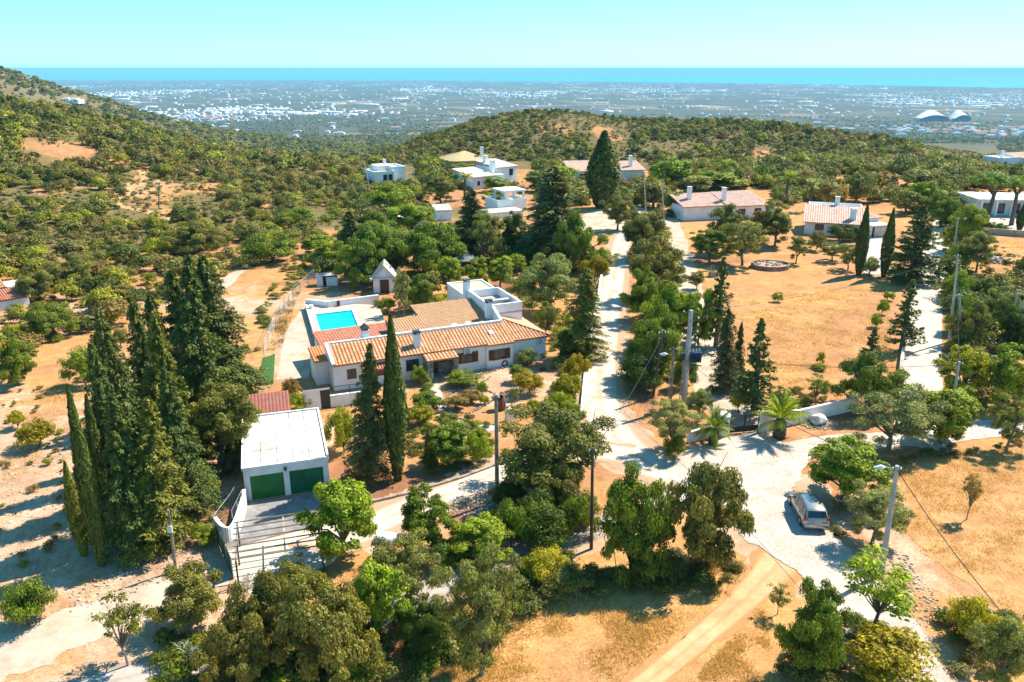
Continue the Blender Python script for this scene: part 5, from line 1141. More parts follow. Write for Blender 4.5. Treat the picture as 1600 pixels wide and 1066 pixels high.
def lowshrub(n, nl, ls):
    for i in range(n):
        C, P, nrm, idx = crown_points(14, 1.2, 1.2, .8, .65, .55, nl, .4, -.1, .8); s = RNG.uniform(.7, 1.3, nl); Vv, Q = leaf_quads(P, nrm, ls * s, ls * .62 * s)
        tpl('scrub', npmesh('scrub', Vv, Q, LEAF, clump_rnd(idx)), None, 2.7, 1.6)
lowshrub(6, 1100, .2)
def fir(n, Hh, R_, nbr, spray, droop, mat=NEEDLE, kind='fir', bare=.1, ls=.30, lw=.075, p=.85):
    for i in range(n):
        Ps = []; Ns = []; Us = []; rn = []
        for b in range(nbr):
            f = bare + (1 - bare) * (b + RNG.random()) / nbr; z = f * Hh; ln = R_ * (1 - f) ** p * RNG.uniform(.5, 1.15) * (.8 + .4 * vnoise(f * 7 + i * 5, a_ if False else 1.5 * i)) + .1; a = RNG.random() * 6.283
            k = max(4, int(spray * (ln / R_ + .12))); t = RNG.random(k) ** .6
            side = RNG.normal(size=k) * .16 * ln * (1 - t * .55)
            d = np.array([math.cos(a), math.sin(a)]); s_ = np.array([-d[1], d[0]])
            x = d[0] * t * ln + s_[0] * side; y = d[1] * t * ln + s_[1] * side
            zz = z - droop * ln * t * t + .14 * ln * t + RNG.normal(size=k) * .06 - np.abs(side) * .3
            Ps.append(np.stack([x, y, zz], 1)); u = np.stack([d[0] + s_[0] * np.sign(side) * .6, d[1] + s_[1] * np.sign(side) * .6, np.full(k, -.1)], 1) + RNG.normal(size=(k, 3)) * .35
            Us.append(u); Ns.append(np.array([d[0] * .5, d[1] * .5, .85]) + RNG.normal(size=(k, 3)) * .55); rn.append(np.clip(RNG.random() * .4 + RNG.random(k) * .5 + .12 * t, 0, 1))
        P = np.concatenate(Ps); Nn = np.concatenate(Ns); U = np.concatenate(Us); Nn /= np.linalg.norm(Nn, axis=1, keepdims=True)
        up = np.cross(Nn, U); Vv, Q = leaf_quads(P, Nn, ls * RNG.uniform(.7, 1.35, len(P)), lw * 1.6 * RNG.uniform(.7, 1.3, len(P)), up)
        b = MB(); b.tube([(0, 0, -.3), (0, 0, Hh * .5), (0, 0, Hh * .97)], [.2, .13, .02], 7)
        me = bpy.data.meshes.new(kind + '_trunk'); me.from_pydata(b.v, [], b.f); me.materials.append(BARKG)
        tpl(kind, npmesh(kind + '_crown', Vv, Q, mat, np.concatenate(rn)), me, 2 * R_ * .92, Hh)
fir(3, 9, 2.0, 430, 105, .3, bare=.05, p=.78, ls=.17, lw=.045); fir(2, 9, 2.0, 360, 115, .25, bare=.05, p=.62, ls=.17, lw=.045)
fir(2, 9, 2.6, 200, 80, .12, kind='cedar', bare=.06, p=.7)
fir(2, 6, 1.5, 130, 34, -.05, kind='spruce', bare=.1, ls=.26)
fir(2, 8, 1.5, 260, 26, .2, kind='casuarina', bare=.12, ls=.5, lw=.05, p=.55)
def cypress(n):
    for i in range(n):
        m = 9000; Hh = 10; f = RNG.random(m) ** .9; a = RNG.random(m) * 6.283
        rad = .75 * np.clip(np.sin(np.clip(f * .93 + .07, 0, 1) * math.pi) ** .6, .05, 1) * np.where(f > .45, 1 - (f - .45) * .95, .72 + f * .62)
        lump = 1 + .22 * (vnoise(a * 3 + i * 9, f * 22) - .5) + .2 * (vnoise(a * 7, f * 60 + i) - .5); rr = rad * lump * (1 - .3 * RNG.random(m) ** 2)
        P = np.stack([rr * np.cos(a), rr * np.sin(a), f * Hh], 1); Nn = np.stack([np.cos(a), np.sin(a), np.full(m, .35)], 1) + RNG.normal(size=(m, 3)) * .5; Nn /= np.linalg.norm(Nn, axis=1, keepdims=True)
        U = np.stack([np.cos(a) * .35, np.sin(a) * .35, np.ones(m)], 1) + RNG.normal(size=(m, 3)) * .25; Vv, Q = leaf_quads(P, Nn, RNG.uniform(.18, .4, m), RNG.uniform(.08, .15, m), np.cross(Nn, U))
        b = MB(); b.tube([(0, 0, -.3), (0, 0, 5), (0, 0, 9)], [.16, .1, .02], 7); me = bpy.data.meshes.new('cypress_trunk'); me.from_pydata(b.v, [], b.f); me.materials.append(BARK)
        tpl('cypress', npmesh('cypress_crown', Vv, Q, NEEDLE, np.clip(vnoise(a * 3, f * 25) * .5 + RNG.random(m) * .5, 0, 1)), me, 1.35, Hh)
cypress(3)
def palm(n, fr_n=34, th=1.0, fl=2.1):
    for i in range(n):
        Ps = []; vs = []; fs = []
        for k in range(fr_n):
            a = k * 2.399 + RNG.random() * .3; el = math.radians(RNG.uniform(-5, 82)) if k > 6 else math.radians(RNG.uniform(60, 88)); ln = fl * RNG.uniform(.85, 1.1); pts = []; p = np.array([0, 0, th + .1]); e = el
            for s in range(13):
                d = np.array([math.cos(a) * math.cos(e), math.sin(a) * math.cos(e), math.sin(e)]); pts.append((p.copy(), d.copy())); p = p + d * ln / 12; e -= .085 + .02 * (s > 6)
            side = np.array([-math.sin(a), math.cos(a), 0])
            for s in range(12):                                    # midrib
                (p0, d0), (p1, d1) = pts[s], pts[s + 1]; w = .03 * (1 - s / 14); n0 = len(vs); vs += [p0 - side * w, p0 + side * w, p1 + side * w * .9, p1 - side * w * .9]; fs.append((n0, n0 + 1, n0 + 2, n0 + 3))
                if s < 2: continue
                upv = np.cross(d0, side) * -1
                for q in range(3):
                    for sg in (-1, 1):
                        pp_ = p0 + (p1 - p0) * q / 3; l_ = .42 * math.sin(min(1, (s + q / 3) / 12 * 1.0 + .12) * math.pi) ** .6 + .06; tip = pp_ + (side * sg * .75 + d0 * .75 + upv * .25) * l_ * .85 - np.array([0, 0, .05]); w2 = d0 * .028
                        n0 = len(vs); vs += [pp_ - w2, pp_ + w2, tip + w2 * .2, tip - w2 * .2]; fs.append((n0, n0 + 1, n0 + 2, n0 + 3))
        Vv = np.array(vs); Q = np.array(fs); b = MB(); prof = []
        kt = 1.0 if th < 2 else .42
        b.lathe((0, 0, -.1), [(.34 * kt, 0), (.36 * kt, th * .5), (.42 * kt, th * .9), (.3 * kt, th + .25)], 12)
        for r_ in range(int(th / .14)):
            for k in range(10): aa = (k + .5 * (r_ % 2)) * .6283; b.rock((.38 * kt * math.cos(aa), .38 * kt * math.sin(aa), .08 + r_ * .14), .08, .08, .09)
        me = bpy.data.meshes.new('palm_trunk'); me.from_pydata(b.v, [], b.f); me.materials.append(BARK)
        tpl('palm' if th < 2 else 'tallpalm', npmesh('palm_fronds', Vv, Q, LEAF), me, fl * 1.7, th + fl * .85)
palm(2); palm(1, 30, 4.5, 2.0)
def bare():
    b = MB()
    def br(p, d, l, r, k):
        e = p + d * l; b.tube([p, p.lerp(e, .5) + Vector((random.uniform(-.08, .08), random.uniform(-.08, .08), 0)) * l, e], [r, r * .8, r * .6], 5, False)
        if k == 0: return
        for _ in range(random.choice((2, 3, 3))): nd = (d + Vector((random.uniform(-.8, .8), random.uniform(-.8, .8), random.uniform(-.3, .6)))).normalized(); br(p.lerp(e, random.uniform(.6, 1)), nd, l * random.uniform(.6, .8), r * .6, k - 1)
    br(Vector((0, 0, -.2)), Vector((.3, 0, 1)).normalized(), 1.1, .13, 5)
    me = bpy.data.meshes.new('dead_branches'); me.from_pydata(b.v, [], b.f); me.materials.append(plain('bleached_wood', (.5, .47, .43), .9, .2, 4)); return me
BARE = bare()

# foliage colours (linear albedo)
COLR = dict(dk=(.055, .078, .016), md=(.11, .135, .02), br=(.175, .20, .022), yl=(.24, .21, .02), ol=(.16, .155, .06), gr=(.20, .19, .10), cy=(.08, .09, .024), cyl=(.13, .13, .028), fi=(.075, .088, .03), fy=(.125, .12, .028), bn=(.21, .14, .06), ok=(.14, .125, .04), au=(.22, .165, .015), ca=(.085, .08, .034), pi=(.13, .165, .014), vd=(.04, .06, .016))
CNT = {}
def plant(kind, bx, by, ty, wpx, col, label, name=None, cat=None, group=None, sq=None):
    p = G(bx, by); hgt = top_h(p, ty); sc = pix(*p)[2]; wm = wpx / sc
    if by > 850 and kind in ('oak', 'mound', 'olive', 'fig', 'thin'): wm *= .9; ty += (by - ty) * .07
    if kind in ('fir',): wm *= .98
    elif kind in ('oak', 'mound', 'olive', 'fig', 'bush'): wm *= .9; ty += (by - ty) * .06
    if kind not in ('fir', 'cedar', 'spruce', 'casuarina', 'cypress', 'palm', 'tallpalm'):      # a wide crown seen from above also reaches up by its far side
        al = math.atan2(CZ - p.z, p.y); T_ = (by - ty) / sc; rs_ = wm / 2 * math.sin(al); hgt = max((T_ ** 2 - rs_ ** 2) / (T_ * math.cos(al)), .55 * T_)
    L = TPL[kind]; i = CNT.get(kind, 0); CNT[kind] = i + 1; cr, tk, w, hh = L[i % len(L)]
    nm = name or {'oak': 'oak_tree', 'mound': 'carob_tree', 'olive': 'olive_tree', 'fig': 'fig_tree', 'thin': 'almond_tree', 'bush': 'shrub', 'clipped': 'clipped_shrub', 'heather': 'heather_shrub', 'pinetop': 'pine_tree', 'midtree': 'tree', 'fir': 'conifer', 'cedar': 'cedar_tree', 'spruce': 'fir_tree', 'casuarina': 'casuarina_tree', 'cypress': 'cypress_tree', 'palm': 'palm_tree', 'tallpalm': 'palm_tree'}[kind]
    root = empty(nm, p, random.uniform(0, 6.28)); sxy = wm / w; root.scale = (sxy * random.uniform(.92, 1.08), sxy * random.uniform(.92, 1.08), hgt / hh); ln_ = .006 if kind == 'cypress' else .025; root.rotation_euler = (random.gauss(0, ln_), random.gauss(0, ln_), root.rotation_euler.z)
    c = link('crown', cr, root); v = random.uniform(.9, 1.1); cc = COLR[col] if isinstance(col, str) else col; c.color = (cc[0] * v * random.uniform(1.3, 1.5), cc[1] * v * 1.45, cc[2] * v * 1.0, 1)
    if tk is not None: link('trunk', tk, root)
    c_ = cat or ('shrub' if kind in ('bush', 'clipped', 'heather') else 'tree'); tag(root, label, c_, group); return root
PLANTS = """
mound 310 972 872 128 ok|round dusty oak beside the dirt track below the screened fence
thin 200 1040 932 90 cyl|sparse yellowish sapling in front of the dirt track
mound 425 1035 888 150 ok|grey green oak overhanging the carport frame
mound 520 1075 905 170 ok|broad oak at the bottom edge left of centre
mound 372 1090 965 120 ok|oak behind the dead branches at the bottom left
olive 465 940 868 90 ok|small dusty tree at the front of the carport frame
fig 538 872 740 132 br|leafy bright green fig tree beside the garage drive
fig 660 862 752 95 md|open green tree over the covered heap
olive 640 950 828 125 ol|slender grey green olive right of the fig tree
fig 598 1000 868 100 br|pale green tree between fig tree and big olive
olive 752 1056 862 165 ol|big silvery olive at the bottom centre
bush 565 1060 1000 85 br|bright green shrub at the bottom edge
mound 660 1020 930 110 dk|dark shrub mass left of the big olive
bush 690 880 838 80 dk|dark low shrub above the grey lane
fig 752 872 796 110 br|light green bush along the grey lane
bush 850 842 770 105 dk|dense dark hedge shrub above the grey lane
bush 905 832 765 75 md|hedge shrub next to the brown pole
bush 798 855 780 70 md|hedge shrub beside the light green lane bush
bush 850 905 852 90 yl|yellow green shrub below the lane
bush 885 925 878 85 ok|brownish shrub at the edge of the golden field
oak 858 765 632 172 ok|spreading dark oak before the villa garden
bush 795 790 742 62 dk|dark shrub at the foot of the tall garden pole
mound 872 800 720 90 ok|lower crown of oak beside the brown pole
mound 985 900 735 118 md|tall dense carob bush beside the brown pole
mound 1095 885 708 155 ok|large round carob tree before the forecourt
bush 1010 915 850 90 dk|dark undergrowth below the carob tree
mound 1275 1060 912 135 md|dense green bush at the bottom right
clipped 1385 1075 988 120 au|yellow domed shrub at the bottom right
thin 1362 988 866 130 br|gnarled open tree over the lower road
thin 1215 960 910 42 ol|wispy sapling at the edge of the trail
fig 1312 785 680 125 br|light green tree behind the parked car
olive 1362 848 756 108 gr|grey green shrub between car and lamp pole
olive 1388 702 596 125 gr|silvery olive tree by the side road
fig 1470 692 598 110 br|fresh green tree at the end of the drive
olive 1572 706 618 82 ol|grey shrub at the right edge by the side road
mound 1353 640 548 105 md|dense dark green tree inside the white wall
bush 1512 1000 928 90 yl|yellow green bush at the lower right
olive 1560 1085 962 115 ol|grey olive in the lower right corner
thin 1510 812 745 32 bn|dead brown sprig in the ploughed field
fig 1500 622 538 78 yl|yellow green tree right of the drive poles
fig 1570 640 538 85 br|pale green tree at the right edge below the scrub
bush 45 975 905 78 md|round green shrub alone at the lower left
bush 135 602 540 72 br|round green shrub on the left dirt slope
heather 62 697 660 50 au|yellow dry tussock on the left slope
heather 27 670 645 26 yl|tiny yellow tussock at the left edge
mound 85 528 472 72 md|dark green tree below the edge house
mound 28 602 528 62 md|green tree at the left edge of the slope
heather 165 508 488 30 yl|small tussock above the left slope
bush 190 545 513 34 ok|low shrub halfway up the left slope
bush 25 540 505 44 yl|yellow bush below the edge house
bush 320 850 815 50 br|bright shrub under the conifers
cypress 160 883 603 27 cy|tallest slim cypress at the left of the conifer group
cypress 132 868 722 23 cyl|short slim cypress at the far left of the conifer group
cypress 176 846 618 26 cy|slim cypress tucked behind the leftmost cypress
fir 190 832 538 95 fi|conifer right behind the slim cypresses
fir 222 862 602 105 fi|conifer with bare stem in front of the cypress group
fir 256 852 622 112 fy|yellowish conifer at the front of the group
fir 218 780 478 95 fi|tall conifer in the second row of the group
fir 248 735 468 90 fi|tall dark conifer in the back left of the group
fir 275 760 488 95 fy|conifer in the middle of the left group
fir 300 812 575 105 fi|conifer with bare stem near the garage fence
fir 322 700 405 120 fi|tallest broad conifer at the back of the group
fir 358 640 402 120 fi|broad dark conifer nearest the pool fence
fir 300 640 418 85 cy|narrow conifer behind the tallest one
fir 265 655 455 80 fi|conifer at the upper left of the group
fir 240 668 508 70 fi|small conifer on the upper left edge of the group
oak 350 730 598 115 ok|round grey oak between conifers and garage
bush 372 640 565 75 br|light green shrub under the broad dark conifer
bush 385 690 640 60 br|light shrub left of the red roofed outbuilding
cypress 622 750 493 33 cy|tall slim cypress standing before the villa
fir 578 752 538 84 ca|grey green conifer beside the villa cypress
bush 537 705 638 62 yl|yellow green shrub right of the garage
bush 470 640 612 40 br|bright climbing shrub beside the outbuilding
bush 455 620 590 36 bn|reddish flowering shrub at the villa end
fig 700 728 655 78 md|broad green garden shrub below the path
bush 748 720 668 55 br|yellow green garden shrub right of the broad one
cypress 671 728 668 11 cyl|young small cypress in the garden
bush 670 735 705 30 dk|dark low shrub at the kerb
heather 665 640 612 42 md|green planting left of the garden path
bush 655 600 570 28 br|spiky light green plant at the villa wall
heather 655 665 635 40 yl|yellow planting beside the villa cypress
clipped 722 603 578 52 md|spreading green juniper under the shuttered window
clipped 829 614 580 46 au|golden domed shrub in the gravel garden
clipped 810 597 570 32 md|dark domed shrub near the bay window
bush 805 625 604 20 gr|small silvery shrub in the gravel garden
bush 753 620 595 28 br|green shrub in the brown garden bed
clipped 757 632 617 18 yl|small yellow cushion in the brown garden bed
heather 715 640 618 40 bn|brown dry planting in the stone ringed bed
heather 735 628 610 32 bn|grey brown planting at the back of the bed
bush 833 645 622 26 yl|yellow green shrub beside the arched stub
bush 822 572 542 36 gr|grey climber at the villa front wall
bush 848 560 545 22 md|little shrub at the villa corner
bush 885 560 515 38 dk|dark round shrub right of the villa
heather 898 605 555 36 au|golden shrub along the dusty track
heather 885 630 588 42 yl|yellow shrub below the golden one by the track
bush 870 655 610 55 br|light green shrub by the track bend
bush 895 665 630 40 md|green shrub against the low white kerb wall
olive 853 530 468 46 cyl|tan leaved small tree behind the villa corner
fir 910 560 420 70 fy|tall conifer between villa and track
oak 850 492 396 108 ol|broad olive behind the villa terrace
bush 815 470 440 32 br|light bush beside the villa roof terrace
mound 650 485 428 66 md|round glossy orange tree behind the villa
clipped 672 470 425 46 ok|smooth domed shrub behind the orange tree
olive 632 500 420 34 gr|thin silvery olive near the garden house
bush 605 488 465 40 md|shrub at the corner of the pool terrace
bush 555 455 432 18 md|small cactus like shrub beyond the pool
fig 700 462 400 48 br|light green fruit tree left of the gazebo
fig 748 455 400 45 br|light green fruit tree in front of the gazebo
fig 782 450 398 50 br|bright fruit tree right of the gazebo
fig 808 428 396 32 br|small bright fruit tree by the dark hedge
bush 690 482 458 50 yl|low green planting along the villa back
heather 932 450 402 40 au|orange yellow shrub beside the track wall
mound 572 445 350 95 md|big green tree left above the garden house
mound 618 430 348 110 md|big green tree straight above the garden house
mound 672 432 342 110 md|big green tree right above the garden house
fig 520 420 372 60 br|pale flowering bush beyond the pool fence
oak 555 400 345 60 ol|grey tree above the pool fence
casuarina 550 410 330 40 ca|thin dark casuarina by the pool garden
casuarina 735 405 298 62 ca|feathery dark casuarina left of the gazebo
olive 760 415 330 62 ol|grey olive between the casuarinas
casuarina 862 408 262 92 ca|big feathery dark casuarina beside the hedge
mound 800 400 330 62 dk|dark laurel tree in front of the pergola house
mound 900 425 332 86 md|glossy green tree beside the track
bush 815 418 380 62 dk|left part of the dark hedge
bush 860 420 380 62 dk|right part of the dark hedge
bush 895 425 395 45 yl|yellow green shrub at the hedge end
olive 940 425 390 50 gr|silvery shrub at the track corner
cypress 940 325 205 45 cy|massive dark cypress at the top of the track
clipped 605 338 286 68 pi|round bright pine below the valley edge house
mound 645 362 315 70 br|green tree beside the white roofed shed
mound 590 390 330 70 md|green tree left of the white roofed shed
oak 965 360 300 50 ol|oak left of the upper track
oak 1000 405 328 76 ok|oak right of the upper track
oak 1022 465 370 95 ok|dark spreading oak right of the track
mound 1008 500 420 70 md|green tree along the track below the oak
mound 1045 545 440 105 br|big bright green tree behind the wooden poles
mound 1012 592 490 82 md|dense green tree by the track below the bend
bush 1005 612 552 70 dk|dark shrub at the foot of the leaning pole
bush 1068 605 548 50 md|shrub behind the street lamp pole
mound 1090 540 450 60 br|bright green tree behind the transformer
olive 1050 705 622 92 gr|silvery olive at the foot of the pole group
bush 1055 720 680 36 md|green shrub below the silvery olive
olive 1092 660 608 44 ol|grey shrub left of the round pier
bush 1155 645 605 42 yl|clipped green hedge inside the gate
palm 1114 694 636 64 md|smaller date palm left of the gate
palm 1217 684 614 80 br|larger date palm right of the gate
spruce 1118 542 402 56 fi|tall slim fir at the left of the dry field
fir 1130 612 482 46 ca|ragged fir above the gravel drive
fir 1148 605 505 30 ca|thin leaning fir beside the ragged one
spruce 1178 648 502 76 fi|dark layered fir behind the gate
spruce 1408 548 438 56 fi|dark fir beside the drive wall
spruce 1357 575 512 44 fi|small fir top behind the dense green tree
bush 1215 472 456 18 br|lone green sapling in the dry field
bush 1282 570 548 16 yl|young yellow green sapling low in the field
heather 1280 578 568 22 yl|ring of green weeds under the sapling
bush 1386 470 455 22 br|upper sapling of the row near the drive
bush 1378 492 470 20 br|middle sapling of the row near the drive
bush 1368 512 490 20 br|lower sapling of the row near the drive
thin 1275 632 585 42 md|small dark leaved tree inside the white wall
olive 1220 640 600 40 ol|grey shrub behind the larger palm
clipped 1088 452 424 24 ok|round clipped shrub on the gravel drive
clipped 1088 475 456 14 yl|little golden ball shrub on the gravel drive
oak 1108 410 358 66 md|green tree at the top left of the field
olive 1160 415 342 82 ol|wide grey green tree over the field edge
oak 1130 395 318 62 ok|tree in front of the chimney house
fig 1210 385 315 62 ok|brownish green tree left of the field house
fig 1182 385 328 36 bn|thin bronze tree left of the field house
olive 1243 412 368 36 ol|small olive beside the round planter
bush 1275 392 360 36 ok|shrub left of the field house hedge
bush 1310 376 350 46 dk|dark clipped hedge before the field house
bush 1335 376 352 40 dk|dark hedge right half before the field house
olive 1300 408 376 42 ol|rounded olive below the dark hedge
olive 1325 422 380 40 ol|second rounded olive below the dark hedge
bush 1358 430 400 34 gr|silver leaved shrub between the twin cypresses
bush 1398 435 415 34 gr|grey shrub right of the twin cypresses
cypress 1341 430 320 18 cy|left one of the slim twin cypresses
cypress 1380 433 326 17 cy|right one of the slim twin cypresses
cedar 1420 440 322 84 fi|large dark cedar by the paved drive
bush 1492 520 460 46 md|hedge tree by the tall concrete pole
bush 1492 470 420 44 br|hedge bush midway up the drive
bush 1492 425 380 42 md|hedge bush in the upper third of the drive
bush 1490 392 345 40 br|hedge bush near the top of the drive
oak 1505 395 318 60 br|bright tree at the top of the drive
oak 1470 355 300 60 md|bright tree left of the drive end
olive 1525 425 360 62 ol|grey tree by the rubble heap
mound 1530 470 428 50 ok|tree right of the drive hedge
mound 1512 545 470 66 ok|dark shrub right of the tall drive pole
mound 1590 545 480 60 dk|dark shrub by the scrub poles
olive 1560 520 445 55 ol|grey shrub left of the scrub poles
pinetop 1540 352 274 66 pi|left umbrella pine before the long white house
pinetop 1580 352 276 64 pi|right umbrella pine before the long white house
cypress 1592 362 318 12 cy|dark cypress at the right edge by the pines
bush 1540 360 345 24 yl|low shrub on the terrace of the long house
bush 1560 364 348 22 md|low dark shrub on the terrace of the long house
tallpalm 1226 318 264 32 br|tall fan palm behind the chimney house
tallpalm 1265 330 276 32 gr|silvery palm left of the field house
tallpalm 726 312 268 32 gr|silvery palm on the orange clearing
fig 772 300 275 42 br|light tree before the stepped house
fig 770 325 298 36 br|small light tree on the orange clearing
oak 690 320 275 55 ok|grey brown tree left of the clearing
oak 720 275 255 50 br|light tree in front of the ochre house
oak 680 270 246 46 md|dark round tree left of the ochre house
midtree 850 300 268 60 ol|grey tree right of the stepped house
midtree 880 290 262 45 br|light green tree left of the wide house
midtree 1050 290 250 60 br|light green tree right of the wide house
midtree 1020 325 285 50 ok|oak behind the road right of the big cypress
midtree 1055 335 300 45 md|green tree by the upper gravel drive
midtree 1090 300 275 52 ol|grey green tree behind the chimney house
midtree 1115 295 268 66 br|low spreading bright tree behind the chimney house
midtree 1300 330 285 46 bn|rust brown tree behind the field house
midtree 1335 325 270 56 ol|dark grey tree behind the field house
midtree 1430 292 266 44 ol|lone round olive on the orange clearing at right
midtree 1378 305 270 46 bn|brown bare crowned tree on the clearing
midtree 1415 335 298 40 ol|grey bush behind the annex
midtree 1445 330 285 50 br|bright tree behind the large cedar
mound 115 445 395 72 ok|round grey tree by the left edge house
mound 180 480 445 60 ok|dusty tree on the upper left slope
mound 305 395 345 90 ok|large grey mound of a tree on the hillside
bush 425 410 362 85 md|wide green bush beside the sandy path
bush 250 400 370 60 yl|yellow green bush in the lower scrub
mound 60 470 420 60 ok|tree behind the left edge house
bush 470 352 325 70 md|green bush at the foot of the hill
fig 500 400 365 60 br|pale green bush right of the sandy path
"""
for ln in PLANTS.strip().split('\n'):
    a, lb = ln.split('|'); k, bx, by, ty, w, cl = a.split()
    plant(k, float(bx), float(by), float(ty), float(w), cl, lb)
q = G(262, 1062); o = link('dead_tree', BARE); o.location = q; o.rotation_euler = (.1, .55, .4); o.scale = (1.15, 1.15, 1.0); tag(o, 'bleached dead branches sprawling at the lower left', 'dead tree')

# ------------------------------------------------------------------ scrub on the hills: the nearest bushes one by one, the rest as one mass
KEEP = [(578, 258, 645, 292), (628, 340, 670, 362), (676, 335, 712, 348), (700, 240, 768, 262), (735, 252, 828, 296), (772, 300, 830, 350), (886, 254, 1010, 284), (1062, 296, 1200, 346), (1250, 318, 1395, 372), (1515, 300, 1600, 365), (1560, 240, 1600, 262), (0, 440, 52, 478), (500, 200, 560, 216), (450, 208, 470, 218), (905, 322, 990, 362), (560, 165, 600, 178), (675, 296, 800, 345), (930, 200, 950, 325), (90, 150, 135, 165), (270, 180, 335, 193)]
BARES = [(28, 215, 62, 240), (62, 230, 150, 252), (200, 285, 345, 330), (190, 265, 235, 300), (170, 315, 275, 345), (1040, 175, 1070, 190), (930, 195, 985, 240), (1175, 228, 1215, 248), (1300, 275, 1440, 305), (1510, 360, 1600, 440), (1440, 225, 1560, 245), (830, 210, 850, 225), (1000, 222, 1080, 240)]
ZONES = [[(-200, 150), (60, 160), (300, 180), (480, 240), (600, 260), (575, 300), (480, 335), (500, 372), (420, 412), (330, 440), (250, 475), (160, 515), (90, 535), (-200, 640)],
         [(480, 240), (560, 200), (660, 180), (1000, 170), (1300, 190), (1800, 220), (1800, 340), (1520, 345), (1400, 300), (1250, 320), (1060, 345), (1000, 330), (920, 330), (800, 300), (690, 350), (560, 345), (575, 300)],
         [(1475, 350), (1530, 350), (1620, 440), (1800, 500), (1800, 600), (1500, 560), (1475, 480)],
         [(250, 190), (660, 185), (600, 262), (480, 245)]]
def inpoly(x, y, P):
    c = np.zeros(len(x), bool); j = len(P) - 1
    for i in range(len(P)):
        (xi, yi), (xj, yj) = P[i], P[j]; c ^= ((yi > y) != (yj > y)) & (x < (xj - xi) * (y - yi) / ((yj - yi) or 1e-9) + xi); j = i
    return c
PAL = np.array([(.18, .175, .022), (.12, .135, .022), (.08, .09, .024), (.15, .13, .04), (.16, .14, .06), (.20, .185, .025), (.075, .082, .022), (.18, .125, .05), (.14, .125, .042)])
def scatter(n, d0, d1, smin, smax, spread=.62):
    r = d0 * (d1 / d0) ** RNG.random(n); r = np.sqrt(d0 ** 2 + (d1 ** 2 - d0 ** 2) * RNG.random(n)) if d1 < 700 else r
    a = np.tan(RNG.uniform(-spread, spread, n)); y = r / np.sqrt(1 + a * a); x = y * a; z = H(x, y)
    s = smin + (smax - smin) * RNG.random(n) ** 1.8; return x, y, z, s
def proj(x, y, z):
    zz = z - CZ; d = y * cT - zz * sT; dn = -y * sT - zz * cT; return 800 + F * x / d, 533 + F * dn / d, F / d
def keepmask(x, y, z, s, zones=True, bare=True):
    px, py, k = proj(x, y, z); hw = s * k * .6; hh = s * k * .75; ok = np.ones(len(x), bool)
    if zones: ok &= np.any([inpoly(px, py, Z) for Z in ZONES], axis=0)
    for a, b_, c, d in [(a, b_, c, d - .4 * (d - b_)) if (a, b_) not in ((905, 322), (675, 296), (930, 200)) else (a, b_, c, d) for a, b_, c, d in KEEP]: ok &= ~((px + hw > a) & (px - hw < c) & (py > b_) & (py - hh < d))
    for a, b_, c, d in (BARES if bare else BARES[:2]): ok &= ~((px > a) & (px < c) & (py > b_) & (py - hh * .3 < d))
    return ok, px, py
x, y, z, s = scatter(27000, 85, 600, 1.4, 5.6)
ok, px, py = keepmask(x, y, z, s)
clump = fbm(x / 26, y / 26, 3); ok &= (clump + RNG.random(len(x)) * .22) > np.where((px < 520) & (py > 170), .45, .40)
# smaller plants on the crest of the central hill
s = np.where((px > 640) & (px < 1000) & (py < 215), s * .7, s)
x, y, z, s, px, py = (v[ok] for v in (x, y, z, s, px, py))
order = np.argsort(-(s / np.hypot(x, y)) * ((px > 0) & (px < 1600))); x, y, z, s, px, py = (v[order] for v in (x, y, z, s, px, py))
ci = np.minimum((fbm(x / 60, y / 60, 2) * .5 + RNG.random(len(x)) * .75) / 1.1 * 9, 8).astype(int)
SIDE = lambda q: 'left hillside' if q < 560 else ('wooded slope behind the houses' if q < 1000 else 'right hand ridge')
TONE = ('yellow green', 'mid green', 'dark green', 'olive brown', 'grey green', 'light green', 'deep green', 'brownish', 'dull olive')
NI = 300
for i in range(min(NI, len(x))):
    me = TPL['scrub'][i % 6][0]; o = link('hillside_shrub', me); o.location = (x[i], y[i], z[i] - .1); o.rotation_euler = (0, 0, random.uniform(0, 6.28)); k = s[i] / 2.7; o.scale = (k * random.uniform(.9, 1.2), k * random.uniform(.9, 1.2), k * random.uniform(.8, 1.2))
    c = PAL[ci[i]] * random.uniform(1.0, 1.45) * np.array([1.12, 1.14, .85]); o.color = (*c, 1); w = SIDE(px[i])
    tag(o, f'{TONE[ci[i]]} evergreen shrub in the scrub of the {w}', 'shrub', f'{TONE[ci[i]]} scrub bushes on the {w}')
def lod(nl, ls, k=4):
    c = bpy.data.collections.new('scrub_kit_%d' % nl)
    for i in range(k):
        C, P, nrm, idx = crown_points(16, .5, .5, .34, .27, .24, nl, .4, -.2, .85); s_ = RNG.uniform(.6, 1.4, nl); Vv, Q = leaf_quads(P, nrm, ls * s_, ls * .62 * s_)
        c.objects.link(bpy.data.objects.new('bush_shape', npmesh('bush_shape', Vv, Q, LEAFI, clump_rnd(idx))))
    return c
KIT = {900: lod(900, .085), 260: lod(260, .15), 90: lod(90, .25)}
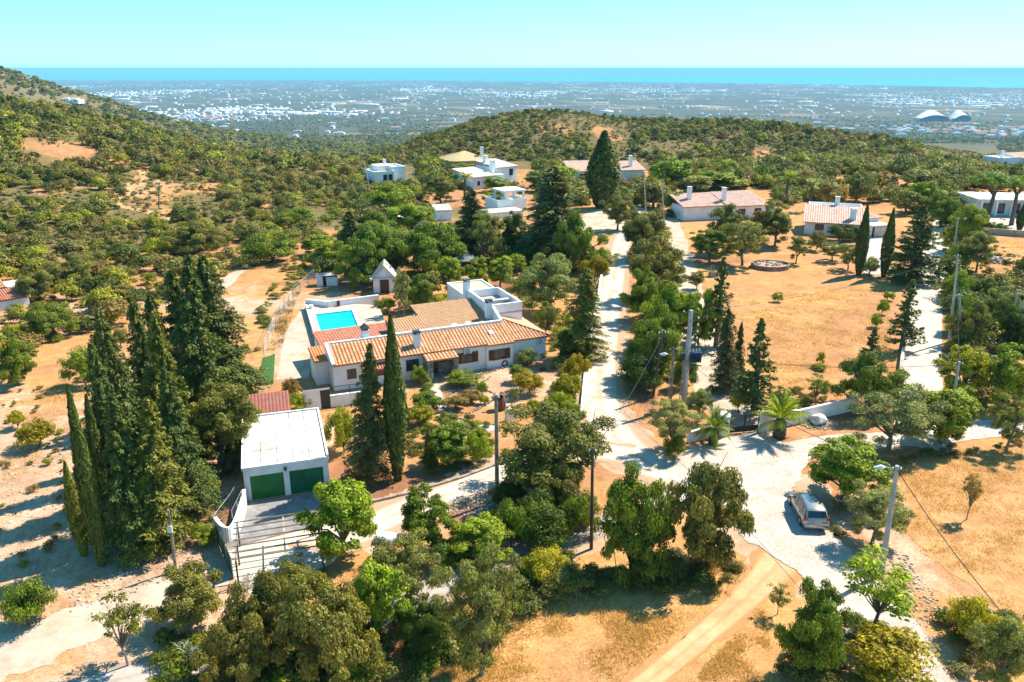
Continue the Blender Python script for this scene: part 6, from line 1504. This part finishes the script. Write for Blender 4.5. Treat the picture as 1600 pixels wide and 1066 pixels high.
def mass(name, x, y, z, s, ci, nl, label, flat=1.0):
    n = len(x); me = bpy.data.meshes.new(name); me.vertices.add(n); me.vertices.foreach_set('co', np.stack([x, y, z - .05 * s], 1).astype(np.float32).ravel())
    def at(nm, ty, v, key): a = me.attributes.new(nm, ty, 'POINT'); a.data.foreach_set(key, np.ascontiguousarray(v).ravel())
    at('idx', 'INT', RNG.integers(0, 4, n).astype(np.int32), 'value')
    at('rot', 'FLOAT_VECTOR', np.stack([np.zeros(n), np.zeros(n), RNG.random(n) * 6.283], 1).astype(np.float32), 'vector')
    at('scl', 'FLOAT_VECTOR', (s[:, None] * np.stack([RNG.uniform(.85, 1.25, n), RNG.uniform(.85, 1.25, n), RNG.uniform(.75, 1.3, n) * flat], 1)).astype(np.float32), 'vector')
    c4 = np.ones((n, 4), np.float32); c4[:, :3] = PAL[ci] * RNG.uniform(.95, 1.5, (n, 1)) * np.array([1.12, 1.14, .85]); at('col', 'FLOAT_COLOR', c4, 'color')
    o = link(name, me); tag(o, label, 'scrub', kind='stuff')
    g = bpy.data.node_groups.new(name, 'GeometryNodeTree'); g.interface.new_socket('Geometry', in_out='INPUT', socket_type='NodeSocketGeometry'); g.interface.new_socket('Geometry', in_out='OUTPUT', socket_type='NodeSocketGeometry')
    gi = g.nodes.new('NodeGroupInput'); go = g.nodes.new('NodeGroupOutput'); ip = g.nodes.new('GeometryNodeInstanceOnPoints'); cl = g.nodes.new('GeometryNodeCollectionInfo')
    cl.inputs['Collection'].default_value = KIT[nl]; cl.inputs['Separate Children'].default_value = True; cl.inputs['Reset Children'].default_value = True; ip.inputs['Pick Instance'].default_value = True
    for nm, ty, sock in (('idx', 'INT', 'Instance Index'), ('rot', 'FLOAT_VECTOR', 'Rotation'), ('scl', 'FLOAT_VECTOR', 'Scale')):
        na = g.nodes.new('GeometryNodeInputNamedAttribute'); na.data_type = ty; na.inputs['Name'].default_value = nm; g.links.new([q for q in na.outputs if q.enabled and q.name == 'Attribute'][0], ip.inputs[sock])
    g.links.new(gi.outputs[0], ip.inputs['Points']); g.links.new(cl.outputs[0], ip.inputs['Instance']); g.links.new(ip.outputs[0], go.inputs[0])
    md = o.modifiers.new('scatter', 'NODES'); md.node_group = g
x, y, z, s, ci = x[NI:], y[NI:], z[NI:], s[NI:], ci[NI:]; nr_ = np.hypot(x, y) < 240
mass('scrub', x[nr_], y[nr_], z[nr_], s[nr_], ci[nr_], 900, 'evergreen scrub covering the near slopes')
mass('hill_scrub', x[~nr_], y[~nr_], z[~nr_], s[~nr_], ci[~nr_], 260, 'evergreen scrub covering the far hill crests')
x, y, z, s = scatter(75000, 80, 620, .5, 1.9); ok, px, py = keepmask(x, y, z, s, True, False); ok &= RNG.random(len(x)) < .8; x, y, z, s = (v[ok] for v in (x, y, z, s))
mass('low_scrub', x, y, z, s, np.minimum((fbm(x / 40 + 9, y / 40, 3) * .8 + RNG.random(len(x)) * .35) * 7, 6.99).astype(int) % 7, 90, 'low undergrowth between the scrub bushes', .7)
INF = [([(690, 470), (830, 440), (900, 440), (900, 560), (870, 560), (850, 480), (790, 440), (720, 440)], 60, .6, 2.0, (0, 1, 5, 3)), ([(860, 540), (905, 500), (905, 555), (870, 570)], 22, .6, 1.6, (1, 0, 3)), ([(505, 325), (560, 298), (600, 292), (645, 335), (560, 362), (500, 350)], 80, 1.0, 3.4, (1, 5, 0, 4, 8)), ([(205, 290), (345, 285), (345, 325), (230, 328)], 18, .8, 2.2, (3, 8, 1)), ([(990, 340), (1040, 340), (1070, 440), (1082, 560), (1055, 615), (1010, 645), (998, 600), (996, 480), (1000, 400)], 100, 1.2, 3.6, (1, 5, 0, 2, 1)),
       ([(490, 405), (560, 362), (700, 342), (780, 372), (900, 385), (925, 400), (922, 440), (900, 440), (800, 425), (640, 408), (560, 425), (505, 432)], 420, 1.6, 5.0, (1, 2, 6, 5, 4)),
       ([(555, 275), (700, 258), (900, 272), (1010, 270), (1060, 300), (1000, 325), (900, 325), (830, 335), (690, 352), (560, 352)], 1100, 2.2, 7.0, (1, 5, 0, 4, 2, 8)),
       ([(1060, 262), (1520, 255), (1540, 300), (1480, 350), (1400, 325), (1250, 322), (1200, 335), (1090, 352), (1062, 340)], 1100, 2.2, 6.8, (1, 5, 0, 4, 2, 8, 7)),
       ([(1478, 345), (1515, 345), (1525, 420), (1600, 470), (1600, 640), (1478, 640), (1480, 480)], 170, 1.0, 3.2, (1, 5, 0, 2, 8)),
       ([(680, 858), (780, 805), (925, 775), (935, 815), (850, 842), (700, 890)], 60, .8, 2.2, (1, 2, 5, 6)),
       ([(540, 1010), (690, 945), (850, 885), (915, 875), (925, 915), (850, 935), (760, 1010), (690, 1066), (560, 1090)], 70, .8, 2.2, (2, 6, 1, 8)),
       ([(150, 850), (315, 800), (372, 720), (400, 610), (365, 560), (250, 640), (185, 760)], 110, .8, 2.4, (2, 6, 1)),
       ([(395, 580), (430, 490), (478, 432), (500, 405), (460, 400), (420, 450), (400, 500)], 60, .6, 1.7, (0, 5, 1, 3)),
       ([(250, 1000), (560, 950), (560, 1090), (230, 1090)], 70, 1.0, 2.4, (2, 6, 1, 5)),
       ([(1190, 655), (1290, 632), (1300, 600), (1235, 610)], 26, .5, 1.3, (8, 1, 3)),
       ([(655, 742), (760, 702), (768, 715), (700, 742)], 22, .4, 1.0, (3, 0, 8, 1)),
       ([(862, 570), (900, 555), (898, 650), (868, 690), (850, 660)], 40, .6, 1.8, (0, 5, 1, 3)),
       ([(930, 900), (1160, 885), (1150, 912), (940, 935)], 40, .5, 1.6, (2, 8, 7, 6)),
       ([(0, 600), (100, 605), (180, 560), (150, 700), (120, 850), (0, 900)], 60, .3, .9, (3, 7, 0)),
       ([(520, 700), (660, 640), (665, 600), (700, 655), (760, 660), (770, 700), (690, 730), (620, 700)], 130, .5, 1.4, (1, 0, 3, 8)),
       ([(1200, 1000), (1420, 960), (1440, 1090), (1200, 1090)], 30, .6, 1.8, (1, 2, 8)), ([(1400, 760), (1330, 760), (1300, 840), (1370, 860)], 26, .4, 1.2, (8, 7, 4)),
       ([(1460, 960), (1600, 980), (1600, 1066), (1500, 1066)], 40, .5, 1.8, (8, 4, 1, 7)), ([(1330, 715), (1600, 690), (1600, 700), (1340, 735)], 40, .4, 1.0, (8, 7, 4))]
ax, ay, as_, ac = [], [], [], []
for pg, n_, s0, s1, cs in INF:
    W_ = [G(*p_) for p_ in pg]; P2 = [(w.x, w.y) for w in W_]; xs = [w[0] for w in P2]; ys = [w[1] for w in P2]; k = 0; u = RNG.uniform(min(xs), max(xs), n_ * 8); v = RNG.uniform(min(ys), max(ys), n_ * 8); ins = np.where(inpoly(u, v, P2))[0][:n_]
    u, v = u[ins], v[ins]; q = s0 + (s1 - s0) * RNG.random(len(u)) ** 1.5; okk, _, _ = keepmask(u, v, H(u, v), q, False, True); ax.append(u[okk]); ay.append(v[okk]); as_.append(q[okk]); ac.append(RNG.choice(cs, okk.sum()))
ax, ay, as_, ac = (np.concatenate(v) for v in (ax, ay, as_, ac)); mass('undergrowth', ax, ay, H(ax, ay), as_, ac.astype(int), 900, 'undergrowth and small bushes between the trees')
x, y, z, s = scatter(60000, 560, 4500, 3, 9); ok, px, py = keepmask(x, y, z, s, False); ok &= (fbm(x / 160, y / 160, 3) + RNG.random(len(x)) * .25) > .40; ok &= (py < 262) & ((py < 185) | (px < 700) | (px > 1250))
x, y, z, s = (v[ok] for v in (x, y, z, s)); mass('far_wood', x, y, z, s * 1.3, RNG.integers(1, 9, len(x)), 90, 'far woods and orchards in the valley and on the plain')

# ------------------------------------------------------------------ dry grass, weeds and stones near the camera
def blades(name, areas, n, hgt, cols, label, wid=.02):
    X = []; Y = []
    for pxp, wgt in areas:
        W_ = [G(*p) for p in pxp]; xs = [p.x for p in W_]; ys = [p.y for p in W_]; k = int(n * wgt); u = RNG.uniform(min(xs), max(xs), k * 2); v = RNG.uniform(min(ys), max(ys), k * 2)
        m = inpoly(u, v, [(p.x, p.y) for p in W_]) & (fbm(u / 2.2, v / 2.2, 3) + RNG.random(k * 2) * .45 > .80); X.append(u[m]); Y.append(v[m])
    X = np.concatenate(X); Y = np.concatenate(Y); m = len(X) * 4; X = np.repeat(X, 4) + RNG.normal(size=m) * .12; Y = np.repeat(Y, 4) + RNG.normal(size=m) * .12; Z = H(X, Y)
    hh = hgt * RNG.uniform(.5, 1.5, m); a = RNG.random(m) * 6.283; lean = RNG.normal(size=(m, 2)) * .5 * hh[:, None]; w = wid
    b0 = np.stack([X - np.cos(a) * w, Y - np.sin(a) * w, Z - .02], 1); b1 = np.stack([X + np.cos(a) * w, Y + np.sin(a) * w, Z - .02], 1); t = np.stack([X + lean[:, 0], Y + lean[:, 1], Z + hh], 1)
    Vv = np.stack([b0, b1, t], 1).reshape(-1, 3); Q = np.arange(3 * m).reshape(m, 3); cc = np.array(cols)[RNG.integers(0, len(cols), m)]
    tag(link(name, npmesh(name, Vv, Q, LEAFV, RNG.random(m) * .6 + .2, cc)), label, 'grass', kind='stuff')
STRAW = [(.72, .48, .2), (.64, .39, .15), (.76, .56, .27), (.56, .33, .13)]
blades('dry_grass', [([(600, 1000), (840, 960), (900, 900), (1150, 860), (1120, 930), (950, 1080), (600, 1100)], .45), ([(1060, 1090), (1190, 950), (1220, 1090)], .12), ([(1120, 470), (1390, 440), (1400, 620), (1300, 640), (1190, 600), (1140, 520)], .25), ([(1400, 720), (1600, 700), (1600, 980), (1480, 900), (1410, 850)], .15), ([(1500, 380), (1600, 370), (1600, 450), (1520, 440)], .1), ([(0, 640), (180, 560), (150, 700), (0, 760)], .05)], 85000, .15, STRAW, 'tufts of dry golden grass over the open ground')
blades('verge_weeds', [([(380, 900), (900, 860), (930, 900), (700, 1066), (380, 1066)], .5), ([(930, 880), (1160, 880), (1150, 930), (930, 940)], .3), ([(420, 500), (470, 450), (440, 540), (410, 560)], .3)], 9000, .28, [(.12, .13, .03), (.2, .17, .05), (.3, .2, .08), (.07, .09, .02)], 'weeds and undergrowth along the lane verges')
def stones(name, areas, n, s0, s1, mat, label):
    b = MB()
    for pxp in areas:
        W_ = [G(*p) for p in pxp]; P2 = [(p.x, p.y) for p in W_]; k = 0
        while k < n:
            xx = random.uniform(min(p[0] for p in P2), max(p[0] for p in P2)); yy = random.uniform(min(p[1] for p in P2), max(p[1] for p in P2))
            if not inpoly(np.array([xx]), np.array([yy]), P2)[0]: k += .2; continue
            s_ = s0 + (s1 - s0) * random.random() ** 3; b.rock((xx, yy, h1(xx, yy) + s_ * .25), s_, s_ * random.uniform(.6, 1), s_ * .6); k += 1
    tag(b.build(name, mat), label, 'stones', kind='stuff')
stones('loose_stones', [[(100, 930), (200, 880), (330, 850), (340, 870), (210, 930), (110, 960)], [(1385, 860), (1420, 870), (1480, 960), (1440, 990), (1400, 940)], [(0, 700), (150, 690), (150, 830), (0, 960)], [(700, 800), (760, 775), (790, 800), (740, 815)], [(690, 745), (760, 700), (770, 715), (720, 745)]], 520, .03, .13, STONEW, 'loose pale stones strewn over the dirt')
q = G(1548, 408); rb = MB()
for _ in range(150):
    a = random.uniform(0, 6.28); rr = abs(random.gauss(0, 1.3)); s_ = random.uniform(.12, .4); rb.rock((q.x + rr * math.cos(a) * 1.6, q.y + rr * math.sin(a), max(.05, .8 - rr * .35) * random.random() + .1), s_, s_ * .8, s_ * .7)
tag(rb.build('rubble_heap', STONEW), 'heap of pale rubble in the dry plot at right', 'rubble', kind='stuff')
# ploughed ridges in the right hand field
# ------------------------------------------------------------------ far houses, town and stadium
def house_mesh(kind, roofm):
    me = bpy.data.meshes.new('far_house'); v = [(-.5, -.5, -.6), (.5, -.5, -.6), (.5, .5, -.6), (-.5, .5, -.6), (-.5, -.5, .6), (.5, -.5, .6), (.5, .5, .6), (-.5, .5, .6)]; f = [(0, 1, 5, 4), (1, 2, 6, 5), (2, 3, 7, 6), (3, 0, 4, 7)]; mi = [0] * 4
    if kind == 'gable': v += [(-.53, 0, .9), (.53, 0, .9), (-.53, -.55, .58), (.53, -.55, .58), (.53, .55, .58), (-.53, .55, .58)]; f += [(10, 11, 9, 8), (12, 13, 8, 9), (4, 7, 8), (5, 9, 6)]; mi += [1, 1, 0, 0]
    else: v += [(-.2, -.2, .6), (.3, -.2, .6), (.3, .4, .6), (-.2, .4, .6), (-.2, -.2, .9), (.3, -.2, .9), (.3, .4, .9), (-.2, .4, .9)]; f += [(4, 5, 6, 7), (8, 9, 13, 12), (9, 10, 14, 13), (10, 11, 15, 14), (11, 8, 12, 15), (12, 13, 14, 15)]; mi += [1, 0, 0, 0, 0, 1]
    n0 = len(v)
    for k in range(3):           # dark windows, front and side
        c = -.32 + .32 * k; n0 = len(v); v += [(c - .07, -.505, .05), (c + .07, -.505, .05), (c + .07, -.505, .35), (c - .07, -.505, .35)]; f.append((n0, n0 + 1, n0 + 2, n0 + 3)); mi.append(2)
    me.from_pydata(v, [], f); [me.materials.append(m) for m in (WHITE, roofm, DARK)]; me.polygons.foreach_set('material_index', mi); return me
FH = [house_mesh('gable', TILEP), house_mesh('flat', WHITE), house_mesh('gable', TILE), house_mesh('flat', WHITE2)]
def far_house(x, y, w, d, h_, me, label, group, rz):
    o = link('far_house', me); o.location = (x, y, h1(x, y) + h_ * .4); o.scale = (w, d, h_); o.rotation_euler = (0, 0, rz); tag(o, label, 'house', group); return o
for px_, py_, w, d, h_, k, lb in ((115, 161, 26, 12, 5, 1, 'white farmhouse on the crest of the left hill'), (104, 159, 12, 9, 4, 1, 'small white outbuilding beside the crest farmhouse'), (283, 187, 14, 10, 6, 2, 'leftmost pinkish house on the far spur'), (297, 188, 16, 10, 6, 0, 'second pinkish house on the far spur'), (312, 190, 12, 10, 5, 2, 'third house down the far spur'), (327, 190, 14, 9, 5, 0, 'lowest house on the far spur'), (335, 192, 10, 8, 4, 1, 'small white house below the far spur'), (530, 210, 34, 14, 6, 3, 'long flat roofed white building in the valley'), (512, 208, 16, 12, 6, 1, 'white block left of the long valley building'), (462, 215, 13, 10, 6, 1, 'white cube house on the valley side'), (570, 217, 14, 9, 4, 0, 'low pale house right of the valley building'), (592, 212, 10, 8, 4, 1, 'tiny white house above the dark valley wood'), (497, 230, 7, 6, 3, 1, 'little white hut low in the valley')):
    q = G(px_, py_); far_house(q.x, q.y, w, d, h_, FH[k], lb, None, random.uniform(-.3, .3))
n = 62
for i in range(n):              # the white village on the right
    px_ = random.uniform(1285, 1600) if i > 30 else random.uniform(1400, 1600); py_ = random.uniform(199, 206) + max(0, px_ - 1330) * .05 * random.random(); q = G(px_, py_)
    if q.y < 900: continue
    far_house(q.x, q.y, random.uniform(14, 34), random.uniform(10, 16), random.uniform(6, 11), FH[random.choice((0, 0, 1, 1, 3, 2))], 'white house in the village below the right hand ridge', 'village houses below the ridge', random.uniform(-.5, .5))
q = G(1488, 203); ch = empty('church', q); tag(ch, 'white domed village church rising above the rooftops', 'church')
cf2 = Frame(q, .1); walls(cf2, ch, [(-9, 9, 0, 14, -2, 9), (-4, 4, 2, 10, 9, 15)]); MB().lathe(q + Vector((0, 6, 15)), [(4.2, 0), (4, 2), (2.8, 4.2), (1, 5.4), (.3, 7)], 14).build('dome', WHITE, ch); p = MB(); cf2.block(p, -9, -6, 0, 3, 9, 13.5); cf2.block(p, 6, 9, 0, 3, 9, 13.5); p.build('bell_tower', WHITE, ch)
cnt = 0; bm_ = MB(); indiv = []
rs = np.random.default_rng(5)
tr = rs.uniform(0, 1, 60000); D = 2600 * (14000 / 2600) ** tr; A_ = np.tan(rs.uniform(-.63, .63, 60000)); yy = D / np.sqrt(1 + A_ * A_); xx = yy * A_
tn = fbm(xx / 900 + 31, yy / 1500 + 7, 3); tb = fbm(xx / 3500 + 3, yy / 5000 + 9, 2)
pr_ = (.05 + .55 * sm(.5, .68, tn)) * np.interp(D, [2600, 3600, 5000, 8500, 10500, 14000], [.03, .10, .5, .9, .35, .2]); m = rs.random(60000) < pr_; m &= H(xx, yy) > -203; xx, yy = xx[m], yy[m]
near = np.argsort(np.hypot(xx, yy)); xx, yy = xx[near], yy[near]
px_, py_, kk = proj(xx, yy, H(xx, yy)); vis = (px_ > 0) & (px_ < 1600)
iv = np.where(vis)[0][:225]
for i in iv: far_house(xx[i], yy[i], rs.uniform(12, 34), rs.uniform(10, 20), rs.uniform(5, 10), FH[rs.integers(0, 4)], 'pale house scattered on the near part of the plain', 'scattered houses on the plain', rs.uniform(-.4, .4))
rest = np.setdiff1d(np.arange(len(xx)), iv)[:22000]; zz_ = H(xx[rest], yy[rest])
big = rs.random(len(rest)) < .05; w_ = np.where(big, rs.uniform(60, 190, len(rest)), rs.uniform(10, 26, len(rest))); d_ = np.where(big, rs.uniform(25, 60, len(rest)), rs.uniform(9, 18, len(rest))); hh_ = np.where(big, 5, rs.choice([5, 6, 7, 9, 14], len(rest), p=[.3, .3, .2, .15, .05])); c_, s_ = np.cos(rs.uniform(-.4, .4, len(rest))), np.sin(rs.uniform(-.4, .4, len(rest)))
ux = np.array([-.5, .5, .5, -.5]); uy = np.array([-.5, -.5, .5, .5]); VX = xx[rest][:, None] + ux * w_[:, None] * c_[:, None] - uy * d_[:, None] * s_[:, None]; VY = yy[rest][:, None] + ux * w_[:, None] * s_[:, None] + uy * d_[:, None] * c_[:, None]
Vv = np.concatenate([np.stack([VX, VY, np.repeat(zz_[:, None] - 3, 4, 1)], -1), np.stack([VX, VY, np.repeat((zz_ + hh_)[:, None], 4, 1)], -1)], 1).reshape(-1, 3); b8 = np.arange(len(rest))[:, None, None] * 8; Q = (b8 + np.array([(0, 1, 5, 4), (1, 2, 6, 5), (2, 3, 7, 6), (3, 0, 4, 7), (4, 5, 6, 7)])[None]).reshape(-1, 4)
m_, t_, p_ = newmat('town_render'); t_.links.new(ramp(t_, attr(t_, 'rnd'), [(0, (.55, .42, .34)), (.25, (.7, .62, .55)), (.5, (.8, .79, .77))]), p_.inputs['Base Color']); p_.inputs['Roughness'].default_value = .9
tag(link('town', npmesh('town', Vv, Q, m_, np.repeat(rs.random(len(rest)), 5))), 'pale towns and greenhouses spread over the coastal plain', 'town', kind='stuff')
# stadium: two white roofs carried over opposite stands
q0 = G(1455, 190); stad = empty('stadium', q0); tag(stad, 'stadium with two white arched roofs on the plain', 'stadium'); sfr = Frame(q0, .0); sw = 46 / pix(*q0)[2]
for off, wid, nm in ((0, 1.0, 'near'), (sw * 1.15, .6, 'far')):
    vs = []; fs = []; nu, nv = 16, 6
    for j in range(nv + 1):
        for i in range(nu + 1):
            t = i / nu; arch = math.sin(t * math.pi); u = off + (t - .35) * sw * wid if off == 0 else off + (t - .6) * sw * wid; vs.append(sfr(u, j / nv * 60, 14 + 34 * arch * (.45 + .55 * j / nv)))
    fs = [(j * (nu + 1) + i, j * (nu + 1) + i + 1, (j + 1) * (nu + 1) + i + 1, (j + 1) * (nu + 1) + i) for j in range(nv) for i in range(nu)]; k = len(vs); vs += [v - Vector((0, 0, 3)) for v in vs]; fs += [tuple(a + k for a in f[::-1]) for f in fs]
    MB().add(vs, fs).build('arched_roof', WHITE, stad); u0 = off - .35 * sw if off == 0 else off - .6 * sw * wid
    p = MB(); p.prism([sfr(u0 + sw * .05, 5)[:2], sfr(u0 + sw * wid * .95, 5)[:2], sfr(u0 + sw * wid * .9, 45)[:2], sfr(u0 + sw * .1, 45)[:2]], q0.z - 5, [q0.z + 12, q0.z + 12, q0.z + 22, q0.z + 22]); p.build('stand', plain('stadium_blue', (.12, .17, .26), .7) if off == 0 else bpy.data.materials['stadium_blue'], stad)
# sandy barrier islands along the coast
for k, (x0, x1, py_, lb) in enumerate(((600, 830, 122.3, 'long sandbar in the lagoon at the centre'), (830, 950, 124.0, 'right hand sandbar in the lagoon'), (215, 335, 117.0, 'thin sandbar far to the left'))):
    a, c = PZ(x0, py_, -204), PZ(x1, py_ + (.8 if k < 2 else 0), -204); w = 110; b = MB(); pts0 = []; pts1 = []
    for i in range(25): t = i / 24; p_ = a.lerp(c, t); e = w * math.sin(max(.05, t * 3.1416 * .98)) * random.uniform(.6, 1); pts0.append((p_.x, p_.y - e)); pts1.append((p_.x, p_.y + e))
    b.prism(pts0 + pts1[::-1], -207, -203); tag(b.build('sandbar', plain('sand', (.62, .58, .5), .95) if k == 0 else bpy.data.materials['sand']), lb, kind='structure')

# ------------------------------------------------------------------ the haze over the plain and sea
m = bpy.data.materials.new('haze_air'); m.use_nodes = True; t = m.node_tree; t.nodes.clear(); out = t.nodes.new('ShaderNodeOutputMaterial'); pv = t.nodes.new('ShaderNodeVolumePrincipled')
pv.inputs['Color'].default_value = (.31, .70, .96, 1); pv.inputs['Density'].default_value = 6.5e-5; pv.inputs['Anisotropy'].default_value = .0; t.links.new(pv.outputs[0], out.inputs['Volume'])
hz = MB(); hz.prism([(-75000, -3000), (75000, -3000), (75000, 82000), (-75000, 82000)], -225, 46); hb = hz.build('haze', m); tag(hb, 'blue summer haze over the plain', kind='stuff')
